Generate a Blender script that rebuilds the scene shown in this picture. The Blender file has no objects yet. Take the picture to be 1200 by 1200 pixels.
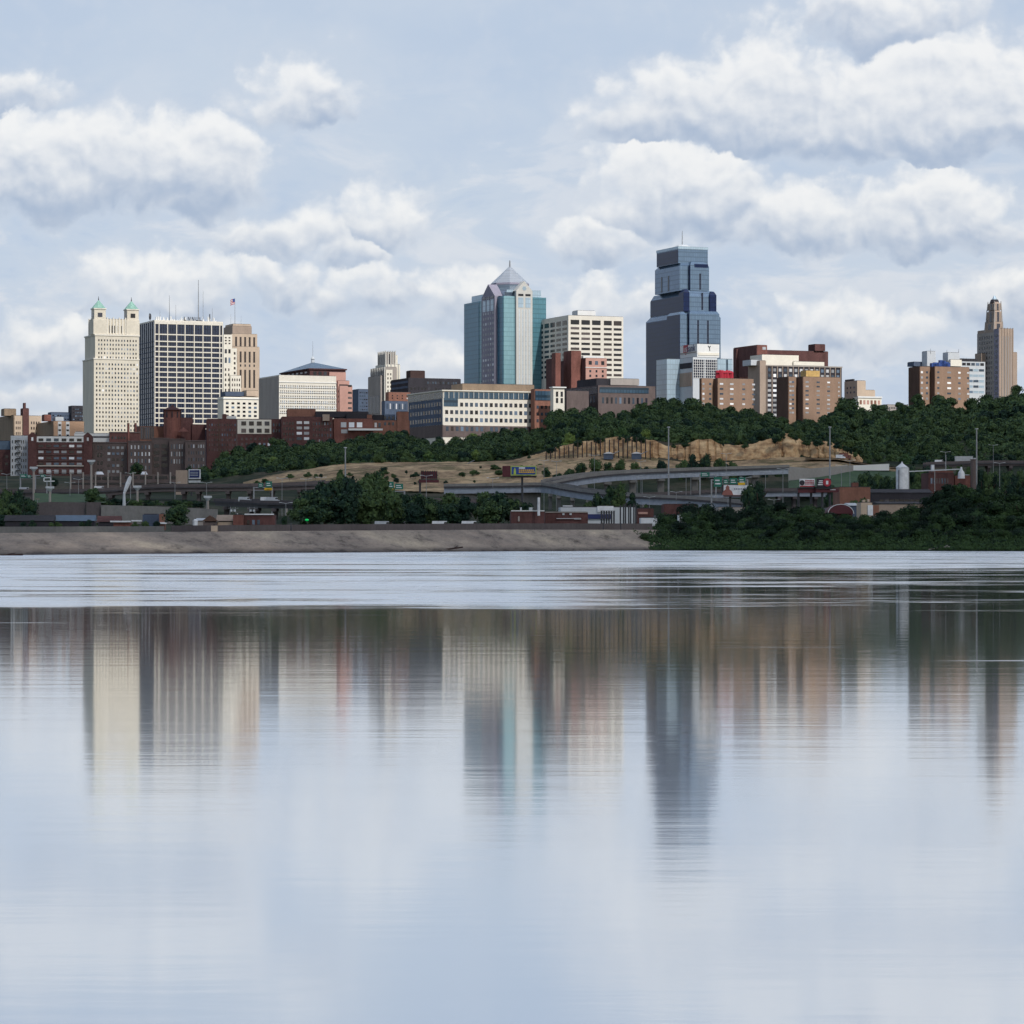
import bpy, math, random
from mathutils import noise as mn, Vector
scn = bpy.context.scene
COL = scn.collection
F, H0, CH = 3600.0, 632.0, 2.6       # focal length in px of a 1200 px picture, horizon row, eye height above the river
R = math.radians
rnd = random.Random(7)
def tag(o, label=None, cat=None, group=None, kind=None):
    if label: o['label'] = label
    if cat: o['category'] = cat
    if group: o['group'] = group
    if kind: o['kind'] = kind
    return o
def lin(c):
    return tuple((v/12.92 if v <= .04045 else ((v+.055)/1.055)**2.4) for v in [x/255 for x in c])
# ---------------------------------------------------------------- materials
def newmat(name):
    m = bpy.data.materials.new(name); m.use_nodes = True
    nt = m.node_tree; b = nt.nodes['Principled BSDF']
    return m, nt, b
def nd(nt, t, **kw):
    n = nt.nodes.new(t)
    for k, v in kw.items():
        if k == 'op': n.operation = v
        else: setattr(n, k, v)
    return n
def ramp(nt, src, stops):
    r = nd(nt, 'ShaderNodeValToRGB'); e = r.color_ramp.elements
    e[0].position, e[0].color = stops[0][0], (*stops[0][1], 1)
    e[1].position, e[1].color = stops[-1][0], (*stops[-1][1], 1)
    for p, c in stops[1:-1]:
        q = e.new(p); q.color = (*c, 1)
    nt.links.new(src, r.inputs[0]); return r
def coords(nt, scale, obj=True):
    tc = nd(nt, 'ShaderNodeTexCoord'); mp = nd(nt, 'ShaderNodeMapping')
    mp.inputs['Scale'].default_value = scale
    nt.links.new(tc.outputs['Object'], mp.inputs[0]); return mp.outputs[0]
def noisen(nt, vec, scale, detail=4, rough=.55):
    n = nd(nt, 'ShaderNodeTexNoise'); n.inputs['Scale'].default_value = scale
    n.inputs['Detail'].default_value = detail; n.inputs['Roughness'].default_value = rough
    if vec: nt.links.new(vec, n.inputs['Vector'])
    return n.outputs['Fac']
def wall(name, c, var=.22, rough=.85, sc=.12, floors=0):
    """weathered masonry or paint: broad stains, vertical streaks, faint floor joints"""
    m, nt, b = newmat(name); c = lin(c)
    n1 = noisen(nt, coords(nt, (1, 1, .35)), sc, 6, .65)
    n2 = noisen(nt, coords(nt, (1.2, 1.2, .9)), .9, 3)
    mx = nd(nt, 'ShaderNodeMath', op='MULTIPLY_ADD'); nt.links.new(n1, mx.inputs[0]); mx.inputs[1].default_value = .65
    m2 = nd(nt, 'ShaderNodeMath', op='MULTIPLY'); nt.links.new(n2, m2.inputs[0]); m2.inputs[1].default_value = .35
    nt.links.new(m2.outputs[0], mx.inputs[2])
    lo = tuple(v*(1-var*1.6) for v in c); hi = tuple(min(1, v*(1+var)) for v in c)
    r = ramp(nt, mx.outputs[0], [(.3, lo), (.7, hi)])
    nt.links.new(r.outputs[0], b.inputs['Base Color'])
    b.inputs['Roughness'].default_value = rough; b.inputs['Specular IOR Level'].default_value = .25
    return m
def glass(name, c, rough=.12, metal=0.0, cell=None, var=.35, joint=.55, spec=.5):
    """window or curtain wall glass; cell=(w,h) gives panes with slightly different tints and thin joints"""
    m, nt, b = newmat(name); c = lin(c)
    b.inputs['Roughness'].default_value = rough; b.inputs['Metallic'].default_value = metal
    b.inputs['Base Color'].default_value = (*c, 1); b.inputs['Specular IOR Level'].default_value = spec
    if cell:
        tc = nd(nt, 'ShaderNodeTexCoord'); sp = nd(nt, 'ShaderNodeSeparateXYZ'); nt.links.new(tc.outputs['Object'], sp.inputs[0])
        ad = nd(nt, 'ShaderNodeMath', op='ADD'); nt.links.new(sp.outputs[0], ad.inputs[0]); nt.links.new(sp.outputs[1], ad.inputs[1])
        cells = []; fr = []
        for src, s in ((ad.outputs[0], cell[0]), (sp.outputs[2], cell[1])):
            dv = nd(nt, 'ShaderNodeMath', op='DIVIDE'); nt.links.new(src, dv.inputs[0]); dv.inputs[1].default_value = s
            fl = nd(nt, 'ShaderNodeMath', op='FLOOR'); nt.links.new(dv.outputs[0], fl.inputs[0]); cells.append(fl.outputs[0])
            f = nd(nt, 'ShaderNodeMath', op='FRACT'); nt.links.new(dv.outputs[0], f.inputs[0]); fr.append(f.outputs[0])
        cb = nd(nt, 'ShaderNodeCombineXYZ'); nt.links.new(cells[0], cb.inputs[0]); nt.links.new(cells[1], cb.inputs[1])
        wn = nd(nt, 'ShaderNodeTexWhiteNoise'); wn.noise_dimensions = '3D'; nt.links.new(cb.outputs[0], wn.inputs['Vector'])
        big = noisen(nt, coords(nt, (.03, .03, .02)), 1, 3)
        av = nd(nt, 'ShaderNodeMath', op='ADD'); nt.links.new(wn.outputs['Value'], av.inputs[0]); nt.links.new(big, av.inputs[1])
        hv = nd(nt, 'ShaderNodeMath', op='MULTIPLY'); nt.links.new(av.outputs[0], hv.inputs[0]); hv.inputs[1].default_value = .5
        r = ramp(nt, hv.outputs[0], [(.1, tuple(v*(1-var) for v in c)), (.9, tuple(min(1, v*(1+var)) for v in c))])
        a = nd(nt, 'ShaderNodeMath', op='LESS_THAN'); nt.links.new(fr[0], a.inputs[0]); a.inputs[1].default_value = .14
        d = nd(nt, 'ShaderNodeMath', op='LESS_THAN'); nt.links.new(fr[1], d.inputs[0]); d.inputs[1].default_value = .22
        mxx = nd(nt, 'ShaderNodeMath', op='MAXIMUM'); nt.links.new(a.outputs[0], mxx.inputs[0]); nt.links.new(d.outputs[0], mxx.inputs[1])
        mix = nd(nt, 'ShaderNodeMix', data_type='RGBA'); nt.links.new(mxx.outputs[0], mix.inputs[0])
        nt.links.new(r.outputs[0], mix.inputs[6]); mix.inputs[7].default_value = (*[v*joint for v in c], 1)
        nt.links.new(mix.outputs[2], b.inputs['Base Color'])
    else:
        oi = nd(nt, 'ShaderNodeObjectInfo')
        r = ramp(nt, oi.outputs['Random'], [(0, tuple(v*.6 for v in c)), (.8, c), (1, tuple(min(1, v*2.2+.02) for v in c))])
        nt.links.new(r.outputs[0], b.inputs['Base Color'])
    return m
def plain(name, c, rough=.7, metal=0., emit=0):
    m, nt, b = newmat(name); c = lin(c)
    n = noisen(nt, coords(nt, (1, 1, 1)), .6, 4)
    r = ramp(nt, n, [(.3, tuple(v*.8 for v in c)), (.7, tuple(min(1, v*1.12) for v in c))])
    nt.links.new(r.outputs[0], b.inputs['Base Color'])
    b.inputs['Roughness'].default_value = rough; b.inputs['Metallic'].default_value = metal
    if emit:
        b.inputs['Emission Color'].default_value = (*c, 1); b.inputs['Emission Strength'].default_value = emit
    return m
# ---------------------------------------------------------------- mesh collector
class MB:
    def __init__(s): s.v = []; s.f = []
    def box(s, x0, x1, y0, y1, z0, z1, tx=0, ty=0):
        n = len(s.v)
        s.v += [(x0, y0, z0), (x1, y0, z0), (x1, y1, z0), (x0, y1, z0), (x0+tx, y0+ty, z1), (x1-tx, y0+ty, z1), (x1-tx, y1-ty, z1), (x0+tx, y1-ty, z1)]
        s.f += [tuple(n+i for i in q) for q in ((0, 3, 2, 1), (4, 5, 6, 7), (0, 1, 5, 4), (1, 2, 6, 5), (2, 3, 7, 6), (3, 0, 4, 7))]
        return s
    def prism(s, poly, z0, z1, top=None):
        n = len(s.v); k = len(poly); top = top or poly
        s.v += [(x, y, z0) for x, y in poly]+[(x, y, z1) for x, y in top]
        s.f += [tuple(n+i for i in reversed(range(k))), tuple(n+k+i for i in range(k))]
        s.f += [(n+i, n+(i+1) % k, n+k+(i+1) % k, n+k+i) for i in range(k)]
        return s
    def cone(s, cx, cy, r0, r1, z0, z1, k=8, ph=0):
        a = [2*math.pi*i/k+ph for i in range(k)]
        return s.prism([(cx+r0*math.cos(t), cy+r0*math.sin(t)) for t in a], z0, z1, [(cx+r1*math.cos(t), cy+r1*math.sin(t)) for t in a])
    def bar(s, p, q, r, k=5):
        p = Vector(p); q = Vector(q); d = (q-p).normalized(); a = d.orthogonal().normalized(); b = d.cross(a); n = len(s.v)
        for o in (p, q):
            for i in range(k):
                t = 2*math.pi*i/k; s.v.append(tuple(o+a*r*math.cos(t)+b*r*math.sin(t)))
        s.f += [(n+i, n+(i+1) % k, n+k+(i+1) % k, n+k+i) for i in range(k)]
        s.f += [tuple(n+i for i in reversed(range(k))), tuple(n+k+i for i in range(k))]
        return s
    def gable(s, x0, x1, y0, y1, z0, z1, axis='y'):
        n = len(s.v)
        if axis == 'y':
            xm = (x0+x1)/2; s.v += [(x0, y0, z0), (x1, y0, z0), (xm, y0, z1), (x0, y1, z0), (x1, y1, z0), (xm, y1, z1)]
        else:
            ym = (y0+y1)/2; s.v += [(x0, y1, z0), (x0, y0, z0), (x0, ym, z1), (x1, y1, z0), (x1, y0, z0), (x1, ym, z1)]
        s.f += [tuple(n+i for i in q) for q in ((0, 1, 2), (5, 4, 3), (0, 3, 4, 1), (1, 4, 5, 2), (2, 5, 3, 0))]
        return s
    def mesh(s, name, mat):
        m = bpy.data.meshes.new(name); m.from_pydata(s.v, [], s.f); m.materials.append(mat); m.update(); return m
    def build(s, name, mat, parent=None, smooth=False, loc=None):
        m = s.mesh(name, mat); o = bpy.data.objects.new(name, m); COL.objects.link(o)
        if parent: o.parent = parent
        if loc: o.location = loc
        if smooth:
            for p in m.polygons: p.use_smooth = True
        return o
def empty(name, loc, rz=0):
    o = bpy.data.objects.new(name, None); COL.objects.link(o); o.location = loc; o.rotation_euler.z = rz; o.empty_display_size = 3; return o
def at(px, d): return (px-600)*d/F
def zr(row, d): return CH+(H0-row)*d/F
def interp(tab, x):
    if x <= tab[0][0]: return tab[0][1]
    for (a, va), (b, vb) in zip(tab, tab[1:]):
        if x <= b: return va+(vb-va)*(x-a)/(b-a)
    return tab[-1][1]
# ---------------------------------------------------------------- camera, sun, sky
cam = bpy.data.cameras.new('camera'); co = bpy.data.objects.new('camera', cam); COL.objects.link(co)
co.location = (0, 0, CH); co.rotation_euler = (R(90), 0, 0)
cam.sensor_width = 36; cam.lens = 108; cam.shift_y = (H0-600)/1200; cam.clip_start = .5; cam.clip_end = 60000
scn.camera = co
SUN_AZ, SUN_EL = R(31), R(43)       # to the right of straight behind the camera
sl = bpy.data.lights.new('sun', 'SUN'); sl.energy = SUNE = 3.4; sl.angle = R(.5); sl.color = (1, .965, .91)
so = bpy.data.objects.new('sun', sl); COL.objects.link(so)
sd = Vector((math.sin(SUN_AZ)*math.cos(SUN_EL), -math.cos(SUN_AZ)*math.cos(SUN_EL), math.sin(SUN_EL)))
so.rotation_euler = sd.to_track_quat('Z', 'Y').to_euler(); so.location = (100, -100, 300)
scn.view_settings.view_transform = 'Standard'; scn.view_settings.look = 'None'; scn.view_settings.exposure = 0
w = bpy.data.worlds.new('World'); scn.world = w; w.use_nodes = True
def make_world():
    nt = w.node_tree; L = nt.links.new
    for n in list(nt.nodes): nt.nodes.remove(n)
    out = nd(nt, 'ShaderNodeOutputWorld')
    sky = nd(nt, 'ShaderNodeTexSky', sky_type='NISHITA'); sky.sun_disc = False; sky.sun_elevation = SUN_EL
    sky.sun_rotation = math.atan2(sd.x, sd.y); sky.air_density = 1.2; sky.dust_density = 1.5; sky.ozone_density = 1.5
    bg = nd(nt, 'ShaderNodeBackground'); bg.inputs[1].default_value = .115; L(sky.outputs[0], bg.inputs[0])
    # ---- cloud density as a node group over the sky direction (100 units = one picture third)
    g = bpy.data.node_groups.new('cloud_density', 'ShaderNodeTree')
    g.interface.new_socket('P', in_out='INPUT', socket_type='NodeSocketVector')
    g.interface.new_socket('D', in_out='OUTPUT', socket_type='NodeSocketFloat'); g.interface.new_socket('H', in_out='OUTPUT', socket_type='NodeSocketFloat')
    gi = nd(g, 'NodeGroupInput'); go = nd(g, 'NodeGroupOutput'); GL = g.links.new
    def gm(op, a, b=None, c=None):
        n = nd(g, 'ShaderNodeMath', op=op)
        for i, v in enumerate((a, b, c)):
            if v is None: continue
            if isinstance(v, (int, float)): n.inputs[i].default_value = v
            else: GL(v, n.inputs[i])
        return n.outputs[0]
    wn = nd(g, 'ShaderNodeTexNoise', noise_dimensions='2D'); wn.inputs['Scale'].default_value = 1.1; wn.inputs['Detail'].default_value = 5; wn.inputs['Roughness'].default_value = .52
    GL(gi.outputs[0], wn.inputs['Vector'])
    wv = nd(g, 'ShaderNodeVectorMath', op='MULTIPLY_ADD'); GL(wn.outputs['Color'], wv.inputs[0])
    wv.inputs[1].default_value = (.9, .7, 0); wv.inputs[2].default_value = (-.45, -.35, 0)
    pv = nd(g, 'ShaderNodeVectorMath', op='ADD'); GL(gi.outputs[0], pv.inputs[0]); GL(wv.outputs[0], pv.inputs[1])
    # px, row, half width, height above, depth below, strength; the best value so far travels in z
    blobs = CLOUDS
    z0 = nd(g, 'ShaderNodeVectorMath', op='MULTIPLY_ADD'); GL(pv.outputs[0], z0.inputs[0]); z0.inputs[1].default_value = (1, 1, 0); z0.inputs[2].default_value = (0, 0, -1)
    hgt = gm('MULTIPLY', z0.outputs[0], 0.0) if False else 0.0
    state = z0.outputs[0]; ox = oy = 0.0; sx = sy = 1.0        # state = ((x-ox)/sx, (y-oy)/sy, best)
    for (px, row, rx, rt, rb, amp) in blobs:
        cx, cy = (px-600)/100, (H0-row)/100; rx, rt, rb = rx/100, rt/100, rb/100
        v = nd(g, 'ShaderNodeVectorMath', op='MULTIPLY_ADD'); GL(state, v.inputs[0])
        v.inputs[1].default_value = (sx/rx, sy/rt, 1); v.inputs[2].default_value = ((ox-cx)/rx, (oy-cy)/rt, 0)
        ox, oy, sx, sy = cx, cy, rx, rt
        s = nd(g, 'ShaderNodeSeparateXYZ'); GL(v.outputs[0], s.inputs[0])
        y = gm('MAXIMUM', s.outputs[1], gm('MULTIPLY', s.outputs[1], -rt/rb))
        q = gm('MULTIPLY_ADD', y, y, gm('MULTIPLY', s.outputs[0], s.outputs[0]))
        fv = gm('MULTIPLY_ADD', q, -amp, amp); hv = gm('MINIMUM', s.outputs[1], gm('MULTIPLY', s.outputs[1], rt/rb))
        wgt = nd(g, 'ShaderNodeMapRange', interpolation_type='SMOOTHSTEP'); GL(gm('SUBTRACT', fv, s.outputs[2]), wgt.inputs[0]); wgt.inputs[1].default_value = -.22; wgt.inputs[2].default_value = .22
        hgt = gm('MULTIPLY_ADD', gm('SUBTRACT', hv, hgt), wgt.outputs[0], hgt)
        f = gm('MAXIMUM', s.outputs[2], fv)
        cb = nd(g, 'ShaderNodeCombineXYZ'); GL(s.outputs[0], cb.inputs[0]); GL(s.outputs[1], cb.inputs[1]); GL(f, cb.inputs[2]); state = cb.outputs[0]
    field = f
    field = gm('MAXIMUM', field, -.6)
    fb = nd(g, 'ShaderNodeTexNoise', noise_dimensions='2D'); fb.inputs['Scale'].default_value = 1.5; fb.inputs['Detail'].default_value = 8; fb.inputs['Roughness'].default_value = .53
    fm = nd(g, 'ShaderNodeVectorMath', op='MULTIPLY'); GL(gi.outputs[0], fm.inputs[0]); fm.inputs[1].default_value = (.85, 1.1, 1); GL(fm.outputs[0], fb.inputs['Vector'])
    vo = nd(g, 'ShaderNodeTexVoronoi', feature='SMOOTH_F1', voronoi_dimensions='2D'); vo.inputs['Scale'].default_value = 3.1; vo.inputs['Detail'].default_value = 1; vo.inputs['Roughness'].default_value = .55; vo.inputs['Smoothness'].default_value = .6
    GL(pv.outputs[0], vo.inputs['Vector'])
    puff = gm('MULTIPLY_ADD', vo.outputs['Distance'], -.55, .22)
    det = gm('ADD', puff, gm('MULTIPLY_ADD', fb.outputs['Fac'], 1.9, -.98))
    GL(gm('ADD', field, det), go.inputs[0]); GL(hgt, go.inputs[1])
    g2 = bpy.data.node_groups.new('cloud_detail', 'ShaderNodeTree'); g2.interface.new_socket('P', in_out='INPUT', socket_type='NodeSocketVector'); g2.interface.new_socket('D', in_out='OUTPUT', socket_type='NodeSocketFloat')
    i2 = nd(g2, 'NodeGroupInput'); o2 = nd(g2, 'NodeGroupOutput')
    w2 = nd(g2, 'ShaderNodeTexNoise', noise_dimensions='2D'); w2.inputs['Scale'].default_value = 1.1; w2.inputs['Detail'].default_value = 3; w2.inputs['Roughness'].default_value = .52; g2.links.new(i2.outputs[0], w2.inputs['Vector'])
    v2 = nd(g2, 'ShaderNodeVectorMath', op='MULTIPLY_ADD'); g2.links.new(w2.outputs['Color'], v2.inputs[0]); v2.inputs[1].default_value = (.9, .7, 0); g2.links.new(i2.outputs[0], v2.inputs[2])
    f2 = nd(g2, 'ShaderNodeTexNoise', noise_dimensions='2D'); f2.inputs['Scale'].default_value = 1.5; f2.inputs['Detail'].default_value = 6; f2.inputs['Roughness'].default_value = .53
    m2_ = nd(g2, 'ShaderNodeVectorMath', op='MULTIPLY'); g2.links.new(i2.outputs[0], m2_.inputs[0]); m2_.inputs[1].default_value = (.85, 1.1, 1); g2.links.new(m2_.outputs[0], f2.inputs['Vector'])
    p2 = nd(g2, 'ShaderNodeTexVoronoi', feature='SMOOTH_F1', voronoi_dimensions='2D'); p2.inputs['Scale'].default_value = 3.1; p2.inputs['Detail'].default_value = 1; p2.inputs['Smoothness'].default_value = .6; g2.links.new(v2.outputs[0], p2.inputs['Vector'])
    a2 = nd(g2, 'ShaderNodeMath', op='MULTIPLY'); g2.links.new(p2.outputs['Distance'], a2.inputs[0]); a2.inputs[1].default_value = -.55
    b2 = nd(g2, 'ShaderNodeMath', op='MULTIPLY_ADD'); g2.links.new(f2.outputs['Fac'], b2.inputs[0]); b2.inputs[1].default_value = 1.9; g2.links.new(a2.outputs[0], b2.inputs[2]); g2.links.new(b2.outputs[0], o2.inputs[0])
    # ---- use it
    def m(op, a, b=None, c=None, clamp=False):
        n = nd(nt, 'ShaderNodeMath', op=op); n.use_clamp = clamp
        for i, v in enumerate((a, b, c)):
            if v is None: continue
            if isinstance(v, (int, float)): n.inputs[i].default_value = v
            else: L(v, n.inputs[i])
        return n.outputs[0]
    def sstep(x, a, b):
        n = nd(nt, 'ShaderNodeMapRange', interpolation_type='SMOOTHSTEP'); L(x, n.inputs[0])
        n.inputs[1].default_value = a; n.inputs[2].default_value = b; return n.outputs[0]
    def mixc(f, a, b):
        n = nd(nt, 'ShaderNodeMix', data_type='RGBA')
        for i, v in ((0, f), (6, a), (7, b)):
            if isinstance(v, (int, float)): n.inputs[i].default_value = v
            elif isinstance(v, tuple): n.inputs[i].default_value = (*v, 1)
            else: L(v, n.inputs[i])
        return n.outputs[2]
    tc = nd(nt, 'ShaderNodeTexCoord'); s = nd(nt, 'ShaderNodeSeparateXYZ'); L(tc.outputs['Generated'], s.inputs[0])
    den = m('MAXIMUM', m('ABSOLUTE', s.outputs[1]), .18)
    U = m('MULTIPLY', m('DIVIDE', s.outputs[0], den), 36); V = m('MULTIPLY', m('DIVIDE', s.outputs[2], den), 36)
    P = nd(nt, 'ShaderNodeCombineXYZ'); L(U, P.inputs[0]); L(V, P.inputs[1]); L(s.outputs[1], P.inputs[2])
    def dens(off, g=g):
        a = nd(nt, 'ShaderNodeVectorMath', op='ADD'); L(P.outputs[0], a.inputs[0]); a.inputs[1].default_value = off
        n = nd(nt, 'ShaderNodeGroup'); n.node_tree = g; L(a.outputs[0], n.inputs[0]); return n.outputs
    D1, H1 = dens((0, 0, 0))[:2]; E1, E2 = dens((0, 0, 0), g2)[0], dens((.05, .13, 0), g2)[0]
    alpha = sstep(D1, -.22, .74)
    fine = m('SUBTRACT', E1, E2)
    edge = m('MULTIPLY', m('SUBTRACT', 1, sstep(D1, .1, 1.1)), .16)
    lit = m('ADD', m('MULTIPLY_ADD', H1, .70, .52), m('MULTIPLY_ADD', fine, .40, edge))
    lits = sstep(lit, -.05, 1.15)
    ccol = mixc(lits, lin(SKYC['shade']), lin(SKYC['lit']))
    # high thin veil
    vn = nd(nt, 'ShaderNodeTexNoise', noise_dimensions='2D'); vn.inputs['Scale'].default_value = .42; vn.inputs['Detail'].default_value = 6
    vm = nd(nt, 'ShaderNodeVectorMath', op='MULTIPLY'); L(P.outputs[0], vm.inputs[0]); vm.inputs[1].default_value = (.7, 1.5, 1); L(vm.outputs[0], vn.inputs['Vector'])
    veil = sstep(vn.outputs['Fac'], .32, .72)
    hz = sstep(V, 0, 6.3)
    skyc = mixc(hz, lin(SKYC['low']), lin(SKYC['high']))
    skyc = mixc(m('MULTIPLY', veil, .55), skyc, lin(SKYC['veil']))
    # second layer: soft distant cloud banks low over the skyline
    bn = nd(nt, 'ShaderNodeTexNoise', noise_dimensions='2D'); bn.inputs['Scale'].default_value = .8; bn.inputs['Detail'].default_value = 7; bn.inputs['Roughness'].default_value = .58; bn.inputs['Distortion'].default_value = .3
    bm = nd(nt, 'ShaderNodeVectorMath', op='MULTIPLY'); L(P.outputs[0], bm.inputs[0]); bm.inputs[1].default_value = (.75, 1.9, 1); L(bm.outputs[0], bn.inputs['Vector'])
    low = m('MULTIPLY', sstep(bn.outputs['Fac'], .48, .64), m('SUBTRACT', 1, sstep(V, 3.6, 6.0)))
    skyc = mixc(m('MULTIPLY', low, .85), skyc, lin(SKYC['bank']))
    bn2 = sstep(bn.outputs['Fac'], .47, .33)
    skyc = mixc(m('MULTIPLY', bn2, m('MULTIPLY', .5, m('SUBTRACT', 1, sstep(V, 3.5, 5.5)))), skyc, lin(SKYC['blue']))
    skyc = mixc(m('MULTIPLY', sstep(D1, -1.0, .35), .65), skyc, lin((205, 214, 228)))      # haze round the puffs
    full = mixc(m('MULTIPLY', alpha, .9), skyc, ccol)
    bg2 = nd(nt, 'ShaderNodeBackground'); L(full, bg2.inputs[0]); bg2.inputs[1].default_value = 1
    # haze and cloud cover the view to about a third of the sphere; elsewhere the clear sky shows
    front = sstep(s.outputs[1], -.1, .35); up = m('SUBTRACT', 1, sstep(s.outputs[2], .35, .8))
    cover = m('MULTIPLY', m('MULTIPLY_ADD', front, .55, .35), m('MULTIPLY_ADD', up, .7, .3))
    cover = m('MAXIMUM', cover, m('MULTIPLY', .92, m('MULTIPLY', front, m('SUBTRACT', 1, sstep(s.outputs[2], .25, .5)))))
    ms = nd(nt, 'ShaderNodeMixShader'); L(cover, ms.inputs[0]); L(bg.outputs[0], ms.inputs[1]); L(bg2.outputs[0], ms.inputs[2])
    L(ms.outputs[0], out.inputs[0])
    w.cycles.sampling_method = 'NONE'
SKYC = dict(low=(198, 211, 230), high=(189, 204, 225), veil=(206, 216, 229), bank=(222, 226, 234), blue=(180, 198, 224), lit=(250, 249, 248), shade=(167, 183, 208))
CLOUDS = [
 (25, 215, 150, 105, 48, 1.5), (110, 205, 100, 92, 52, 1.3), (222, 205, 112, 92, 60, 1.5), (20, 112, 100, 34, 26, 1.0),
 (347, 128, 96, 70, 34, 1.4), (452, 262, 60, 54, 34, 1.2), (345, 280, 110, 46, 32, 1.0), (400, 300, 60, 40, 30, .8),
 (790, 140, 120, 80, 40, 1.3), (890, 140, 105, 130, 46, 1.5), (1000, 150, 105, 100, 44, 1.4), (1105, 150, 140, 135, 48, 1.6), (1230, 150, 120, 120, 48, 1.5), (1060, 20, 120, 60, 50, 1.0),
 (800, 245, 140, 98, 44, 1.5), (925, 265, 100, 60, 34, 1.1), (1080, 272, 140, 92, 36, 1.4), (700, 285, 60, 46, 34, .9),
 (180, 345, 130, 60, 36, .9), (330, 335, 90, 44, 30, .8), (440, 350, 90, 48, 34, .8), (560, 365, 100, 50, 34, .85), (690, 360, 110, 50, 34, .8),
 (1000, 395, 120, 56, 34, .85), (50, 410, 110, 52, 34, .9), (1180, 360, 110, 50, 34, .7), (900, 420, 100, 36, 28, .6), (470, 430, 120, 30, 24, .5), (50, 470, 110, 26, 22, .6)]
make_world()
cy = scn.cycles
cy.max_bounces = 4; cy.diffuse_bounces = 2; cy.glossy_bounces = 3; cy.transmission_bounces = 0; cy.transparent_max_bounces = 2; cy.caustics_reflective = False; cy.caustics_refractive = False
cy.use_adaptive_sampling = True; cy.adaptive_threshold = .02; cy.adaptive_min_samples = 24; cy.time_limit = 700; cy.use_denoising = True
# ---------------------------------------------------------------- terrain
SHORE = [(-600, 480), (0, 506), (200, 550), (400, 604), (600, 668), (800, 720), (1200, 668), (1800, 640)]
CREST = [(-600, 3.5), (0, 3.7), (200, 4.0), (600, 4.8), (770, 4.9)]
ST = [1000, 1200, 1285, 1297, 1450, 1500, 1600, 1680, 1720, 1950, 2100, 2400, 3000, 6000, 25000]
TZ = [
 (-3000, [6, 8, 9, 16, 21, 23, 26, 30, 34, 43, 44, 54, 60, 60, 60]),
 (200, [6, 8, 9, 16.5, 21, 23, 26, 30, 34, 43, 45, 54, 60, 60, 60]),
 (245, [6, 8, 9, 14, 20, 22, 26, 31, 36, 46, 50, 56, 60, 60, 60]),
 (300, [6, 8, 9, 12, 20, 22, 28, 35, 40, 57, 57, 60, 60, 60, 60]),
 (360, [6, 8, 9, 11, 18, 21, 29, 38, 42, 58, 58, 60, 60, 60, 60]),
 (400, [6, 8, 9, 11, 17, 20, 30, 40, 44.2, 61, 60, 60, 60, 60, 60]),
 (440, [6, 8, 9, 11, 17, 20, 30, 41, 45, 64, 64, 60, 60, 60, 60]),
 (500, [6, 8, 9, 11, 16, 19, 30, 41.8, 45.6, 60, 60, 60, 60, 60, 60]),
 (560, [6, 8, 9, 11, 16, 19, 30, 42, 46, 64, 62, 60, 60, 60, 60]),
 (600, [6, 8, 9, 11, 15, 19, 31, 43, 47.5, 66, 64, 60, 60, 60, 60]),
 (640, [6, 8, 9, 10, 14, 17, 31.5, 45.5, 53.2, 68, 66, 62, 60, 60, 60]),
 (665, [6, 8, 9, 10, 14, 17, 31, 46, 56, 78, 72, 62, 60, 60, 60]),
 (700, [6, 8, 9, 10, 14, 17, 31, 47, 59.5, 79, 75, 64, 60, 60, 60]),
 (760, [6, 8, 9, 10, 14, 17, 31, 45, 58, 81, 78, 66, 60, 60, 60]),
 (800, [6, 8, 9, 10, 14, 17, 31, 43, 56, 84, 80, 68, 60, 60, 60]),
 (850, [6, 8, 9, 10, 14, 17, 31, 43, 56, 81, 80, 68, 60, 60, 60]),
 (925, [6, 8, 9, 10, 15, 20, 33, 45.5, 60, 75, 74, 66, 60, 60, 60]),
 (980, [6, 8, 9, 10, 20, 29, 37.5, 45.5, 55, 78, 76, 66, 60, 60, 60]),
 (1010, [6, 8, 9, 10, 20, 30, 37, 43, 47, 80, 78, 68, 60, 60, 60]),
 (1060, [6, 8, 9, 10, 18, 27, 34, 40, 45, 82, 82, 70, 60, 60, 60]),
 (1100, [6, 8, 9, 10, 18, 25, 32, 39, 45, 86, 86, 70, 60, 60, 60]),
 (1155, [6, 8, 9, 10, 18, 25, 32, 39, 45, 88, 88, 70, 60, 60, 60]),
 (1200, [6, 8, 9, 10, 18, 25, 32, 39, 45, 92, 92, 70, 60, 60, 60]),
 (3000, [6, 8, 9, 10, 18, 25, 32, 39, 45, 92, 92, 70, 60, 60, 60])]
TZ = [(p, [v-(5 if (p >= 300 and st in (1950, 2100)) else 0) for v, st in zip(z, ST)]) for p, z in TZ]
def tz(px, d):
    sh = interp(SHORE, px)
    if d < sh+60:
        cr = interp(CREST, px) if px < 775 else 3.2
        return interp([(sh-60, -4), (sh, -1.1 if px < 775 else -.25), (sh+34, cr-(.9 if px < 775 else .2)), (sh+40, cr-.1), (sh+60, cr-.1)], d)
    if d < 1000: return interp([(sh+60, (interp(CREST, px) if px < 775 else 3.2)-.1), (1000, 6)], d)
    for (a, A), (b, B_) in zip(TZ, TZ[1:]):
        if px <= b:
            t = max(0, min(1, (px-a)/(b-a))); return interp(list(zip(ST, [u+(v-u)*t for u, v in zip(A, B_)])), d)
    return interp(list(zip(ST, TZ[-1][1])), d)
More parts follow.
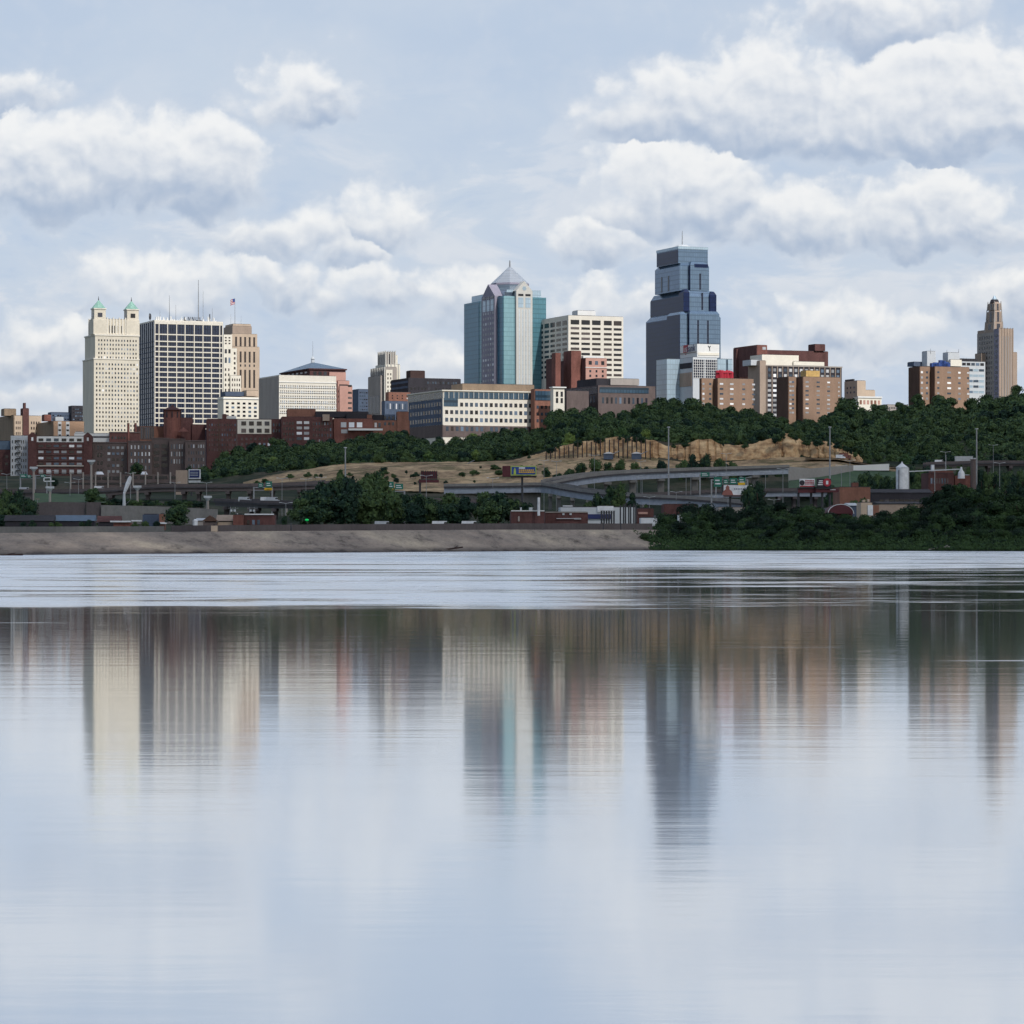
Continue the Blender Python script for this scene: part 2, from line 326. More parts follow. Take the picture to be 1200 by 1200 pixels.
def grid(name, pxs, ds, zf, mat, smooth=True, kind='structure', parent=None):
    v = []; f = []; n = len(pxs)
    for j in range(len(ds[0]) if isinstance(ds[0], (list, tuple)) else len(ds)):
        for i, px in enumerate(pxs):
            d = ds[i][j] if isinstance(ds[0], (list, tuple)) else ds[j]
            x = at(px, d); v.append((x, d, zf(px, d, x)))
    m = len(v)//n
    for j in range(m-1):
        for i in range(n-1):
            a = j*n+i; f.append((a, a+1, a+n+1, a+n))
    b = MB(); b.v = v; b.f = f
    o = b.build(name, mat, parent, smooth)
    if kind: o['kind'] = kind
    return o
def frange(a, b, s):
    r = []; x = a
    while x < b+1e-6: r.append(x); x += s
    return r
def fb(x, y, s, o=5): return mn.fractal(Vector((x*s, y*s, 3.3)), 1.0, 2.0, o)
# ground
m_ground, nt, b_ = newmat('grass_ground')
n_ = noisen(nt, coords(nt, (1, 1, 1)), .02, 8, .65); n2_ = noisen(nt, coords(nt, (1, 1, 1)), .35, 5, .7)
r_ = ramp(nt, n_, [(.35, lin((38, 48, 38))), (.5, lin((56, 66, 48))), (.62, lin((92, 86, 72))), (.75, lin((70, 66, 62)))])
r2_ = ramp(nt, n2_, [(.3, (.45, .45, .45)), (.7, (1, 1, 1))])
mx_ = nd(nt, 'ShaderNodeMix', data_type='RGBA', blend_type='MULTIPLY'); mx_.inputs[0].default_value = 1
nt.links.new(r_.outputs[0], mx_.inputs[6]); nt.links.new(r2_.outputs[0], mx_.inputs[7]); nt.links.new(mx_.outputs[2], b_.inputs['Base Color']); b_.inputs['Roughness'].default_value = .95
b_.inputs['Specular IOR Level'].default_value = .1
pxs = [-3000, -1800, -1000]+frange(-600, 1800, 12)+[2400, 3000, 4200]
dlist = []
for p in pxs:
    sh = interp(SHORE, p)
    dlist.append([sh-60, sh, sh+12, sh+34, sh+41, sh+60, 850]+[1000, 1100, 1200, 1285, 1297, 1350, 1400, 1450, 1475, 1500, 1525, 1550, 1575, 1600, 1620, 1640, 1660, 1680, 1690, 1700, 1710, 1720, 1750, 1800, 1875, 1950, 2025, 2100, 2250, 2400, 2700, 3000, 4000, 6000, 12000, 25000])
grid('ground', pxs, dlist, lambda p, d, x: tz(p, d)+(.5*fb(x, d, .05) if d > 760 else 0), m_ground)
# gravel river bank
m_grav, nt, b_ = newmat('gravel_bank')
cv = coords(nt, (1, 1, 1)); n1 = noisen(nt, cv, .035, 6, .6)
vo = nd(nt, 'ShaderNodeTexVoronoi'); vo.inputs['Scale'].default_value = 1.6; nt.links.new(cv, vo.inputs['Vector'])
n3 = noisen(nt, coords(nt, (1, .35, 1)), .22, 9, .75)
base = ramp(nt, n1, [(.3, lin((138, 127, 119))), (.5, lin((155, 143, 133))), (.7, lin((180, 167, 150)))])
sp_ = ramp(nt, n3, [(.32, (.28, .27, .27)), (.45, (.8, .8, .8)), (.7, (1.25, 1.22, 1.15))])
mx_ = nd(nt, 'ShaderNodeMix', data_type='RGBA', blend_type='MULTIPLY'); mx_.inputs[0].default_value = 1
nt.links.new(base.outputs[0], mx_.inputs[6]); nt.links.new(sp_.outputs[0], mx_.inputs[7])
vr = ramp(nt, vo.outputs['Distance'], [(.0, (.7, .7, .7)), (.5, (1.1, 1.1, 1.1))])
mx2 = nd(nt, 'ShaderNodeMix', data_type='RGBA', blend_type='MULTIPLY'); mx2.inputs[0].default_value = .8
nt.links.new(mx_.outputs[2], mx2.inputs[6]); nt.links.new(vr.outputs[0], mx2.inputs[7])
# wet dark foot of the bank
geo = nd(nt, 'ShaderNodeNewGeometry'); sz = nd(nt, 'ShaderNodeSeparateXYZ'); nt.links.new(geo.outputs['Position'], sz.inputs[0])
wn_ = nd(nt, 'ShaderNodeMath', op='MULTIPLY_ADD'); nt.links.new(n3, wn_.inputs[0]); wn_.inputs[1].default_value = -3.0; nt.links.new(sz.outputs[2], wn_.inputs[2])
wr = ramp(nt, wn_.outputs[0], [(-1.0 if False else 0, (.38, .37, .38)), (.12, (1, 1, 1))])
mp_ = nd(nt, 'ShaderNodeMapRange'); nt.links.new(wn_.outputs[0], mp_.inputs[0]); mp_.inputs[1].default_value = -1.5; mp_.inputs[2].default_value = -.5
mx3 = nd(nt, 'ShaderNodeMix', data_type='RGBA', blend_type='MIX'); nt.links.new(mp_.outputs[0], mx3.inputs[0])
mx3.inputs[6].default_value = (*lin((58, 53, 54)), 1); nt.links.new(mx2.outputs[2], mx3.inputs[7])
nt.links.new(mx3.outputs[2], b_.inputs['Base Color']); b_.inputs['Roughness'].default_value = .95; b_.inputs['Specular IOR Level'].default_value = .15
pxs = frange(-600, 790, 4)
def bankz(p, d, x):
    sh = interp(SHORE, p); t = (d-sh)/34; cr = interp(CREST, p)
    ed = max(0, 1-abs(t-.5)*2)
    return interp([(-.3, -1.2), (0, -.15), (1, cr)], t)+ed*(.35*fb(x, d, .12, 6)+.12*fb(x, d, .7, 3))+.02
grid('gravel_bank', pxs, [[interp(SHORE, p)-8+42*k/26 for k in range(27)] for p in pxs], bankz, m_grav)
m_conc = wall('pale_concrete', (158, 154, 150), .12)
m_concd = wall('grey_concrete', (132, 130, 128), .2)
m_concb = wall('brown_grey_concrete', (98, 91, 92), .2)
grid('path', frange(-600, 790, 12), [[interp(SHORE, p)+34, interp(SHORE, p)+37] for p in frange(-600, 790, 12)], lambda p, d, x: interp(CREST, p)+.06, m_conc)
# flood wall: pale on the left, dark brown beyond
def strip_wall(name, pts, hgt, thick, mat, label, cat='wall', cap=None):
    """wall along ground points [(px,d,zbottom)]"""
    mb = MB(); n = 0; P = [(at(p, d), d, z) for p, d, z in pts]
    hs = hgt if isinstance(hgt, list) else [hgt]*len(P)
    for i, (x, y, z) in enumerate(P):
        mb.v += [(x, y, z-1), (x, y, z+hs[i]), (x, y+thick, z+hs[i]), (x, y+thick, z-1)]
    for i in range(len(P)-1):
        a = 4*i; mb.f += [(a, a+4, a+5, a+1), (a+1, a+5, a+6, a+2), (a+2, a+6, a+7, a+3)]
    e = 4*(len(P)-1); mb.f += [(0, 1, 2, 3), (e+3, e+2, e+1, e)]
    o = mb.build(name, mat); tag(o, label, cat); return o
fw = lambda a, b: [(p, interp(SHORE, p)+44, interp(CREST, p)) for p in frange(a, b, 12)]
strip_wall('flood_wall', fw(-600, 198), 1.15, .6, m_concd, 'long pale grey concrete flood wall above the gravel bank on the left')
strip_wall('flood_wall', fw(200.5, 772), [1.25+.35*(p-200)/570 for p in frange(200.5, 772, 12)], .6, m_concb, 'long dark brown flood wall above the gravel bank, from the pier to the bushes')
# piles of driftwood at the water's edge
# rock bluff and dirt slopes
m_rock, nt, b_ = newmat('rock')
n1 = noisen(nt, coords(nt, (1, 1, .12)), .16, 7, .7); n2 = noisen(nt, coords(nt, (.5, .5, 3)), .25, 6, .6)
r1 = ramp(nt, n1, [(.28, lin((112, 84, 68))), (.45, lin((176, 142, 106))), (.62, lin((216, 184, 142))), (.8, lin((230, 206, 168)))])
r2 = ramp(nt, n2, [(.3, (.5, .48, .46)), (.55, (1, 1, 1))])
mx_ = nd(nt, 'ShaderNodeMix', data_type='RGBA', blend_type='MULTIPLY'); mx_.inputs[0].default_value = .8
nt.links.new(r1.outputs[0], mx_.inputs[6]); nt.links.new(r2.outputs[0], mx_.inputs[7]); nt.links.new(mx_.outputs[2], b_.inputs['Base Color']); b_.inputs['Roughness'].default_value = .95
b_.inputs['Specular IOR Level'].default_value = .1
m_dirt, nt, b_ = newmat('dirt')
n1 = noisen(nt, coords(nt, (.6, .3, 1)), .12, 9, .72)
r1 = ramp(nt, n1, [(.3, lin((96, 80, 66))), (.46, lin((156, 132, 104))), (.6, lin((196, 168, 132))), (.75, lin((158, 142, 114)))])
gr_ = nd(nt, 'ShaderNodeMix', data_type='RGBA'); gp_ = noisen(nt, coords(nt, (1, 1.6, 1)), .045, 7, .7)
gm_ = nd(nt, 'ShaderNodeMapRange'); nt.links.new(gp_, gm_.inputs[0]); gm_.inputs[1].default_value = .5; gm_.inputs[2].default_value = .6; gm_.inputs[4].default_value = .75
nt.links.new(gm_.outputs[0], gr_.inputs[0]); nt.links.new(r1.outputs[0], gr_.inputs[6]); gr_.inputs[7].default_value = (*lin((84, 84, 58)), 1)
nt.links.new(gr_.outputs[2], b_.inputs['Base Color']); b_.inputs['Roughness'].default_value = .97; b_.inputs['Specular IOR Level'].default_value = .1
# slope: a sheet lying on the terrain
def slope_top(p): return interp([(285, 1665), (330, 1700), (400, 1722), (660, 1700), (700, 1684), (1060, 1684)], p)
def slope_bot(p): return interp([(285, 1655), (330, 1600), (420, 1575), (560, 1555), (620, 1570), (700, 1625), (900, 1630), (950, 1625), (1000, 1630), (1060, 1650)], p)
pxs = frange(285, 1060, 4)
grid('dirt_slope', pxs, [[slope_bot(p)+(slope_top(p)-slope_bot(p))*k/16 for k in range(17)] for p in pxs], lambda p, d, x: tz(p, d)+.75+.5*fb(x, d, .09)+.25*fb(x, d, .4), m_dirt)
# cliff: vertical rock face, bottom and top rows as seen, about 1690 m away
CLT = [(612, 538), (640, 528), (680, 517), (715, 513), (745, 513), (765, 516), (780, 522), (800, 521), (815, 516), (830, 514), (845, 521), (870, 521), (890, 518), (908, 514), (920, 508), (930, 509), (942, 518), (960, 517), (975, 519), (990, 524), (1005, 533), (1012, 540)]
CLB = [(612, 541), (640, 537), (700, 537), (740, 540), (790, 546), (860, 546), (920, 542), (1012, 542)]
mb = MB(); pxs = frange(612, 1012, 1.5); NK = 14
for i, p in enumerate(pxs):
    rt, rb = interp(CLT, p), interp(CLB, p)+3
    for k in range(NK+1):
        t = k/NK; d = 1684+16*t**1.3; x = at(p, d); z = zr(rb+(rt-rb)*t, d)
        x2 = x; d2 = d+2.6*fb(x, z*.5, .05, 6)+1.2*fb(x, z, .3, 3)+(1.6 if (x*.16+9*fb(x, 0, .01)) % 1 > .8 else 0)
        mb.v.append((x2, d2, z+(.8*fb(x, 5, .2) if k == NK else 0)))
    mb.v.append((at(p, 1725), 1725, zr(rt+1.0, 1725)-.3))
for i in range(len(pxs)-1):
    for k in range(NK+1):
        a = i*(NK+2)+k; mb.f.append((a, a+NK+2, a+NK+3, a+1))
tag(mb.build('rock_bluff', m_rock), kind='structure')
# soldier piles standing in front of the retained cliff
m_pile = plain('rusty_steel', (66, 56, 54), .8)
for i, p in enumerate(frange(640, 762, 5.3)):
    d = 1681; zb = zr(interp(CLB, p), d); zt = zr(interp(CLT, p)-1, d)
    o = MB().box(-.22, .22, -.3, .3, 0, zt-zb+rnd.uniform(-.6, 1.0)).box(-.34, .34, -.1, .1, 0, zt-zb-.7).build('steel_pile', m_pile, loc=(at(p, d), d, zb-1))
    tag(o, 'thin dark steel pile standing against the pale cut cliff', 'pile', 'steel piles along the cut cliff')
# ---------------------------------------------------------------- river
m_wat, nt, b_ = newmat('river_water'); L = nt.links.new
def mm(op, a, b=None, c=None, clamp=False):
    n = nd(nt, 'ShaderNodeMath', op=op); n.use_clamp = clamp
    for i, v in enumerate((a, b, c)):
        if v is None: continue
        if isinstance(v, (int, float)): n.inputs[i].default_value = v
        else: L(v, n.inputs[i])
    return n.outputs[0]
def mr(x, a, b, c=0, d=1, s='SMOOTHSTEP'):
    n = nd(nt, 'ShaderNodeMapRange', interpolation_type=s); L(x, n.inputs[0])
    for i, v in enumerate((a, b, c, d)): n.inputs[i+1].default_value = v
    return n.outputs[0]
tc = nd(nt, 'ShaderNodeTexCoord'); s_ = nd(nt, 'ShaderNodeSeparateXYZ'); L(tc.outputs['Object'], s_.inputs[0])
X, Y = s_.outputs[0], s_.outputs[1]
big = noisen(nt, coords(nt, (.02, .02, 1)), 1, 3, .5)
st1 = noisen(nt, coords(nt, (.03, .075, 1)), 1, 7, .66)     # wind streaks on the far water
st2 = noisen(nt, coords(nt, (.10, .40, 1)), 1, 6, .7)
st3 = noisen(nt, coords(nt, (.02, .018, 1)), 1, 5, .6)
Yw = mm('ADD', Y, mm('MULTIPLY', mm('SUBTRACT', mm('ADD', big, mm('MULTIPLY', st2, .5)), .75), mm('MULTIPLY', Y, .55)))
far = mr(Yw, 102, 127)
right = mr(mm('DIVIDE', X, mm('MAXIMUM', Y, 1)), -.01, .055)
calm = mm('MULTIPLY', right, mm('SUBTRACT', 1, mr(Yw, 240, 330)))
stk = mr(mm('ADD', mm('MULTIPLY', st1, .6), mm('MULTIPLY', st2, .4)), .50, .63)
thr = mm('SUBTRACT', 1, mm('MULTIPLY', calm, mm('SUBTRACT', 1, stk)))
gap = mm('MULTIPLY', mr(st1, .52, .40), .85)                      # smooth slicks inside the ruffled water
gap2 = mm('MULTIPLY', mr(st2, .49, .40), .7)
gap3 = mm('MULTIPLY', mr(st3, .56, .40), .45)
keep = mm('SUBTRACT', 1, mm('MAXIMUM', mm('MAXIMUM', gap, gap2), gap3))
m_far = mm('MULTIPLY', mm('MULTIPLY', far, thr), keep)
near_st = mr(noisen(nt, coords(nt, (.10, .7, 1)), 1, 6, .7), .66, .78)
line = mm('MULTIPLY', mr(noisen(nt, coords(nt, (.035, .33, 1)), 1, 4, .6), .67, .72), mr(Y, 55, 75))      # thin ruffled lines on the calm water
m_far = mm('MAXIMUM', m_far, mm('MULTIPLY', line, .75))
base_r = mm('ADD', .043, mm('MULTIPLY', mm('SUBTRACT', 1, mr(Y, 22, 95)), .038))
rough = mm('ADD', mm('MULTIPLY', m_far, .33), mm('MULTIPLY_ADD', near_st, .04, base_r))
L(rough, b_.inputs['Roughness'])
b_.inputs['Metallic'].default_value = .94
cm = nd(nt, 'ShaderNodeMix', data_type='RGBA'); L(m_far, cm.inputs[0]); cm.inputs[6].default_value = (.67, .71, .76, 1); cm.inputs[7].default_value = (.84, .865, .91, 1)
L(cm.outputs[2], b_.inputs['Base Color']); b_.inputs['IOR'].default_value = 1.33
w1 = nd(nt, 'ShaderNodeTexNoise'); L(coords(nt, (.9, 3.2, 1)), w1.inputs['Vector']); w1.inputs['Scale'].default_value = 1; w1.inputs['Detail'].default_value = 4
w2 = nd(nt, 'ShaderNodeTexNoise'); L(coords(nt, (.12, .6, 1)), w2.inputs['Vector']); w2.inputs['Scale'].default_value = 1; w2.inputs['Detail'].default_value = 3
hh = mm('MULTIPLY_ADD', w2.outputs['Fac'], 3.0, w1.outputs['Fac'])
bu = nd(nt, 'ShaderNodeBump'); L(hh, bu.inputs['Height']); bu.inputs['Strength'].default_value = 1
L(mm('MULTIPLY_ADD', m_far, .03, mm('MULTIPLY_ADD', mr(Y, 20, 100), .0005, .0011)), bu.inputs['Distance']); L(bu.outputs[0], b_.inputs['Normal'])
mb = MB(); mb.v = [(-6000, -800, 0), (6000, -800, 0), (6000, 900, 0), (-6000, 900, 0)]; mb.f = [(0, 1, 2, 3)]
tag(mb.build('river', m_wat), kind='structure')

# ---------------------------------------------------------------- the cloud added out of view, shaped to shade the near shore and the bluff
m_shade_cloud, nt, bb = newmat('shade_cloud_white'); bb.inputs['Base Color'].default_value = (.85, .86, .88, 1); bb.inputs['Roughness'].default_value = 1; bb.inputs['Alpha'].default_value = .57     # thin cloud lets a little sun through
ALT = 900; SX, SY = -sd.x/sd.z*ALT, -sd.y/sd.z*ALT      # where the shadow of a point at that height falls
q = MB(); nx, ny = 130, 110
def inside(gx, gy):
    """1 inside the shadow (ground position), 0 in sunlight"""
    e = 110*fb(gx, gy, .004, 4)
    far_edge = 2125+.25*e
    f = min(1, max(0, (far_edge-gy)/60)); n = min(1, max(0, (gy-330+e)/150)); l = min(1, max(0, (gx+560+e)/80)); r_ = min(1, max(0, (640-gx+e)/80))
    s_ = min(f, n, l, r_)
    dx, dy = (gx-at(180, 556))/30, (gy-556)/75
    hole = max(0, 1-(dx*dx+dy*dy)); s_ = min(s_, 1-1.6*hole) if hole > 0 else s_
    return max(0, s_)
vid = {}
for sgn in (1, -1):
    for j in range(ny+1):
        for i in range(nx+1):
            gx = -640+1360*i/nx; gy = 200+2000*j/ny; s_ = inside(gx, gy); t = s_*s_*(3-2*s_)
            z = ALT+(sgn*(110*t if sgn > 0 else 26*t)+(38 if sgn > 0 else 10)*t*fb(gx, gy, .009, 5) if s_ > 0 else 0)
            vid[(sgn, i, j)] = (len(q.v), s_); q.v.append((gx-SX*(1), gy-SY*(1), z))
    for j in range(ny):
        for i in range(nx):
            c4 = [vid[(sgn, i+a, j+b)] for a, b in ((0, 0), (1, 0), (1, 1), (0, 1))]
            if min(c[1] for c in c4) > .04:
                f = tuple(c[0] for c in c4); q.f.append(f if sgn > 0 else f[::-1])
tag(q.build('shade_cloud', m_shade_cloud, smooth=True), kind='structure')

def gz(px, d, row): return min(zr(row, d), tz(px, d))
# ---------------------------------------------------------------- building kit
M = {}
M['cream'] = wall('cream_stone', (214, 206, 190), .12)
M['cream2'] = wall('cream_concrete', (222, 216, 204), .08)
M['ivory'] = wall('white_terracotta', (232, 226, 212), .07)
M['white'] = wall('white_paint', (226, 226, 224), .06)
M['tan'] = wall('tan_stone', (196, 176, 156), .14)
M['tanpink'] = wall('pinkish_tan_brick', (196, 160, 132), .12)
M['tandark'] = wall('dusky_tan_shade_brick', (140, 122, 104), .2)
M['grey'] = wall('grey_stone', (164, 156, 150), .14)
M['ltgrey'] = wall('light_grey_panel', (196, 200, 204), .08)
M['greytan'] = wall('grey_tan_limestone', (168, 150, 136), .15)
M['brick'] = wall('red_brick', (126, 84, 76), .3, sc=.2)
M['brickd'] = wall('dark_red_brick', (98, 68, 66), .32, sc=.2)
M['bricko'] = wall('orange_brick', (138, 98, 84), .25, sc=.2)  # orange brick; on the left rows its warm tone paints the sunlit parts
M['brickb'] = wall('brown_brick', (150, 124, 106), .16, sc=.2)
M['brickbd'] = wall('deep_brown_shade_brick', (96, 74, 64), .2, sc=.2)
M['brickgrey'] = wall('grey_brown_brick', (104, 92, 90), .2, sc=.2)
M['pink'] = wall('pink_granite', (190, 148, 136), .12)
M['maroon'] = wall('maroon_granite', (84, 58, 58), .2)
M['purple'] = wall('grey_purple_granite', (146, 142, 156), .1)
M['stone'] = wall('pale_grey_stone', (196, 194, 188), .08)
M['dark'] = wall('dark_cladding', (58, 56, 62), .25)
M['darkb'] = wall('dark_brown_cladding', (72, 56, 54), .25)
M['bluegrey'] = wall('blue_grey_cladding', (84, 96, 116), .2)
M['roof'] = wall('dark_roofing', (66, 64, 68), .25)
M['roofblue'] = plain('blue_grey_metal_roof', (84, 104, 124), .45)
M['copper'] = plain('green_copper_roof', (136, 176, 162), .7)
M['red'] = plain('bright_red_paint', (168, 36, 54), .5)
M['yellow'] = plain('yellow_tan_paint', (200, 164, 100), .7)
M['bluepaint'] = plain('deep_blue_paint', (44, 74, 140), .5)
M['steel'] = plain('galvanised_steel', (150, 152, 156), .45, .6)
M['dsteel'] = plain('dark_steel', (46, 46, 52), .5)
M['g_dark'] = glass('dark_window_glass', (30, 32, 42), .15)
M['g_mid'] = glass('blue_grey_window_glass', (70, 84, 100), .2)
M['g_light'] = glass('blinds_behind_glass', (170, 172, 176), .4)
M['g_white'] = glass('white_window_frames', (214, 214, 216), .6)
M['g_brown'] = glass('brown_window_glass', (62, 54, 54), .2)
M['gt'] = glass('teal_curtain_wall', (92, 138, 152), .3, .3, (1.6, 4.0), .10, .72)
M['gtl'] = glass('pale_teal_curtain_wall', (134, 172, 182), .25, .3, (1.6, 4.0), .10, .8)
M['gtd'] = glass('shaded_teal_curtain_wall', (66, 118, 142), .3, .12, (1.6, 4.0), .1, .75, .35)
M['gn'] = glass('navy_shade_curtain_wall', (20, 36, 74), .3, .05, (1.7, 3.9), .18, .7, .3)  # navy glass; on left faces it carries their shade
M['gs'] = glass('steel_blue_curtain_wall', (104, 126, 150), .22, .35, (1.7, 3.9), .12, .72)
M['gb'] = glass('band_of_blue_glass', (60, 84, 104), .15, .2, (2.4, 8), .25, .5)
M['gp'] = glass('pale_blue_glass', (170, 190, 204), .3, .2, (2.2, 4), .1, .8)
M['gk'] = glass('black_blue_glass', (34, 40, 62), .2, .1, (1.8, 4), .3, .6)
M['groof'] = glass('silver_glass_roof', (176, 182, 190), .35, .3, (2.5, 2.5), .1, .85)
TH = R(22)
winmesh = {}
class Blk: pass
class Bd:
    def __init__(s, name, label, cat, L, C, R_, d, group=None, th=TH, zb=None):
        s.d = d; s.ca, s.sa = math.cos(th), math.sin(th); s.Xc = at(C, d)
        s.zb = (tz(C, d)-6) if zb is None else zb
        s.root = tag(empty(name, (s.Xc, d, s.zb), th), label, cat, group)
        s.nw = 0; s.pend = {}
    def fx(s, px, y=0):
        k = (px-600)/F; return (k*(s.d+y*s.ca)-s.Xc+y*s.sa)/(s.ca-k*s.sa)
    def ly(s, px, x=0):
        k = (px-600)/F; return (s.Xc+x*s.ca-k*(s.d+x*s.sa))/(s.sa+k*s.ca)
    def z(s, row, x=0, y=0): return zr(row, s.d+x*s.sa+y*s.ca)-s.zb
    def blk(s, part, L, C, R_, top, bot=None, mat='grey', inset=0, W=None, build=True, bevel=0, tx=0, roof=True, label=None):
        """a block whose near corner is seen at C, left end at L (or W metres deep), right end at R_"""
        b = Blk(); b.y0 = inset; b.x0 = s.fx(C, inset); b.x1 = s.fx(R_, inset)
        b.y1 = inset+W if W else s.ly(L, b.x0)
        b.y1 = max(b.y1, b.y0+1.5)
        b.z1 = s.z(top, b.x0, b.y0); b.z0 = 0 if bot is None else s.z(bot, b.x0, b.y0)
        if build:
            mb = MB().box(b.x0, b.x1, b.y0, b.y1, b.z0, b.z1-(bevel or 0))
            if bevel: mb.v = []; mb.f = []; mb.box(b.x0, b.x1, b.y0, b.y1, b.z0, b.z1-bevel); mb.box(b.x0, b.x1, b.y0, b.y1, b.z1-bevel+.002, b.z1, tx or bevel, tx or bevel)
            b.o = mb.build(part, M[mat], s.root)
            if label: b.o['label'] = label
            if roof and not bevel:
                t = .5; w_, d_ = b.x1-b.x0, b.y1-b.y0
                MB().box(b.x0+.4, b.x1-.4, b.y0+.4, b.y1-.4, b.z1+.003, b.z1+.25).build('roof', M['roof'], s.root)
        return b
    def box(s, part, x0, x1, y0, y1, z0, z1, mat, parent=None, **k):
        return MB().box(x0, x1, y0, y1, z0, z1, **k).build(part, M[mat], parent or s.root)
    def win(s, b, face, pa, pb, nc, ra, rb, nr, wf=.5, hf=.5, mats=('g_dark',), part='window', skip=0, deep=.12, seed=1, cap=100):
        rr = random.Random(seed+int(pa*7)+int(ra*3))
        if face == 'f': A, B_ = s.fx(pa, b.y0), s.fx(pb, b.y0); zx, zy = b.x0, b.y0
        else: A, B_ = s.ly(pa, b.x0), s.ly(pb, b.x0); zx, zy = b.x0, b.y0
        if A > B_: A, B_ = B_, A
        z1, z0 = s.z(ra, zx, zy), s.z(rb, zx, zy)
        cw, ch = (B_-A)/nc, (z1-z0)/nr; w_, h_ = cw*wf, ch*hf
        for j in range(nr):
            for i in range(nc):
                if skip and rr.random() < skip: continue
                u = A+cw*(i+.5); zc = z1-ch*(j+.5); mt = rr.choice(mats)
                if s.nw < cap and part == 'window':
                    key = (face, round(w_, 2), round(h_, 2), mt, deep)
                    if key not in winmesh:
                        q = MB()
                        if face == 'f': q.box(-w_/2, w_/2, -deep, .3, -h_/2, h_/2)
                        else: q.box(-deep, .3, -w_/2, w_/2, -h_/2, h_/2)
                        winmesh[key] = q.mesh('window', M[mt])
                    o = bpy.data.objects.new('window', winmesh[key]); COL.objects.link(o); o.parent = s.root
                    o.location = (u, b.y0, zc) if face == 'f' else (b.x0, u, zc); s.nw += 1
                else:
                    q = s.pend.setdefault((part, mt), MB())
                    if face == 'f': q.box(u-w_/2, u+w_/2, b.y0-deep, b.y0+.3, zc-h_/2, zc+h_/2)
                    else: q.box(b.x0-deep, b.x0+.3, u-w_/2, u+w_/2, zc-h_/2, zc+h_/2)
    def band(s, b, face, pa, pb, ra, rb, mat, part='window_band', deep=.15, label=None):
        if face == 'f': A, B_ = s.fx(pa, b.y0), s.fx(pb, b.y0)
        else: A, B_ = s.ly(pb, b.x0), s.ly(pa, b.x0)
        z1, z0 = s.z(ra, b.x0, b.y0), s.z(rb, b.x0, b.y0)
        if face == 'f': o = s.box(part, A, B_, b.y0-deep, b.y0+.3, z0, z1, mat)
        else: o = s.box(part, b.x0-deep, b.x0+.3, A, B_, z0, z1, mat)
        if label: o['label'] = label
        return o
    def done(s):
        for (part, mt), q in s.pend.items():
            o = q.build(part, M[mt], s.root)
            if part == 'window': o['kind'] = 'stuff'
    def mast(s, px, r0, r1, y=5, r=.25, part='antenna', mat='steel'):
        x = s.fx(px, y); return MB().cone(x, y, r, r*.4, s.z(r1, x, y), s.z(r0, x, y), 6).build(part, M[mat], s.root)

# ---- twin turret tower
b = Bd('stone_tower', 'tall cream stone tower with two green copper topped turrets', 'skyscraper', 97, 110, 162, 2440)
lo = b.blk('lower_shaft', 97, 110, 163, 420, None, 'cream')
up = b.blk('upper_shaft', 99.5, 111.5, 163, 392, 420, 'cream', inset=1.0)
cr = b.blk('crown', 104, 113, 163, 373.5, 392, 'cream', inset=3.0)
b.box('cornice', up.x0-.5, up.x1+.5, up.y0-.5, up.y1+.5, up.z1-.8, up.z1+.4, 'cream2'); b.box('cornice', lo.x0-.4, lo.x1+.4, lo.y0-.4, lo.y1, lo.z1-.6, lo.z1+.3, 'cream2')
b.win(lo, 'f', 111.5, 162.5, 14, 424, 506, 16, .42, .46, ('g_dark', 'g_mid', 'g_dark', 'g_light'), seed=3)
for k in (0, 1):
    b.win(up, 'f', 112.5+k*3.2, 159.5+k*3.2, 7, 396, 421, 5, .2, .45, ('g_dark', 'g_dark', 'g_mid', 'g_light'), seed=4+k, cap=180)
b.win(lo, 'f', 114.7, 165.7, 7, 424, 506, 16, .22, .42, ('g_dark', 'g_mid', 'g_dark', 'g_light'), seed=9, cap=100) if False else None
q = MB()
for i in range(14):     # crown fins
    x = cr.x0+(cr.x1-cr.x0)*(i+.5)/14; q.box(x-.45, x+.45, cr.y0-.8, cr.y0+.3, cr.z0+.5, cr.z1+(1.3 if i % 2 else .5))
for i in range(6):
    y = cr.y0+(cr.y1-cr.y0)*(i+.5)/6; q.box(cr.x0-.8, cr.x0+.3, y-.45, y+.45, cr.z0+.5, cr.z1+(1.3 if i % 2 else .5))
q.build('pier', M['cream2'], b.root)
b.win(cr, 'f', 127, 144, 6, 380, 391, 1, .4, .8, ('g_mid', 'g_dark'), part='arched_opening')
for (pl, pc, pr) in ((106, 110.5, 124), (144.5, 149, 162.5)):
    x0, x1 = b.fx(pc, 2), b.fx(pr, 2); wd = x1-x0; cxx = (x0+x1)/2
    t = b.box('turret', x0, x1, 2, 2+wd, b.z(392), b.z(361.5), 'cream')
    b.box('turret_base', x0-.8, x1+.6, 1.4, 2.6+wd, b.z(391.5), b.z(374), 'cream', parent=None)
    MB().box(x0-.5, x1+.5, 1.5, 2.5+wd, b.z(362), b.z(360.6)).build('cornice', M['cream2'], t)
    MB().cone(cxx, 2+wd/2, wd*.62, .35, b.z(360.6)+.01, b.z(351), 8, R(22.5)).build('copper_roof', M['copper'], t)
    MB().cone(cxx, 2+wd/2, .45, .1, b.z(351), b.z(346.3), 6).build('finial', M['dsteel'], t)
    MB().box(cxx-1.9, cxx+1.9, 1.85, 2.2, b.z(371), b.z(366)).build('window', M['g_dark'], t)
    MB().box(x0-.15, x0+.2, 2+wd*.3, 2+wd*.7, b.z(371), b.z(366)).build('window', M['g_dark'], t)
b.done()
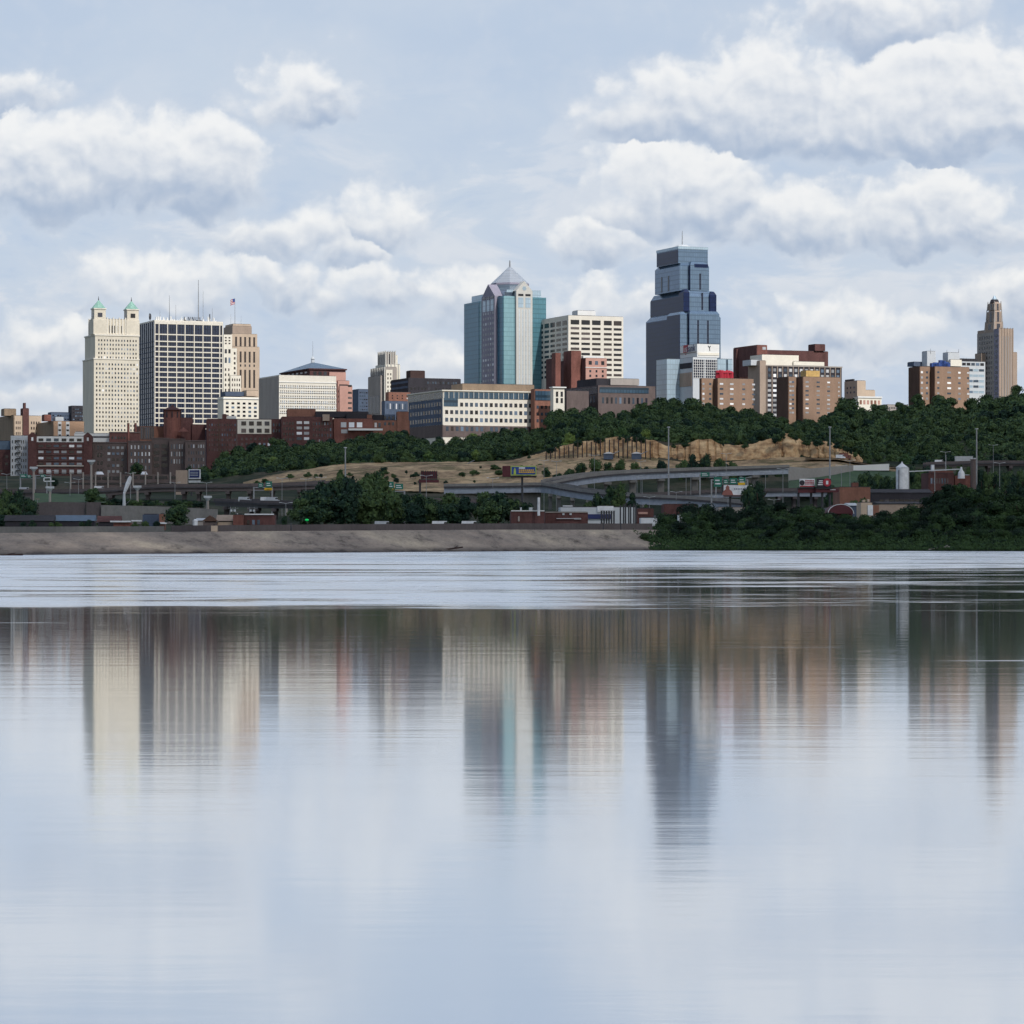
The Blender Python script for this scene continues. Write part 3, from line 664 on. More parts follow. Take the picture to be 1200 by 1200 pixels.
# ---- gridded tower
b = Bd('office_tower', 'dark glass tower wrapped in a white concrete grid, aerials along its roof', 'skyscraper', 162, 181, 261, 2485)
t = b.blk('glass_wall', 162.2, 181, 261, 376.5, None, 'gk')
q = MB(); cols = [181.3, 186.1, 196.2, 206.8, 216.6, 227.4, 237.6, 247.6, 257.2, 260.6]
for c in cols: x = b.fx(c, 0); q.box(x-.36, x+.36, -.8, .2, 0, t.z1)
rows = [377.6, 391.6, 399.8]+[399.8+6.0*k for k in range(1, 18)]
for r in rows:
    z = b.z(r); h_ = .46 if r > 380 else 1.3
    q.box(t.x0-.1, t.x1+.1, -.62, .2, z-h_, z+h_)
q2 = MB()
for a, c in zip(cols[1:8], cols[2:9]):
    for k in (1, 2, 3, 4): x = b.fx(a+(c-a)*k/5); q2.box(x-.13, x+.13, -.45, .2, 0, t.z1-1)
q2.build('mullion', M['bluegrey'], b.root)
q.build('concrete_grid', M['cream2'], b.root)
q = MB()
for r in rows[2:]: z = b.z(r); q.box(t.x0-.35, t.x0+.2, 0, t.y1, z-.22, z+.22)
for k in range(9): y = t.y1*k/8; q.box(t.x0-.4, t.x0+.2, y-.15, y+.15, 0, t.z1)
q.build('side_grid', M['bluegrey'], b.root)
b.box('parapet', t.x0-.2, t.x1+.2, -.4, t.y1, t.z1, t.z1+1.1, 'cream2')
for px, r0, y in ((232.5, 328, 10), (198.5, 346, 8), (238, 341, 14), (248.8, 361, 6), (187.5, 364, 6), (206, 357, 16)): b.mast(px, r0, 376, y, .5 if px > 230 and px < 234 else .22, mat='dsteel' if px == 198.5 else 'steel')
for px, w_ in ((176, 4.2), (245.8, 3.4)):
    x = b.fx(px, 3); z = b.z(371, x, 3)
    MB().cone(0, 0, w_*.65, w_*.55, -.4, .4, 12).build('dish', M['dsteel'], b.root, loc=(x, 3, z)).rotation_euler = (R(90), 0, R(60 if px < 200 else 75))
    b.box('dish_stand', x-.3, x+.3, 2.7, 3.3, t.z1, z, 'steel')
rr = random.Random(5); q = MB()
for k in range(34):
    x = t.x0+2+(t.x1-t.x0-6)*k/34; h_ = rr.uniform(1, 4.6)
    if rr.random() < .5: q.bar((x, 1.5, t.z1+1), (x+rr.uniform(-2, 2), 1.5, t.z1+1+h_), .16, 4)
    else: q.box(x-.5, x+.5, 1, 2, t.z1+1, t.z1+1+h_*.8)
q.build('roof_equipment', M['white'], b.root)
q = MB()
for k, c in enumerate('LANDJ'[::1]):
    x = b.fx(217+k*4.6, .6)
    z0_, z1_ = t.z1+1.2, t.z1+4.4
    q.box(x-1.1, x-.6, .3, .7, z0_, z1_)
    if c in 'AND': q.box(x+.6, x+1.1, .3, .7, z0_, z1_)
    q.box(x-.6, x+1.0, .3, .7, z0_, z0_+.6) if c in 'LDJ' else q.bar((x-.8, .5, z1_), (x+.8, .5, z0_), .25, 4)
q.build('sign_frame', M['dsteel'], b.root)
b.done()
# ---- white terracotta building
b = Bd('old_building', 'narrow white terracotta building stepping down beside the gridded tower', 'building', 255, 262, 284, 2640)
a1 = b.blk('wall', 255, 262, 272, 392, None, 'ivory'); a2 = b.blk('wall', 262, 270, 277.5, 408, None, 'ivory', inset=1.5); a3 = b.blk('wall', 262, 270, 282.5, 440, None, 'ivory', inset=-2)
b.win(a1, 'f', 262.5, 271, 2, 394, 404, 3, .5, .5, ('g_brown',)); b.win(a1, 'f', 262.5, 271, 2, 408, 415, 1, .6, .7, ('g_dark',)); b.win(a2, 'f', 273, 277, 1, 411, 440, 5, .5, .5, ('g_brown',))
b.win(a1, 'f', 262.5, 271, 2, 418, 426, 1, .55, .8, ('g_mid',)); b.win(a3, 'f', 271, 282, 4, 442, 460, 3, .45, .5, ('g_brown',)); b.win(a1, 'f', 262.5, 270, 2, 430, 460, 5, .4, .5, ('g_brown',))
b.done()
# ---- tan setback tower
b = Bd('stone_tower', 'tan stepped stone tower with a flag on its roof, behind the gridded tower', 'skyscraper', 255, 270, 304, 2760)
s1 = b.blk('lower_shaft', 255, 270, 304.2, 406, None, 'tan'); s2 = b.blk('upper_shaft', 257, 271.5, 301.5, 391, 406, 'tan', inset=1.5); s3 = b.blk('crown', 262, 272.5, 295, 382, 391, 'greytan', inset=4)
b.blk('penthouse', 264, 273, 294, 379.5, 382, 'tan', inset=5)
for rr_, (r0, r1) in enumerate(((394, 406), (411, 425), (432, 455))):
    b.win(s2 if rr_ == 0 else s1, 'f', 274, 300.5, 5, r0, r1, 1, .42, .92, ('g_brown',), part='window_bay')
    for k in range(5):
        pass
b.win(s1, 'f', 274, 300.5, 5, 426, 430, 1, .3, .7, ('g_dark',)); b.win(s1, 'l', 258, 268, 4, 412, 455, 8, .4, .5, ('g_brown',))
b.mast(275.3, 349, 381, 6, .28, 'flag_pole'); b.mast(270.5, 368, 382, 8, .15); b.mast(282.5, 370, 380, 8, .15)
def flag(bd, px, r0, r1, wpx, y=6, us=True):
    x = bd.fx(px, y); z0, z1 = bd.z(r1, x, y), bd.z(r0, x, y); wd = wpx*bd.d/F; v = []; f = []
    fl = MB(); n = 10
    for i in range(n+1):
        t = i/n
        for k in range(8): s_ = k/7; fl.v.append((x-wd*t, y+.5*math.sin(t*7)*t, z1-(z1-z0)*s_-wd*.35*t*t))
    for i in range(n):
        for k in range(7): a = i*8+k; fl.f.append((a, a+1, a+9, a+8))
    o = fl.build('flag', M['flag_w'], bd.root)
    if us:
        o.data.materials.append(M['red']); o.data.materials.append(M['bluepaint'])
        for j, p in enumerate(o.data.polygons):
            i, k = divmod(j, 7); p.material_index = 2 if (i < 5 and k < 4) else (1 if k % 2 == 0 else 0)
    return o
M['flag_w'] = plain('white_cloth', (220, 220, 222), .9)
flag(b, 275.3, 350, 356.5, 5.5)
b.done()
# ---- white low building
b = Bd('office_building', 'low white office block with rows of paired windows below the tan stepped tower', 'building', 255, 262, 303, 2400)
t = b.blk('wall', 255, 262, 303, 465, None, 'ivory'); b.blk('penthouse', 284, 289, 303, 457.5, 464, 'tan', inset=6, W=12); b.blk('penthouse', 262, 264, 286, 459, 464, 'bluegrey', inset=12, W=14)
b.box('cornice', t.x0-.5, t.x1+.5, -.6, t.y1, t.z1-1.6, t.z1-.9, 'white')
b.win(t, 'f', 263, 302.5, 6, 470, 499, 6, .5, .5, ('g_brown', 'g_dark', 'g_mid'))
b.done()
# ---- cream slab office
b = Bd('office_building', 'broad cream concrete office block with five rows of narrow slit windows', 'building', 303, 327, 394, 2300)
t = b.blk('wall', 303.3, 327, 394, 439.5, None, 'cream2'); 
b.band(t, 'l', 303.6, 326.8, 440.5, 500, 'grey', 'side_wall', .1)  # grey sheet gives the cream left face its shade by colour
for k in range(6): b.win(t, 'f', 328, 393, 30, 450.8+6.0*k, 455.4+6.0*k, 1, .42, .82, ('g_dark', 'g_mid', 'g_brown'), cap=90)
for k in range(7): z = b.z(447.5+6*k); b.box('ledge', t.x0-.2, t.x1+.2, -.4, .1, z-.25, z+.25, 'white')
b.done()
# ---- hip roofed office
b = Bd('office_building', 'pink granite office building with a blue grey pyramid roof and a flag', 'building', 329, 363, 405, 2480)
m1 = b.blk('wall', 329, 363, 405, 433, None, 'maroon', roof=False)
pk = b.blk('wing', 380, 386, 405.3, 436, None, 'pink', inset=-2); st = b.blk('wing', 392, 396, 409.5, 446, None, 'pink', inset=-5); s2_ = b.blk('wing', 392, 398, 413, 452, None, 'pink', inset=-7)
b.box('eaves', m1.x0-1, m1.x1+1, -1, m1.y1+1, m1.z1+.002, m1.z1+1, 'maroon')
cx_, cy_ = (m1.x0+m1.x1)/2, m1.y1/2; zt = b.z(421)
q = MB(); q.v = [(m1.x0-.5, -.5, m1.z1+1.01), (m1.x1+.5, -.5, m1.z1+1.01), (m1.x1+.5, m1.y1+.5, m1.z1+1.01), (m1.x0-.5, m1.y1+.5, m1.z1+1.01), (cx_, cy_, zt)]; q.f = [(0, 1, 4), (1, 2, 4), (2, 3, 4), (3, 0, 4), (3, 2, 1, 0)]
q.build('pyramid_roof', M['roofblue'], b.root)
MB().cone(cx_, cy_, 1.6, 1.4, zt-.8, zt+2.6, 8).cone(cx_, cy_, 2.0, .2, zt+2.6, zt+5, 8).build('cupola', M['ltgrey'], b.root)
MB().cone(cx_, cy_, .16, .1, zt+5, b.z(396), 5).build('flag_pole', M['steel'], b.root)
b.d_ = b.d
for k in range(3): b.win(m1, 'l', 331, 361, 6, 434.5, 437, 1, .5, .8, ('g_dark',)) if k == 0 else None
b.win(m1, 'f', 366, 384, 3, 434.5, 440, 1, .6, .8, ('g_dark',))
for r in (449.5, 457.5, 463.5, 469.5, 475.5): b.win(st, 'f', 397, 408, 1, r, r+4, 1, .9, .6, ('g_brown',)); b.win(s2_, 'f', 407.5, 412.5, 1, r+1, r+4, 1, .9, .8, ('g_brown',))
for r in (457.5, 463.5, 469.5): b.band(st, 'f', 396.3, 406.5, r, r+2.3, 'g_brown')
b.done()
# ---- hazy blocks far behind
for (L_, C_, R_, t_, m_, lab) in ((413, 420, 432, 456, 'bluegrey', 'blue grey office block far behind, between the pink and the white setback buildings'),
                            (56, 60, 82, 483, 'bluegrey', 'flat blue grey roofline at the far left, behind the tan brick blocks'), (80, 84, 99, 475.5, 'dark', 'dark blue block just left of the twin turret tower'),
                            (1033, 1040, 1064, 474, 'grey', 'low grey building peeping over the trees right of the tan stepped block')):
    b = Bd('office_building', lab, 'building', L_, C_, R_, 2900); t = b.blk('wall', L_, C_, R_, t_, None, m_); b.win(t, 'f', C_+1, R_-1, max(3, int((R_-C_)/3)), t_+2, t_+26, 6, .7, .35, ('g_mid', 'g_dark')); b.done()
# ---- white art deco building
b = Bd('deco_building', 'slender grey and white setback tower with ribbed crown', 'skyscraper', 431, 450, 468, 2700)
w0 = b.blk('lower_wall', 431.3, 446, 464, 440, None, 'grey'); w1_ = b.blk('shaft', 435, 451, 465, 430, None, 'grey', inset=-4)
w2_ = b.blk('white_front', 451, 452.3, 460, 433, None, 'ivory', inset=-5, W=6); w3_ = b.blk('shoulder', 440, 452, 469, 427, None, 'ivory', inset=2)
w4_ = b.blk('crown', 443.5, 452, 463, 412.5, 430, 'grey', inset=3); w5_ = b.blk('crown', 447, 454, 466, 416, 430, 'ivory', inset=5)
q = MB()
for k in range(9): y = w1_.y0+(w1_.y1-w1_.y0)*k/8; q.box(w1_.x0-.7, w1_.x0+.2, y-.35, y+.35, 0, w1_.z1)
for k in range(6): y = w4_.y0+(w4_.y1-w4_.y0)*k/5; q.box(w4_.x0-.7, w4_.x0+.2, y-.35, y+.35, w4_.z0, w4_.z1+1)
for k in range(5): x = w4_.x0+(w4_.x1-w4_.x0)*k/4; q.box(x-.4, x+.4, w4_.y0-.7, w4_.y0+.2, w4_.z0, w4_.z1+1.2)
for k in range(4): x = w3_.x0+(w3_.x1-w3_.x0)*(k+.5)/4; q.box(x-.4, x+.4, w3_.y0-.7, w3_.y0+.2, 0, w3_.z1+.6)
q.build('pier', M['stone'], b.root)
b.win(w1_, 'l', 436, 450, 8, 432, 476, 1, .5, .95, ('g_dark',), part='window_strip'); b.win(w0, 'l', 432, 445, 8, 463, 484, 1, .5, .95, ('g_dark',), part='window_strip')
b.win(w2_, 'f', 453, 459.5, 2, 436, 470, 7, .4, .5, ('g_dark', 'g_brown')); b.win(w3_, 'f', 461, 468, 3, 430, 450, 1, .4, .9, ('g_brown',), part='window_strip'); b.win(w4_, 'f', 454.5, 462.5, 2, 414, 429, 1, .3, .9, ('g_dark',), part='window_strip')
b.done()
# ---- dark block with penthouse
b = Bd('office_building', 'long dark brown office block with a square penthouse, left of the teal tower', 'building', 458, 478.5, 540, 2450)
t = b.blk('wall', 458, 478.5, 540, 443, None, 'dark'); b.blk('penthouse', 476, 481, 498, 434.3, 443, 'darkb', inset=4)
for r in (446, 452): b.band(t, 'l', 459, 478, r, r+2.6, 'bluegrey', 'window_band')
b.win(t, 'f', 500, 536, 12, 446, 450, 1, .6, .7, ('g_mid', 'g_dark')); b.win(t, 'f', 480, 538, 14, 453, 457, 1, .5, .7, ('g_dark',))
b.done()
b = Bd('brick_building', 'small lit orange brick building with white roof clutter under the dark office block', 'building', 452, 455.5, 481, 2250)
t = b.blk('wall', 452, 455.5, 481, 459.5, None, 'bricko'); b.win(t, 'f', 457, 480, 4, 462, 468, 2, .22, .5, ('g_white', 'g_dark')); t2 = b.blk('annex', 447, 451, 478, 470, None, 'bluegrey', inset=-8)
b.win(t2, 'f', 452, 477, 7, 472, 480, 1, .4, .8, ('g_white', 'g_mid'))
b.done()
# ---- large low office with glass top
b = Bd('office_building', 'wide cream office block with a band of blue glass under its roof', 'building', 478, 519, 626, 2150)
t = b.blk('wall', 478.2, 519, 625.5, 458, None, 'cream2'); b.blk('penthouse', 536, 542, 626, 449.5, 457.8, 'tandark', inset=10, W=22)
b.band(t, 'f', 519, 625.5, 498.3, 512, 'brickgrey', 'base_wall', .3); b.band(t, 'l', 478.4, 519, 497.5, 512, 'brickgrey', 'base_wall', .3)
b.band(t, 'f', 520, 625, 459.3, 466.5, 'gb', 'window_band', .3); b.band(t, 'f', 520, 536.5, 466.4, 476, 'gb', 'window_band', .3)
b.band(t, 'l', 478.4, 518.4, 459.3, 466.5, 'gb', 'window_band', .3)
b.box('cornice', t.x0-1, t.x1+.5, -1, t.y1, t.z1-.1, t.z1+.7, 'cream2')
for r in (471.3, 480.3, 489.3): b.win(t, 'f', 538 if r < 475 else 520.5, 624.5, 15 if r < 475 else 18, r, r+4.8, 1, .6, .95, ('g_mid', 'g_mid', 'g_dark'))
for r in (470.5, 479.5, 489): b.win(t, 'l', 480, 517.5, 12, r, r+5, 1, .5, .95, ('g_mid', 'g_dark'))
b.win(t, 'f', 521, 624.5, 18, 499.5, 505, 1, .55, .95, ('g_mid', 'g_brown'), deep=.42)
q = MB()
for k in range(18): x = b.fx(520+105*k/18); q.box(x-.15, x+.15, -.5, 0, b.z(466.5), b.z(459))
q.build('mullion', M['cream2'], b.root)
b.band(t, 'l', 479, 518, 467, 497.4, 'bluegrey', 'side_wall', .04)
b.done()
b = Bd('office_building', 'orange brick wing with glazed top floor at the right end of the cream office block', 'building', 622, 626.5, 648, 2165)
t = b.blk('wall', 622, 626.5, 648, 456, None, 'bricko'); b.band(t, 'f', 627, 647.5, 458, 469, 'gb', deep=.3); b.win(t, 'f', 627.5, 647.5, 4, 473, 497, 3, .5, .45, ('g_mid', 'g_dark')); b.done()
b = Bd('office_building', 'narrow cream pavilion with a flat cornice between the brick wing and dark glass block', 'building', 645, 648.5, 662, 2150)
t = b.blk('wall', 645, 648.5, 661.5, 454.5, None, 'cream2'); b.box('cornice', t.x0-1, t.x1+1, -1.2, t.y1, t.z1, t.z1+.8, 'white'); b.win(t, 'f', 650, 661, 2, 458, 473, 2, .5, .8, ('g_dark',)); b.done()
b = Bd('office_building', 'long dark brick office with a glazed upper storey and a grey penthouse, above the trees', 'building', 660, 701, 760, 2200)
t = b.blk('wall', 660, 701, 768, 451.5, None, 'brickgrey'); b.blk('penthouse', 680, 715.5, 749, 443.5, 451, 'grey', inset=8, W=25); b.blk('wing', 640, 664, 690, 458, None, 'brickgrey', inset=-6)
b.band(t, 'f', 702.5, 760, 453.5, 460, 'gb', deep=.3); b.band(t, 'l', 664, 700, 453, 461, 'gk', deep=.2); b.win(t, 'f', 704, 760, 11, 465, 473, 1, .45, .9, ('g_dark', 'g_mid'))
b.win(t, 'l', 662, 698, 10, 463, 472, 1, .5, .9, ('g_mid', 'g_dark')); b.blk('roof_block', 676, 699, 716, 443.5, 451.5, 'dark', inset=10)
b.done()
# ---- teal tower
b = Bd('glass_tower', 'teal glass tower with stone gabled bays and a silver pyramid roof', 'skyscraper', 544, 588, 640, 2600)
t = b.blk('teal_wall', 544, 590, 640, 347.3, None, 'gt', roof=False)
# paler corner strip; left face glass deepened to paint its shade
xq = b.fx(604, 0); yq = b.ly(578, t.x0)
b.band(t, 'f', 590, 604.6, 346.8, 470, 'gtl', 'corner_glass', .5); b.band(t, 'l', 578.6, 589.8, 346.6, 470, 'gtd', 'corner_glass', .5); b.band(t, 'l', 544.2, 561.5, 347.5, 470, 'gtd', 'shaded_side_glass', .3)
# front stone bay
def bay(face, pa, pb, top, apex, mat, n):
    if face == 'f': A, B_ = b.fx(pa, -3), b.fx(pb, -3)
    else: A, B_ = b.ly(pb, -3), b.ly(pa, -3)
    z1 = b.z(top, 0, -3); za = b.z(apex, 0, -3)
    o = MB()
    if face == 'f': o.box(A, B_, t.y0-3, t.y0+.3, 0, z1)
    else: o.box(t.x0-3, t.x0+.3, A, B_, 0, z1)
    o = o.build('stone_bay', M[mat], b.root)
    gb_ = MB(); 
    if face == 'f': gb_.gable(A, B_, t.y0-3, t.y0+5, z1+.002, za)
    else: gb_.gable(t.x0-3, t.x0+5, A, B_, z1+.002, za, 'x')
    gb_.build('gable', M[mat], b.root)
    return A, B_, z1
A, B_, z1 = bay('f', 605, 624, 340, 328.5, 'stone', 4)
dx = (B_-A)
q = MB()
for k in range(9): x = A+dx*(.1+.8*k/8); q.box(x-.18, x+.18, t.y0-3.25, t.y0-2.9, 0, b.z(362))
q.build('rib', M['white'], b.root)
q = MB()
for k in range(4): x = A+dx*(.2+.6*k/3); q.box(x-.5, x+.5, t.y0-3.12, t.y0-2.9, 0, b.z(362))
q.build('window_strip', M['gp'], b.root)
for k in (0, 1):
    xa = A+dx*(.12+.44*k); b.box('window', xa, xa+dx*.32, t.y0-3.15, t.y0-2.9, b.z(360), b.z(348.2), 'gp'); b.box('louvre', xa, xa+dx*.32, t.y0-3.15, t.y0-2.9, b.z(346.5), b.z(344), 'g_dark')
MB().cone(0, 0, dx*.13, dx*.13, -.1, .1, 6).build('window', M['gp'], b.root, loc=(A+dx*.5, t.y0-3.05, b.z(337.5))).rotation_euler.x = R(90)
A, B_, z1 = bay('l', 562.3, 577.7, 345, 330, 'purple', 4)
dy = B_-A
for k in range(3): ya = A+dy*(.08+.3*k); b.box('window', t.x0-3.15, t.x0-2.9, ya, ya+dy*.22, b.z(361, 0, 0)-1, b.z(349), 'gp'); b.box('louvre', t.x0-3.15, t.x0-2.9, ya, ya+dy*.22, b.z(346.5)-1, b.z(345)-.3, 'g_dark')
bl = Blk(); bl.x0 = t.x0-3; bl.y0 = 0
for k in range(15): 
    z = b.z(364+6.1*k)-.6
    for j in range(5): ya = A+dy*(.08+.18*j); b.box('window', t.x0-3.15, t.x0-2.9, ya, ya+dy*.08, z-1.1, z+.9, 'g_light')
# setback lantern storey, drum, pyramid
b.box('lantern_storey', t.x0+5, b.fx(634, 5), 5, t.y1-5, t.z1, b.z(338.5), 'gp')
b.box('louvre', b.fx(592, 4), b.fx(602, 4), 4.8, 5.1, b.z(345.5), b.z(341.5), 'g_mid')
cx_, cy_ = (t.x0+t.x1)/2-1, t.y1/2; cx_ = b.fx(597.5, cy_)
rad = 15.5*2600/F*1.42
MB().cone(cx_, cy_, rad*.72, rad*1.0, b.z(338.5)+.1, b.z(329), 8, R(22.5)).build('drum', M['groof'], b.root)
MB().cone(cx_, cy_, rad*1.04, rad*1.04, b.z(329)+.1, b.z(326.5), 8, R(22.5)).build('drum_rim', M['purple'], b.root)
zz = zr(326.5, 2600+cy_)-b.zb; MB().cone(cx_, cy_, rad*1.04, .6, b.z(326.5)+.01, zr(311.5, 2600+cy_)-b.zb, 8, R(22.5)).build('pyramid_roof', M['groof'], b.root)
MB().cone(cx_, cy_, .9, .5, zr(312.5, 2600+cy_)-b.zb, zr(304.5, 2600+cy_)-b.zb, 6).build('spire', M['steel'], b.root)
MB().gable(t.x1-14, t.x1+1.5, t.y1*.35, t.y1*.62, b.z(338), b.z(329.5), 'x').build('gable', M['stone'], b.root)
b.done()
# ---- white gridded office
b = Bd('office_building', 'white concrete office block with wide dark ribbon windows, right of the teal tower', 'building', 630, 666, 730, 2560)
t = b.blk('wall', 629.5, 666, 730.5, 370, None, 'cream2', th if False else 0) if False else b.blk('wall', 629.5, 666, 730.5, 369.5, None, 'cream2')
b.blk('roof_house', 674, 677, 698, 363.8, 369.3, 'white', inset=14, W=12)
for (pa, pb, n) in ((667.5, 705, 3), (706.5, 729.5, 2)):
    b.win(t, 'f', pa, pb, n, 373.5, 381, 1, .8, .72, ('g_brown', 'g_dark')); b.win(t, 'f', pa, pb, n, 381.4, 447.4, 11, .8, .46, ('g_brown', 'g_dark'))
b.win(t, 'l', 630.5, 665.3, 5, 374, 381.5, 1, .74, .72, ('g_dark',)); b.win(t, 'l', 630.5, 665.3, 5, 381.7, 441.7, 10, .74, .5, ('g_dark',))
b.done()
# ---- brick pair in front of it
b = Bd('brick_building', 'red brick building of several stepped blocks with a pink lit end, below the white office', 'building', 632, 686, 711, 2450)
t = b.blk('wall', 655, 686.5, 711, 419.5, None, 'pink'); b.band(t, 'l', 655, 686.4, 419.6, 460, 'brickd', 'side_wall', .3)  # lit front painted pink, shaded left face painted dark red
b.blk('stair_tower', 658, 669.5, 681, 411, None, 'brick', inset=8, W=16); b.blk('wall', 632, 650, 656, 420, None, 'brickd', inset=14, W=18); b.blk('stair_tower', 641, 651, 657, 413.5, None, 'brick', inset=12, W=8)
b.win(t, 'f', 688, 710, 3, 422.5, 427.5, 1, .5, .9, ('g_dark', 'g_mid')); b.win(t, 'f', 688, 710, 3, 432, 443, 2, .3, .5, ('g_dark',)); b.box('cornice', t.x0-.3, t.x1+.3, -.5, .2, b.z(430.8), b.z(430.1), 'white')
b.box('roof_deck', t.x0, t.x0+18, 5, 9, t.z1+.3, t.z1+2, 'white'); b.done()
# ---- tallest dark blue tower
b = Bd('glass_tower', 'tallest tower of dark blue glass, narrowing in four tiers to a needle spire', 'skyscraper', 757, 799, 844, 2600)
t1 = b.blk('glass_tier', 757, 800.5, 844.5, 365.5, None, 'gs', bevel=4, tx=3)
t2 = b.blk('glass_tier', 762, 802, 839.5, 340, 365.8, 'gs', inset=4, bevel=5, tx=2.5)
t3 = b.blk('glass_tier', 767.5, 796.5, 831, 308, 340.5, 'gs', inset=9, bevel=2.5, tx=2)
t4 = b.blk('glass_tier', 769.5, 795, 829.5, 291.5, 308.4, 'gs', inset=11, roof=False)
b.box('roof_rim', t4.x0-.3, t4.x1+.3, t4.y0-.3, t4.y1+.3, t4.z1+.01, t4.z1+2.2, 'gp'); MB().cone((t4.x0+t4.x1)/2, (t4.y0+t4.y1)/2, 9, 5, t4.z1+2.2, t4.z1+5.5, 10).build('roof_dome', M['ltgrey'], b.root)
b.mast(799.5, 270.5, 289, (t4.y0+t4.y1)/2, .55, 'spire', 'steel')
# left faces in navy, their shade put into the glass colour
b.band(t1, 'l', 757.5, 800.3, 372, 520, 'gn', 'shaded_side_glass', .3); b.band(t2, 'l', 763, 801.5, 346, 365.4, 'gn', 'shaded_side_glass', .3)
# projecting rounded corner and front bays
def pbay(pc, pr, top, bot, inset, W_, m_front, m_side, bev=3):
    k = b.blk('glass_bay', None, pc, pr, top, bot, m_front, inset=inset, W=W_, bevel=bev, tx=1.6)
    b.box('shaded_side_glass', k.x0-.3, k.x0+.2, k.y0+.2, k.y1, k.z0, k.z1-bev, m_side); return k
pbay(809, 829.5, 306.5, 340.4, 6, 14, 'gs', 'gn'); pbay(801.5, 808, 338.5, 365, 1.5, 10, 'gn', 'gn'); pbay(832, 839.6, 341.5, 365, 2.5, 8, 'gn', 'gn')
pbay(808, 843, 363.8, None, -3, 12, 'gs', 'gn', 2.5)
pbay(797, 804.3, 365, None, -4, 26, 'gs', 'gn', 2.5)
b.band(t3, 'f', 812, 828, 309, 313, 'gn', 'window_band', 3.2)
for px, ra, rb, ins in ((818, 375, 404, -3), (829.6, 375, 404, -3), (823, 342, 362, 4), (820.5, 319, 338, 6), (775.5, 320, 338, None), (783.5, 320, 338, None)):
    if ins is None:
        y = b.ly(px, t3.x0); b.box('window_strip', t3.x0-.2, t3.x0+.2, y-1.2, y+1.2, b.z(rb), b.z(ra), 'gk')
    else: x = b.fx(px, ins); b.box('window_strip', x-.8, x+.8, ins-.15, ins+.3, b.z(rb), b.z(ra), 'gk')
b.band(t4, 'l', 770, 794.6, 292.5, 308, 'gn', 'shaded_side_glass', .15)
b.done()
# ---- bank building with the sign
b = Bd('bank_building', 'pale bank building with a red and blue sign, in front of the tallest tower', 'building', 781, 812, 858, 2430)
tp = b.blk('sign_block', 797, 817, 843, 403, 418.5, 'white', inset=8); 
lw = b.blk('wall', 781, 812, 840.5, 418.5, None, 'ltgrey'); lr = b.blk('wing', 836, 841, 858.5, 420.5, None, 'gp', inset=6, W=20); b.blk('wing', 770, 781.5, 806, 420.5, None, 'gp', inset=24, W=20)
b.band(lw, 'f', 812.5, 825.3, 421, 443, 'gk', 'window_grid'); b.band(lw, 'f', 826.5, 839.8, 421, 443, 'gk', 'window_grid'); b.band(lr, 'f', 851, 853, 421, 440, 'gb', 'window_band')
q = MB()
for k in range(12): x = b.fx(812.5+27.3*k/11.5); q.box(x-.14, x+.14, -.35, 0, b.z(443), b.z(421))
for k in range(8): z = b.z(421+3.1*k); q.box(lw.x0, lw.x1, -.3, 0, z-.14, z+.14)
q.build('mullion', M['white'], b.root)
b.band(lw, 'l', 794, 811, 424.5, 431, 'dark', 'window_band'); b.band(lw, 'l', 794, 811, 436, 452, 'greytan', 'lower_wall', .4); b.band(tp, 'l', 797.5, 816, 411.5, 413, 'grey', 'ledge', .4); b.band(tp, 'f', 818, 842.5, 413, 416, 'ivory', 'ledge', .4)
def text(parent, s, size, loc, rz, mat, part='lettering', rx=90):
    cu = bpy.data.curves.new('lettering', 'FONT'); cu.body = s; cu.size = size; cu.extrude = .04; cu.align_x = 'CENTER'; cu.align_y = 'CENTER'
    o = bpy.data.objects.new(part, cu); COL.objects.link(o); dg = bpy.context.evaluated_depsgraph_get()
    me = bpy.data.meshes.new_from_object(o.evaluated_get(dg)); bpy.data.objects.remove(o)
    me.materials.clear(); me.materials.append(mat); o = bpy.data.objects.new(part, me); COL.objects.link(o); o.parent = parent; o.location = loc; o.rotation_euler = (R(rx), 0, rz); return o
M['navy'] = plain('navy_paint', (24, 36, 92), .5)
ym = lambda p: b.ly(p, tp.x0)
zs = b.z(407.3, tp.x0, 8)
text(b.root, 'bank', 8.0, (tp.x0-.25, ym(810), zs), R(-90), M['navy'])
text(b.root, 'us', 7.0, (tp.x0-.32, ym(803.6), zs), R(-90), M['white'])
MB().prism([(-4.2, -3.2), (0, -4.6), (4.2, -3.2), (4.2, 3.2), (-4.2, 3.2)], -.1, .1).build('logo', M['red'], b.root, loc=(tp.x0-.1, ym(803.6), zs)).rotation_euler = (R(90), 0, R(-90))
MB().bar((-1, 0, 2), (.2, 0, .6), .3).bar((.2, 0, .6), (1.2, 0, 1.8), .3).bar((.2, 0, .6), (.6, 0, -2), .3).build('logo', M['dsteel'], b.root, loc=(b.fx(831, 8), 7.8, b.z(407.5, 0, 8)))
b.done()
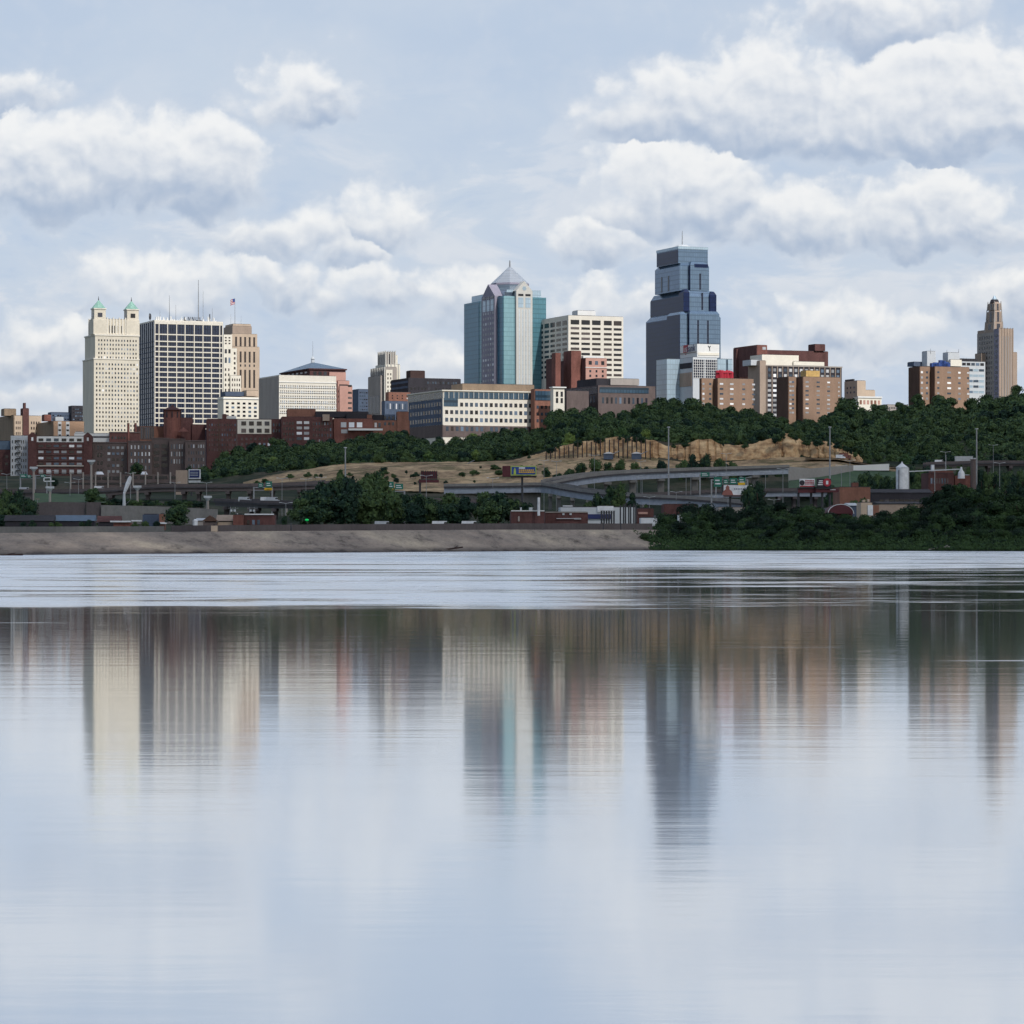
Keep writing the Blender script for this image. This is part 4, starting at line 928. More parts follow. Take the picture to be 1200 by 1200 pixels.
# ---- dark brick slab behind
b = Bd('brick_building', 'dark red brick block with two raised stair towers, behind the white roofed slab', 'building', 859, 885, 971, 2520)
t = b.blk('wall', 880, 889, 970.5, 412, None, 'brickd', W=30) if False else b.blk('wall', 880, 889, 970.5, 410, None, 'brickd'); b.blk('stair_tower', 951, 955, 967, 403.3, 411, 'brickd', inset=-1.5, W=12)
l2 = b.blk('wing', 859.5, 887, 899, 404.3, None, 'brick', inset=-14); b.band(l2, 'l', 860, 887, 405.2, 440, 'brickd', 'side_wall', .3); b.win(l2, 'f', 893, 898, 1, 406, 410, 1, .8, .8, ('g_light',)); b.blk('stair_tower', 858, 863, 871, 409, None, 'brickd', inset=20, W=6)  # left face of the wing takes the darker brick as painted shade
b.done()
# ---- slab with pier
b = Bd('apartment_building', 'tall slab of dark glass and white panels with a white roof storey and tan pier', 'building', 877, 897, 986, 2300)
t = b.blk('wall', 877, 896, 986.5, 428, None, 'dark'); pr = b.blk('stair_tower', 888, 890.5, 897.5, 422.5, None, 'greytan', inset=-2, W=20)
p1 = b.blk('roof_storey', 880, 893, 936, 415.5, 428, 'ivory', inset=5, W=20); b.blk('roof_storey', 926, 930, 966, 423.5, 428, 'ivory', inset=3, W=18); b.blk('roof_storey', 877, 880, 892, 421.5, 428, 'ltgrey', inset=3, W=14)
b.box('cornice', t.x0-.3, t.x1+.3, -.5, .2, t.z1-.6, t.z1+.3, 'grey')
b.win(t, 'f', 898.5, 985, 14, 430, 436.5, 1, .5, .55, ('g_white', 'g_light', 'g_mid')); b.win(t, 'f', 898.5, 985, 14, 436.5, 443, 1, .5, .55, ('g_white', 'g_mid', 'g_mid'))
b.win(t, 'f', 898.5, 911, 2, 443, 489, 8, .62, .5, ('g_white', 'g_light')); b.win(t, 'l', 878, 888, 2, 431, 470, 7, .6, .4, ('g_light', 'g_mid'))
q = MB()
for k in range(15): x = b.fx(898.5+86.5*k/14); q.box(x-.25, x+.25, -.35, 0, 0, t.z1-.7)
q.build('mullion', M['greytan'], b.root)
b.done()
# ---- three brown brick towers
def brown(L, C1, C2, C3, R_, top, d, label, pent, colx, nr, rb, extra=0):
    b = Bd('apartment_building', label, 'apartment tower', L, C3, R_, d)
    t = b.blk('wall', C2, C3, R_, top, None, 'brickb'); b.band(t, 'l', C2, C3, top, 640, 'brickbd', 'side_wall', .3)  # darker brick sheet puts the left face's shade into its colour
    t2 = b.blk('wing', L, C1, C2+3, top, None, 'brickb', inset=t.y1*.55); b.band(t2, 'l', L, C1, top, 640, 'brickbd', 'side_wall', .3)
    for (pa, pb) in colx: b.win(t, 'f', pa, pb, 1, top+3.5, rb, nr, .8, .34, ('g_white', 'g_light', 'g_mid')); 
    b.win(t2, 'f', C1+.6, C1+4, 1, top+3.5, rb, nr, .7, .4, ('g_white', 'g_light')); b.win(t2, 'f', C2-2.5, C2+1, 1, top+3.5, rb, nr, .7, .4, ('g_light', 'g_mid'))
    if pent: b.blk('penthouse', *pent)
    return b, t
b, t = brown(820, 822, 833, 841, 883, 443.3, 2180, 'brown brick apartment tower with a bright red roof structure', None, ((843, 848), (855, 860), (869.5, 873.5), (881, 885)), 5, 476)
x0, x1 = b.fx(841, 4), b.fx(859, 4); q = MB(); rr = random.Random(2)
for k in range(7): x = x0+(x1-x0)*(k+.5)/7; q.cone(x, 5+rr.uniform(-1, 1), 1.7, 1.5, t.z1, t.z1+rr.uniform(4, 6), 7); q.cone(x, 5, 1.9, .9, t.z1+4.2, t.z1+rr.uniform(5.6, 6.4), 7)
q.build('cooling_unit', M['red'], b.root, label=None) if False else q.build('cooling_unit', M['red'], b.root)
b.done()
b, t = brown(911, 924, 930, 941, 984.5, 441.5, 2100, 'brown brick apartment tower with a yellow rooftop box', (None, 944.5, 960.5, 434.2, 441.3, 'yellow', 4, 8), ((943.5, 948), (956.5, 961), (969, 973), (982, 984)), 8, 486); b.done()
b, t = brown(1065, 1078, 1087, 1095.5, 1136, 429.5, 2300, 'brown brick apartment tower crowded with blue and white rooftop plant', None, ((1098, 1101), (1109.5, 1115), (1122.5, 1126), (1133, 1136)), 6, 470)
b.blk('penthouse', 1068, 1071, 1088, 424, 429, 'bluegrey', inset=20, W=10); b.blk('penthouse', 1084, 1086.5, 1096.5, 411.5, 429, 'ltgrey', inset=12, W=8); b.blk('penthouse', 1108, 1111, 1124.5, 413, 423, 'ltgrey', inset=8, W=8); b.blk('penthouse', 1112, 1114, 1127, 421.3, 429, 'ivory', inset=5, W=8)
q = MB(); rr = random.Random(4)
for k in range(12): x = b.fx(1092+20*k/12, 6); q.box(x-1.2, x+1.2, 4, 7, t.z1, t.z1+rr.uniform(2, 5.5))
q.build('roof_plant', M['bluepaint'], b.root)
for px, r0 in ((1090.5, 408.5), (1109.6, 410), (1123.5, 409)): b.mast(px, r0, 414, 12, .3)
b.done()
# white glassy block behind
b = Bd('office_building', 'white and pale glass office block behind the brown tower crowded with rooftop plant', 'building', 1120, 1126, 1154.5, 2430)
t = b.blk('wall', 1120, 1126, 1154.5, 423.5, None, 'ltgrey'); b.win(t, 'f', 1127, 1153.5, 5, 424.5, 428.5, 1, .8, .8, ('g_dark', 'g_mid'))
for k in range(5): b.win(t, 'f', 1127, 1153.5, 4, 431.5+6.4*k, 435.4+6.4*k, 1, .9, .7, ('g_mid', 'gp'))
q = MB()
for k in range(7): x = b.fx(1127+20*k/7, 4); q.box(x-1, x+1, 3, 6, t.z1, t.z1+2.6)
q.build('roof_equipment', M['dsteel'], b.root)
b.done()
# ---- grey deco tower on the right
b = Bd('deco_tower', 'grey limestone setback tower with an arched lantern crown at the far right', 'skyscraper', 1143, 1170, 1192, 2620)
a = b.blk('shaft', 1145.5, 1171, 1187, 385, None, 'greytan'); b.blk('shoulder', 1160, 1176, 1192, 412.5, None, 'greytan', inset=6); b.blk('shoulder', 1142.5, 1150, 1156, 414, None, 'greytan', inset=22)
b.band(a, 'l', 1145.6, 1166, 388.5, 470, 'grey', 'side_wall', .5)
b.box('notch', a.x0-.6, a.x0+.3, 0, b.ly(1165.5, a.x0), 0, a.z1, 'purple')
b.win(a, 'l', 1147.5, 1164, 6, 391, 463, 12, .4, .55, ('g_dark',), deep=.65)
b.win(a, 'l', 1166, 1170.5, 1, 390, 470, 13, .5, .5, ('g_dark',), deep=.75)
q = MB()
for k in range(6): x = a.x0+(a.x1-a.x0)*k/5; q.box(x-.3, x+.3, -.5, .2, 0, a.z1+.8)
q.build('pier', M['greytan'], b.root)
b.win(a, 'f', 1172.5, 1186, 5, 392, 470, 1, .25, .95, ('g_light',), part='window_strip')
for (L_, C_, R_, t_, bo, ins) in ((1154.7, 1165, 1175, 377, 389, 9), (1156.5, 1165.5, 1173.8, 363, 377.2, 10), (1157.8, 1165.5, 1173, 353.5, 363.2, 11)):
    q = b.blk('crown', L_, C_, R_, t_, bo, 'greytan', inset=ins, bevel=1.8 if t_ < 370 else 0, tx=1.6)
    b.win(q, 'f', C_+2.6, R_-2.6, 1, t_+2, bo+.5 if t_ < 370 else bo-3, 1, .8, .95, ('g_dark',), part='arched_opening'); b.win(q, 'l', L_+2.5, C_-2.5, 1, t_+2, bo, 1, .6, .95, ('g_dark',), part='arched_opening')
    for (x, y) in ((q.x0, q.y0), (q.x1, q.y0), (q.x0, q.y1)): MB().cone(x, y, 1.1, .3, q.z0, q.z1+.6, 5).build('buttress', M['grey'], b.root)
cx_, cy_ = (q.x0+q.x1)/2, (q.y0+q.y1)/2; MB().cone(cx_, cy_, 4.2, 3.2, q.z1-.5, q.z1+2.2, 8).build('lantern_base', M['dark'], b.root); MB().cone(cx_, cy_, 2.4, .6, q.z1+2.2, q.z1+5.6, 8).build('lantern', M['gp'], b.root)
b.done()
# ---- tan stepped block
b = Bd('old_building', 'small tan stepped building with a white base standing alone above the trees', 'building', 989, 1004.5, 1033, 2500)
a = b.blk('wall', 989.5, 1004.5, 1014.5, 446, None, 'tan'); c = b.blk('wing', 1000, 1010, 1025.5, 457, None, 'tan', inset=1); d_ = b.blk('base_wall', 1000, 1005.5, 1033, 464.5, None, 'ivory', inset=-4)
b.box('cornice', d_.x0-.4, d_.x1+.4, -4.6, -3.8, d_.z1-1.2, d_.z1+.2, 'white'); b.win(d_, 'f', 1006.5, 1032, 6, 468.5, 474, 1, .6, .9, ('bricko', 'pink')); b.win(a, 'l', 991, 1003, 3, 451, 462, 2, .3, .4, ('g_mid',))
q = MB()
for k in range(5): y = b.ly(992+10*k/5, a.x0+2); q.box(a.x0+1, a.x0+2.6, y-1, y+.8, a.z1, a.z1+1.8)
q.build('roof_equipment', M['dsteel'], b.root); b.done()
# ================= left lower rows
b = Bd('brick_building', 'old tan building with a dark fire stair tower at the far left', 'building', -25, 16.5, 48, 2120)
a = b.blk('wall', -25, 16.5, 48.5, 487, None, 'tan'); b.band(a, 'l', -24, 16.5, 486, 560, 'tandark', 'side_wall', .3); s_ = b.blk('stair_tower', 20, 27, 34, 478.5, None, 'brickd', inset=-1.5, W=8); b.blk('penthouse', -2, 5, 19, 479, 487, 'tandark', inset=8, W=10)  # left wall in a darker tan to paint its shade
b.win(a, 'f', 18, 24.5, 3, 492, 511, 3, .5, .5, ('g_brown',)); b.win(a, 'f', 35.5, 47, 4, 492, 511, 3, .5, .5, ('g_brown',)); b.box('chimney', b.fx(29), b.fx(31.5), 3, 6, s_.z1, s_.z1+4, 'brickd'); b.done()
b = Bd('brick_building', 'pinkish tan block with two white window strips left of the twin turret tower', 'building', 42, 63, 98, 2080)
a = b.blk('wall', 42, 63, 98.5, 493.5, None, 'tanpink'); b.band(a, 'l', 42.3, 62.8, 494, 520, 'tandark', 'side_wall', .3)  # left wall darkened in colour for the side away from the sun
for pa in (67.8, 77.2): b.band(a, 'f', pa, pa+4.2, 494, 513, 'white', 'window_strip', .2); b.win(a, 'f', pa, pa+4.2, 1, 495, 513, 3, .7, .35, ('g_dark',), deep=.35)
b.blk('penthouse', 63, 65, 74.5, 488.5, 493.3, 'ltgrey', inset=4, W=6); b.blk('penthouse', 46, 52, 60, 486, 493.3, 'brick', inset=6, W=8); b.done()
b = Bd('podium_building', 'long low white podium with a dark window ribbon under the twin turret tower', 'building', 84, 87, 141, 2060, th=R(3))
a = b.blk('wall', 84, 87, 141, 507.8, None, 'white', W=25); b.band(a, 'f', 108, 140, 511, 513, 'g_dark', 'window_band'); b.blk('roof_house', 84, 88, 97, 506, 508, 'white', inset=5, W=8); b.done()
b = Bd('brick_building', 'white painted building with rusting fire escapes, left of the maroon brick block', 'building', 11.5, 12.5, 32, 1990, th=R(8))
a = b.blk('wall', 11.5, 12.5, 32.5, 510.5, None, 'ltgrey', W=26); b.win(a, 'f', 13, 19.5, 2, 514, 558, 6, .4, .5, ('g_mid', 'g_dark')); b.win(a, 'f', 24, 31.5, 3, 514, 558, 6, .4, .5, ('g_mid', 'g_dark'))
q = MB()
for k in range(6): z = b.z(516+7*k); x0, x1 = b.fx(18.5), b.fx(24); q.box(x0, x1, -1.4, 0, z-.12, z+.12); q.bar((x0, -1, z), (x1, -1, z-3.9), .22, 4); q.bar((x0, -1.4, z+1), (x1, -1.4, z+1), .08, 4)
q.build('fire_escape', M['dsteel'], b.root); b.done()
b = Bd('warehouse', 'teal roofed dark brick warehouse at the left edge of the picture', 'building', -60, -50, 12, 2000, th=R(5))
a = b.blk('wall', -60, -50, 12, 527, None, 'brickd', W=20); b.blk('roof_storey', -58, -48, 11.5, 516.5, 527, 'roofblue', inset=3, W=16); b.win(a, 'f', -48, 11, 9, 531, 556, 3, .5, .4, ('g_brown', 'brickd')); b.done()
b = Bd('brick_building', 'maroon brick apartment block with a white top floor and small gables', 'building', 31.5, 32.5, 108, 1975, th=R(6))
a = b.blk('wall', 31.5, 32.5, 108, 511, None, 'brickd', W=22)
b.band(a, 'f', 43, 98, 511.3, 518, 'white', 'top_floor_wall', .2); b.win(a, 'f', 43.5, 97.5, 6, 513.5, 517.2, 1, .62, .9, ('g_dark', 'g_mid'), deep=.35)
for r in (521, 528, 535.3, 542): b.win(a, 'f', 43.5, 97.5, 6, r, r+3, 1, .66, .9, ('g_light', 'g_mid', 'g_white', 'g_brown'))
b.band(a, 'f', 33, 98, 545.4, 546.2, 'cream2', 'ledge', .4); b.win(a, 'f', 43.5, 97.5, 6, 550, 555.5, 1, .58, .9, ('g_white', 'g_light'))
for (pa, pb) in ((32.8, 43), (98, 107.8)):
    x0, x1 = b.fx(pa, -.4), b.fx(pb, -.4); MB().box(x0, x1, -.6, 3, 0, a.z1+.5).build('gable_wall', M['brickd'], b.root); MB().gable(x0, x1, -.6, 3, a.z1+.51, a.z1+2.6).build('gable', M['brickd'], b.root)
    MB().box((x0+x1)/2-.6, (x0+x1)/2+.6, -.8, -.5, b.z(516.5), b.z(512.5)).build('window', M['g_white'], b.root)
for k in range(5): z = b.z(526+7*k); b.box('balcony', b.fx(43.5), b.fx(97.5), -.5, 0, z-.15, z+.1, 'brickgrey')
b.done()
def brickrow(L, C, R_, top, d, mat, label, wins, extra=(), th=R(7), name='brick_building', W=22):
    b = Bd(name, label, 'building', L, C, R_, d, th=th)
    a = b.blk('wall', L, C, R_, top, None, mat, W=W)
    for w_ in wins: b.win(a, 'f', *w_[:6], *w_[6:])
    b.box('cornice', a.x0-.2, a.x1+.2, -.4, .3, a.z1-.1, a.z1+.6, 'brickgrey')
    for e in extra: b.blk(*e[:6], inset=e[6], W=e[7])
    b.done(); return b
brickrow(106, 108, 149, 519, 1985, 'brickgrey', 'dim grey brown brick block between the maroon block and the garage', [(125, 146, 4, 521, 556, 5, .6, .4, ('g_mid', 'g_brown', 'g_light')), (113, 121, 2, 520, 556, 4, .6, .5, ('g_dark',))])
brickrow(148, 150, 178, 517.5, 1980, 'brickgrey', 'grey brown brick block with slim white framed windows behind the small round tree', [(152, 177, 6, 520, 552, 4, .35, .55, ('g_white', 'g_light', 'g_mid'))])
brickrow(177, 178, 198, 514, 1985, 'brickgrey', 'brown brick warehouse bay with large black openings', [(179, 197, 2, 519, 549, 4, .72, .6, ('g_dark',))])
brickrow(197, 198.5, 217, 515, 1975, 'brickgrey', 'brown brick block with four rows of tall paired windows beside the black openings', [(199.5, 215, 5, 519, 545, 3, .4, .6, ('g_light', 'g_white', 'g_mid'))])
brickrow(215.5, 217, 241, 517, 1970, 'brickgrey', 'brown brick block with a pale cornice just left of the bluff trees', [(220, 240, 7, 519, 550, 4, .4, .5, ('g_light', 'g_mid', 'g_brown'))])
brickrow(126, 128, 164, 507, 2050, 'brickd', 'low dark brick roofline with two tall brick chimneys in front of the gridded tower', [(130, 148, 5, 510, 516, 1, .6, .5, ('g_dark',))], [('chimney', 148, 149.5, 151.8, 496.5, 508, 'brick', 2, 3) if False else ('chimney', None, 149.5, 151.8, 496.5, 508, 2, 3)][:0])
b = Bd('brick_building', 'orange brick building with dark vertical bays under the gridded tower', 'building', 160, 164, 201, 2060)
a = b.blk('wall', 157, 164, 201, 499.5, None, 'bricko'); b.band(a, 'f', 164.3, 180.5, 500, 515, 'brickgrey', 'bay_wall', .2); b.win(a, 'f', 164.5, 180.5, 6, 500.5, 514, 1, .4, .95, ('g_mid', 'g_dark'), deep=.35); b.win(a, 'f', 194, 199, 1, 502, 506, 1, .9, .9, ('g_white',)); b.win(a, 'f', 200, 203, 1, 502, 507, 1, .6, .9, ('g_white',))
for p in (149.8, 158.2): b.box('chimney', b.fx(p, -6), b.fx(p+2, -6), -6, -4, 0, b.z(496.3), 'brick')
b.done()
b = Bd('water_tower_house', 'brick tower with a conical maroon roof in front of the gridded tower', 'tower', 190, 196, 213, 2050)
x = b.fx(202, 8); MB().cone(x, 8, 6.0, 6.0, 0, b.z(480), 10).build('wall', M['brick'], b.root); MB().cone(x, 8, 7.4, 2.0, b.z(480)+.01, b.z(476.2), 10).cone(x, 8, 1.6, .3, b.z(476.2), b.z(473.2), 8).build('cone_roof', M['maroon'], b.root)
q = MB()
for k in range(10):
    a_ = 2*math.pi*k/10; q.box(x+5.9*math.cos(a_)-.4, x+5.9*math.cos(a_)+.4, 8+5.9*math.sin(a_)-.4, 8+5.9*math.sin(a_)+.4, b.z(489), b.z(482))
q.build('louvre', M['dark'], b.root)
b.blk('wall', 209, 212, 226, 489.5, None, 'brickd', inset=4, W=12); b.blk('wall', 222, 225, 241, 497.5, None, 'brickd', inset=2, W=14); MB().cone(b.fx(216, -4), -2, 3.8, .2, b.z(506), b.z(500.8), 8).build('cone_roof', M['brick'], b.root); b.done()
# long brick warehouse range
b = Bd('warehouse', 'large dark red brick warehouse with a white arcaded upper storey', 'building', 238, 242, 330, 2030, th=R(6))
a = b.blk('wall', 238, 242, 330, 491, None, 'brickd', W=40); b.band(a, 'f', 278.3, 318, 491.5, 508.2, 'ivory', 'arcade_wall', .3)
for r in (493.5, 502): b.win(a, 'f', 281, 317.5, 4, r, r+5, 1, .62, .95, ('g_dark', 'g_brown'), deep=.5)
b.blk('stair_tower', 259, 260.5, 265.5, 485.5, 491.5, 'brickd', inset=1, W=6); b.box('roof_equipment', b.fx(266), b.fx(277), 4, 9, a.z1, a.z1+2.2, 'white')
b.win(a, 'f', 244, 277, 11, 495, 530, 6, .42, .5, ('brickgrey', 'g_brown', 'g_mid', 'g_dark')); b.win(a, 'f', 281, 328, 9, 511, 530, 3, .5, .5, ('g_light', 'brickgrey', 'g_brown', 'g_dark', 'g_mid')); b.win(a, 'f', 319, 329, 3, 494, 508, 2, .5, .5, ('g_dark', 'g_mid')); b.band(a, 'f', 256, 257.2, 492, 540, 'brickbd', 'pilaster'); b.band(a, 'f', 277, 278.2, 492, 540, 'brickgrey', 'pilaster'); b.done()
b = Bd('warehouse', 'dark brick warehouse with a flat black roof edge and pairs of white windows', 'building', 317, 330, 380, 2020, th=R(6))
a = b.blk('wall', 326, 330, 390, 488.5, None, 'brickd', W=30); b.blk('roof_storey', 334, 336.5, 370, 479.5, 488.5, 'bricko', inset=14, W=14); b.win(a, 'f', 346.5, 363.5, 2, 492, 517, 4, .72, .5, ('g_light', 'g_white', 'g_mid')); b.win(a, 'f', 366, 389, 7, 493, 520, 4, .45, .5, ('g_brown', 'g_mid', 'g_dark', 'g_light')); b.win(a, 'f', 331, 345, 4, 493, 518, 4, .5, .5, ('g_brown', 'g_dark'))
b.blk('roof_storey', 366, 370, 432, 482.3, 489, 'dark', inset=10, W=14); b.box('roof_equipment', b.fx(378), b.fx(386), -2, 3, b.z(493), b.z(485.5), 'greytan'); b.done()
b = Bd('warehouse', 'brick warehouse with bright paired sash windows near the tree tops', 'building', 388, 391, 436, 2025, th=R(6))
a = b.blk('wall', 388, 391, 437, 490.5, None, 'brick', W=24); b.win(a, 'f', 398, 426, 3, 494.5, 501, 1, .68, .9, ('g_white', 'g_light')); b.win(a, 'f', 398, 409, 1, 503, 508, 1, .68, .9, ('g_light',)); b.blk('roof_storey', 403, 406, 430, 484.5, 490.5, 'dark', inset=4, W=12)
b.box('loading_roof', b.fx(408), b.fx(448), -5, -.5, b.z(504.5), b.z(502.3), 'white'); b.done()
b = Bd('brick_building', 'orange brick block with a dark recess, left of the cream office block', 'building', 423, 425, 480, 2035, th=R(6))
a = b.blk('wall', 423, 425, 480, 492.5, None, 'bricko', W=20); b.blk('stair_tower', 423.5, 425.5, 436, 486, None, 'bricko', inset=-1, W=10); b.blk('stair_tower', 464, 465.5, 479, 482.5, None, 'bricko', inset=-1, W=12)
b.win(a, 'f', 438, 447, 2, 495, 501, 1, .6, .9, ('g_white', 'g_mid')); b.win(a, 'f', 449, 463, 3, 486, 500, 2, .5, .5, ('g_dark', 'g_mid')); b.blk('roof_storey', 434, 437, 452, 486.5, 492.5, 'dark', inset=3, W=10)
b.box('roof_equipment', b.fx(450, 3), b.fx(463, 3), 2, 7, a.z1, a.z1+4, 'bluegrey'); b.done()
# ---------------------------------------------------------------- highway, industry, signs
M['asphalt'] = wall('asphalt', (78, 76, 80), .15); M['girder'] = plain('pale_steel_girder', (150, 158, 172), .6)
M['sign_green'] = plain('green_sign_paint', (24, 110, 92), .5); M['sign_white'] = plain('white_sign_paint', (224, 226, 230), .6)
M['sign_yellow'] = plain('yellow_sign_paint', (226, 180, 40), .6); M['sign_blue'] = plain('blue_sign_paint', (40, 74, 150), .6)
M['bb_maroon'] = plain('dark_red_steel', (84, 34, 42), .7); M['lime'] = plain('lime_paint', (176, 196, 84), .6); M['skin'] = plain('brown_print', (150, 96, 88), .7)
M['conc'] = m_conc; M['concd'] = m_concd; M['concb'] = m_concb; M['dirt'] = m_dirt
def sweep(P, off0, off1, z0, z1, mb, cap=True):
    n = len(mb.v); N = len(P)
    for i, p in enumerate(P):
        a = P[max(0, i-1)]; c = P[min(N-1, i+1)]; t = Vector((c[0]-a[0], c[1]-a[1], 0)).normalized(); nn = Vector((-t.y, t.x, 0))
        for o, z in ((off0, z0), (off1, z0), (off1, z1), (off0, z1)): mb.v.append((p[0]+nn.x*o, p[1]+nn.y*o, p[2]+z))
    for i in range(N-1):
        a = n+4*i
        for k in range(4): mb.f.append((a+k, a+(k+1) % 4, a+4+(k+1) % 4, a+4+k))
    mb.f += [(n+3, n+2, n+1, n), tuple(n+4*(N-1)+k for k in range(4))]
    return mb
def path(pts, step=8):
    out = []
    n = len(pts)
    for i in range(n-1):
        p0, p1, p2, p3 = pts[max(0, i-1)], pts[i], pts[i+1], pts[min(n-1, i+2)]; k = max(2, int(abs(p2[0]-p1[0])/step))
        for j in range(k):
            t = j/k; q = []
            for c in range(3): q.append(.5*(2*p1[c]+(p2[c]-p0[c])*t+(2*p0[c]-5*p1[c]+4*p2[c]-p3[c])*t*t+(3*p1[c]-p0[c]-3*p2[c]+p3[c])*t**3))
            out.append(q)
    out.append(list(pts[-1])); return [(at(a, d), d, zr(r, d)) for a, r, d in out]
def bridge(name, label, pts, width, par, gird, piers, pier_w=1.6, gmat='girder', pmat='concd'):
    """pts = near parapet top as (px,row,distance)"""
    P = path(pts); r_ = tag(empty(name, P[0]), label, 'bridge'); P0 = P[0]; P = [(x-P0[0], y-P0[1], z-P0[2]) for x, y, z in P]
    sweep(P, 0, width, -par-.7, -par, MB()).build('deck', M['asphalt'], r_)
    q = MB(); sweep(P, 0, .35, -par+.003, 0, q); q.build('parapet', M[pmat], r_); q = MB(); sweep(P, width-.35, width, -par+.003, 0, q); q.build('parapet', M[pmat], r_)
    q = MB()
    for o in (.8, width/2, width-1.2): sweep(P, o, o+.5, -par-.7-gird, -par-.703, q)
    q.build('girder', M[gmat], r_)
    for (px, zrow) in piers:
        # point of the path nearest in px
        b_ = min(P, key=lambda p: abs(600+F*(p[0]+P0[0])/(p[1]+P0[1])-px)); X_, Y_ = b_[0]+P0[0], b_[1]+P0[1]; zg = zr(zrow, Y_)-P0[2] if zrow else tz(px, Y_)-P0[2]-1
        zt = b_[2]-par-.7-gird-.003
        o = MB().box(-.5*pier_w, .5*pier_w, width*.3, width*.45, zg-2-zt, -1.2).box(-.5*pier_w, .5*pier_w, width*.6, width*.75, zg-2-zt, -1.2).build('pier', M[pmat], r_, loc=(b_[0], b_[1], zt))
        MB().box(-.6*pier_w, .6*pier_w, .6, width-.6, -1.197, 0).build('pier_cap', M[pmat], o)
    return r_
bridge('highway_viaduct', 'long low concrete viaduct crossing the left half in front of the parking garage',
       [(-120, 573, 1460), (0, 573, 1460), (60, 573.5, 1455), (120, 572, 1450), (180, 567.5, 1450), (240, 567, 1450), (300, 566.3, 1455), (350, 565, 1465), (385, 563.5, 1480), (405, 562, 1490)], 13, 1.3, 1.6,
       [(p, 592) for p in (-80, -40, 0, 40, 84, 128, 172, 211, 232, 262, 290, 322, 348, 375)], gmat='concb', pmat='concb')
bridge('highway_flyover', 'pale steel flyover curving up to the right in front of the cut cliff',
       [(634, 566, 1400), (648, 563.5, 1400), (662, 560.5, 1405), (684, 556.5, 1415), (712, 553, 1430), (742, 551, 1450), (775, 549.5, 1470), (815, 548, 1490), (860, 546.5, 1510), (925, 544.5, 1530)], 12, 1.3, 2.6,
       [(684, 566), (711, 576), (742, 577), (777, 577), (815, 577), (848, 577), (883, 575)], gmat='girder', pmat='concd', pier_w=3.0)
bridge('highway_ramp', 'lower grey ramp descending to the right under the flyover',
       [(520, 567, 1390), (560, 566.5, 1388), (600, 566, 1386), (634, 565.5, 1385), (655, 569, 1375), (680, 573, 1365), (710, 576.3, 1350), (740, 578.5, 1340), (790, 580.5, 1330), (840, 584, 1320), (880, 588, 1310)], 11, 1.2, 2.6,
       [(642, 592), (652, 592), (668, 594), (686, 594), (702, 598), (722, 598), (756, 600), (790, 600), (824, 602), (858, 606)], gmat='girder', pmat='concd')
bridge('highway_bridge', 'long level highway deck with pale girders behind the white and red billboards',
       [(745, 577.5, 1420), (790, 576, 1425), (840, 573.5, 1430), (880, 572.5, 1430), (940, 572, 1430), (990, 573, 1430), (1060, 576, 1430)], 14, 1.2, 2.0,
       [(p, 596) for p in (760, 790, 820, 850, 884, 912, 935, 960, 985, 1010)], gmat='girder', pmat='concb')
bridge('highway_bridge', 'dark low bridge with deep shadowed openings behind the small red brick building',
       [(250, 584, 1240), (300, 586.3, 1210), (330, 586.8, 1200), (360, 587.5, 1190), (420, 590, 1180)], 16, 1.0, 1.3, [(262, 600), (291, 603), (297, 603), (322, 603), (352, 603), (385, 603)], gmat='dsteel', pmat='concb')
bridge('highway_bridge', 'dim highway deck low between the central trees and the lower ramp',
       [(470, 583, 1230), (520, 584, 1230), (556, 585, 1230), (620, 590, 1230)], 12, 1.0, 1.3, [(p, 600) for p in (480, 512, 540, 566, 600)], gmat='dsteel', pmat='concb')
bridge('highway_bridge', 'brown grey highway deck running out of the picture on the right below the wooded hill',
       [(1085, 541.5, 1640), (1120, 540.5, 1640), (1160, 539.5, 1640), (1240, 540, 1640), (1400, 541, 1640)], 12, 1.2, 1.0, [(p, 552) for p in (1095, 1125, 1155, 1185, 1215)], gmat='concb', pmat='concb')
# retaining walls
strip_wall('retaining_wall', [(p, 1392, 9) for p in (521, 560, 600, 634)], [zr(568, 1392)-9.2]*4, 1, M['concd'], 'tall grey panelled retaining wall under the ramp behind the central trees')
strip_wall('retaining_wall', [(p, 1288, 9.0) for p in (36, 60, 100)], [zr(589.5, 1288)-9, zr(588.2, 1288)-9, zr(588.8, 1288)-9], 1, M['concb'], 'high brown retaining wall with a dark joint at its right end')
strip_wall('retaining_wall', [(p, 1286, 9.0) for p in (101, 118)], [zr(588.5, 1286)-9]*2, 1, M['concb'], 'short brown wall segment between the high brown wall and the grey stained wall')
strip_wall('retaining_wall', [(p, 1284, 9.0) for p in (118.5, 160, 200, 255)], [zr(591.8, 1284)-9, zr(592.8, 1284)-9, zr(593.8, 1284)-9, zr(597, 1284)-9], 1, M['concd'], 'long grey stained retaining wall under the hedge')
strip_wall('retaining_wall', [(p, 1560, zr(563+(1010-p)*.0, 1560)) for p in (924, 950, 985, 1000)], [zr(546.5, 1560)-zr(563, 1560), zr(549, 1560)-zr(563, 1560), zr(546, 1560)-zr(563, 1560), zr(545, 1560)-zr(563, 1560)], 1, M['conc'], 'pale streaked concrete retaining wall right of the end of the flyover')
strip_wall('retaining_wall', [(p, 1570, zr(549, 1570)) for p in (1000, 1042)], [zr(545.5, 1570)-zr(549, 1570), zr(543.5, 1570)-zr(549, 1570)], 1, M['white'], 'low white wall at the top of the grass slope left of the silo')
grid('road', frange(640, 1040, 8), [1285, 1345, 1405], lambda p, d, x: tz(p, d)+.7+.0*x, M['asphalt'])
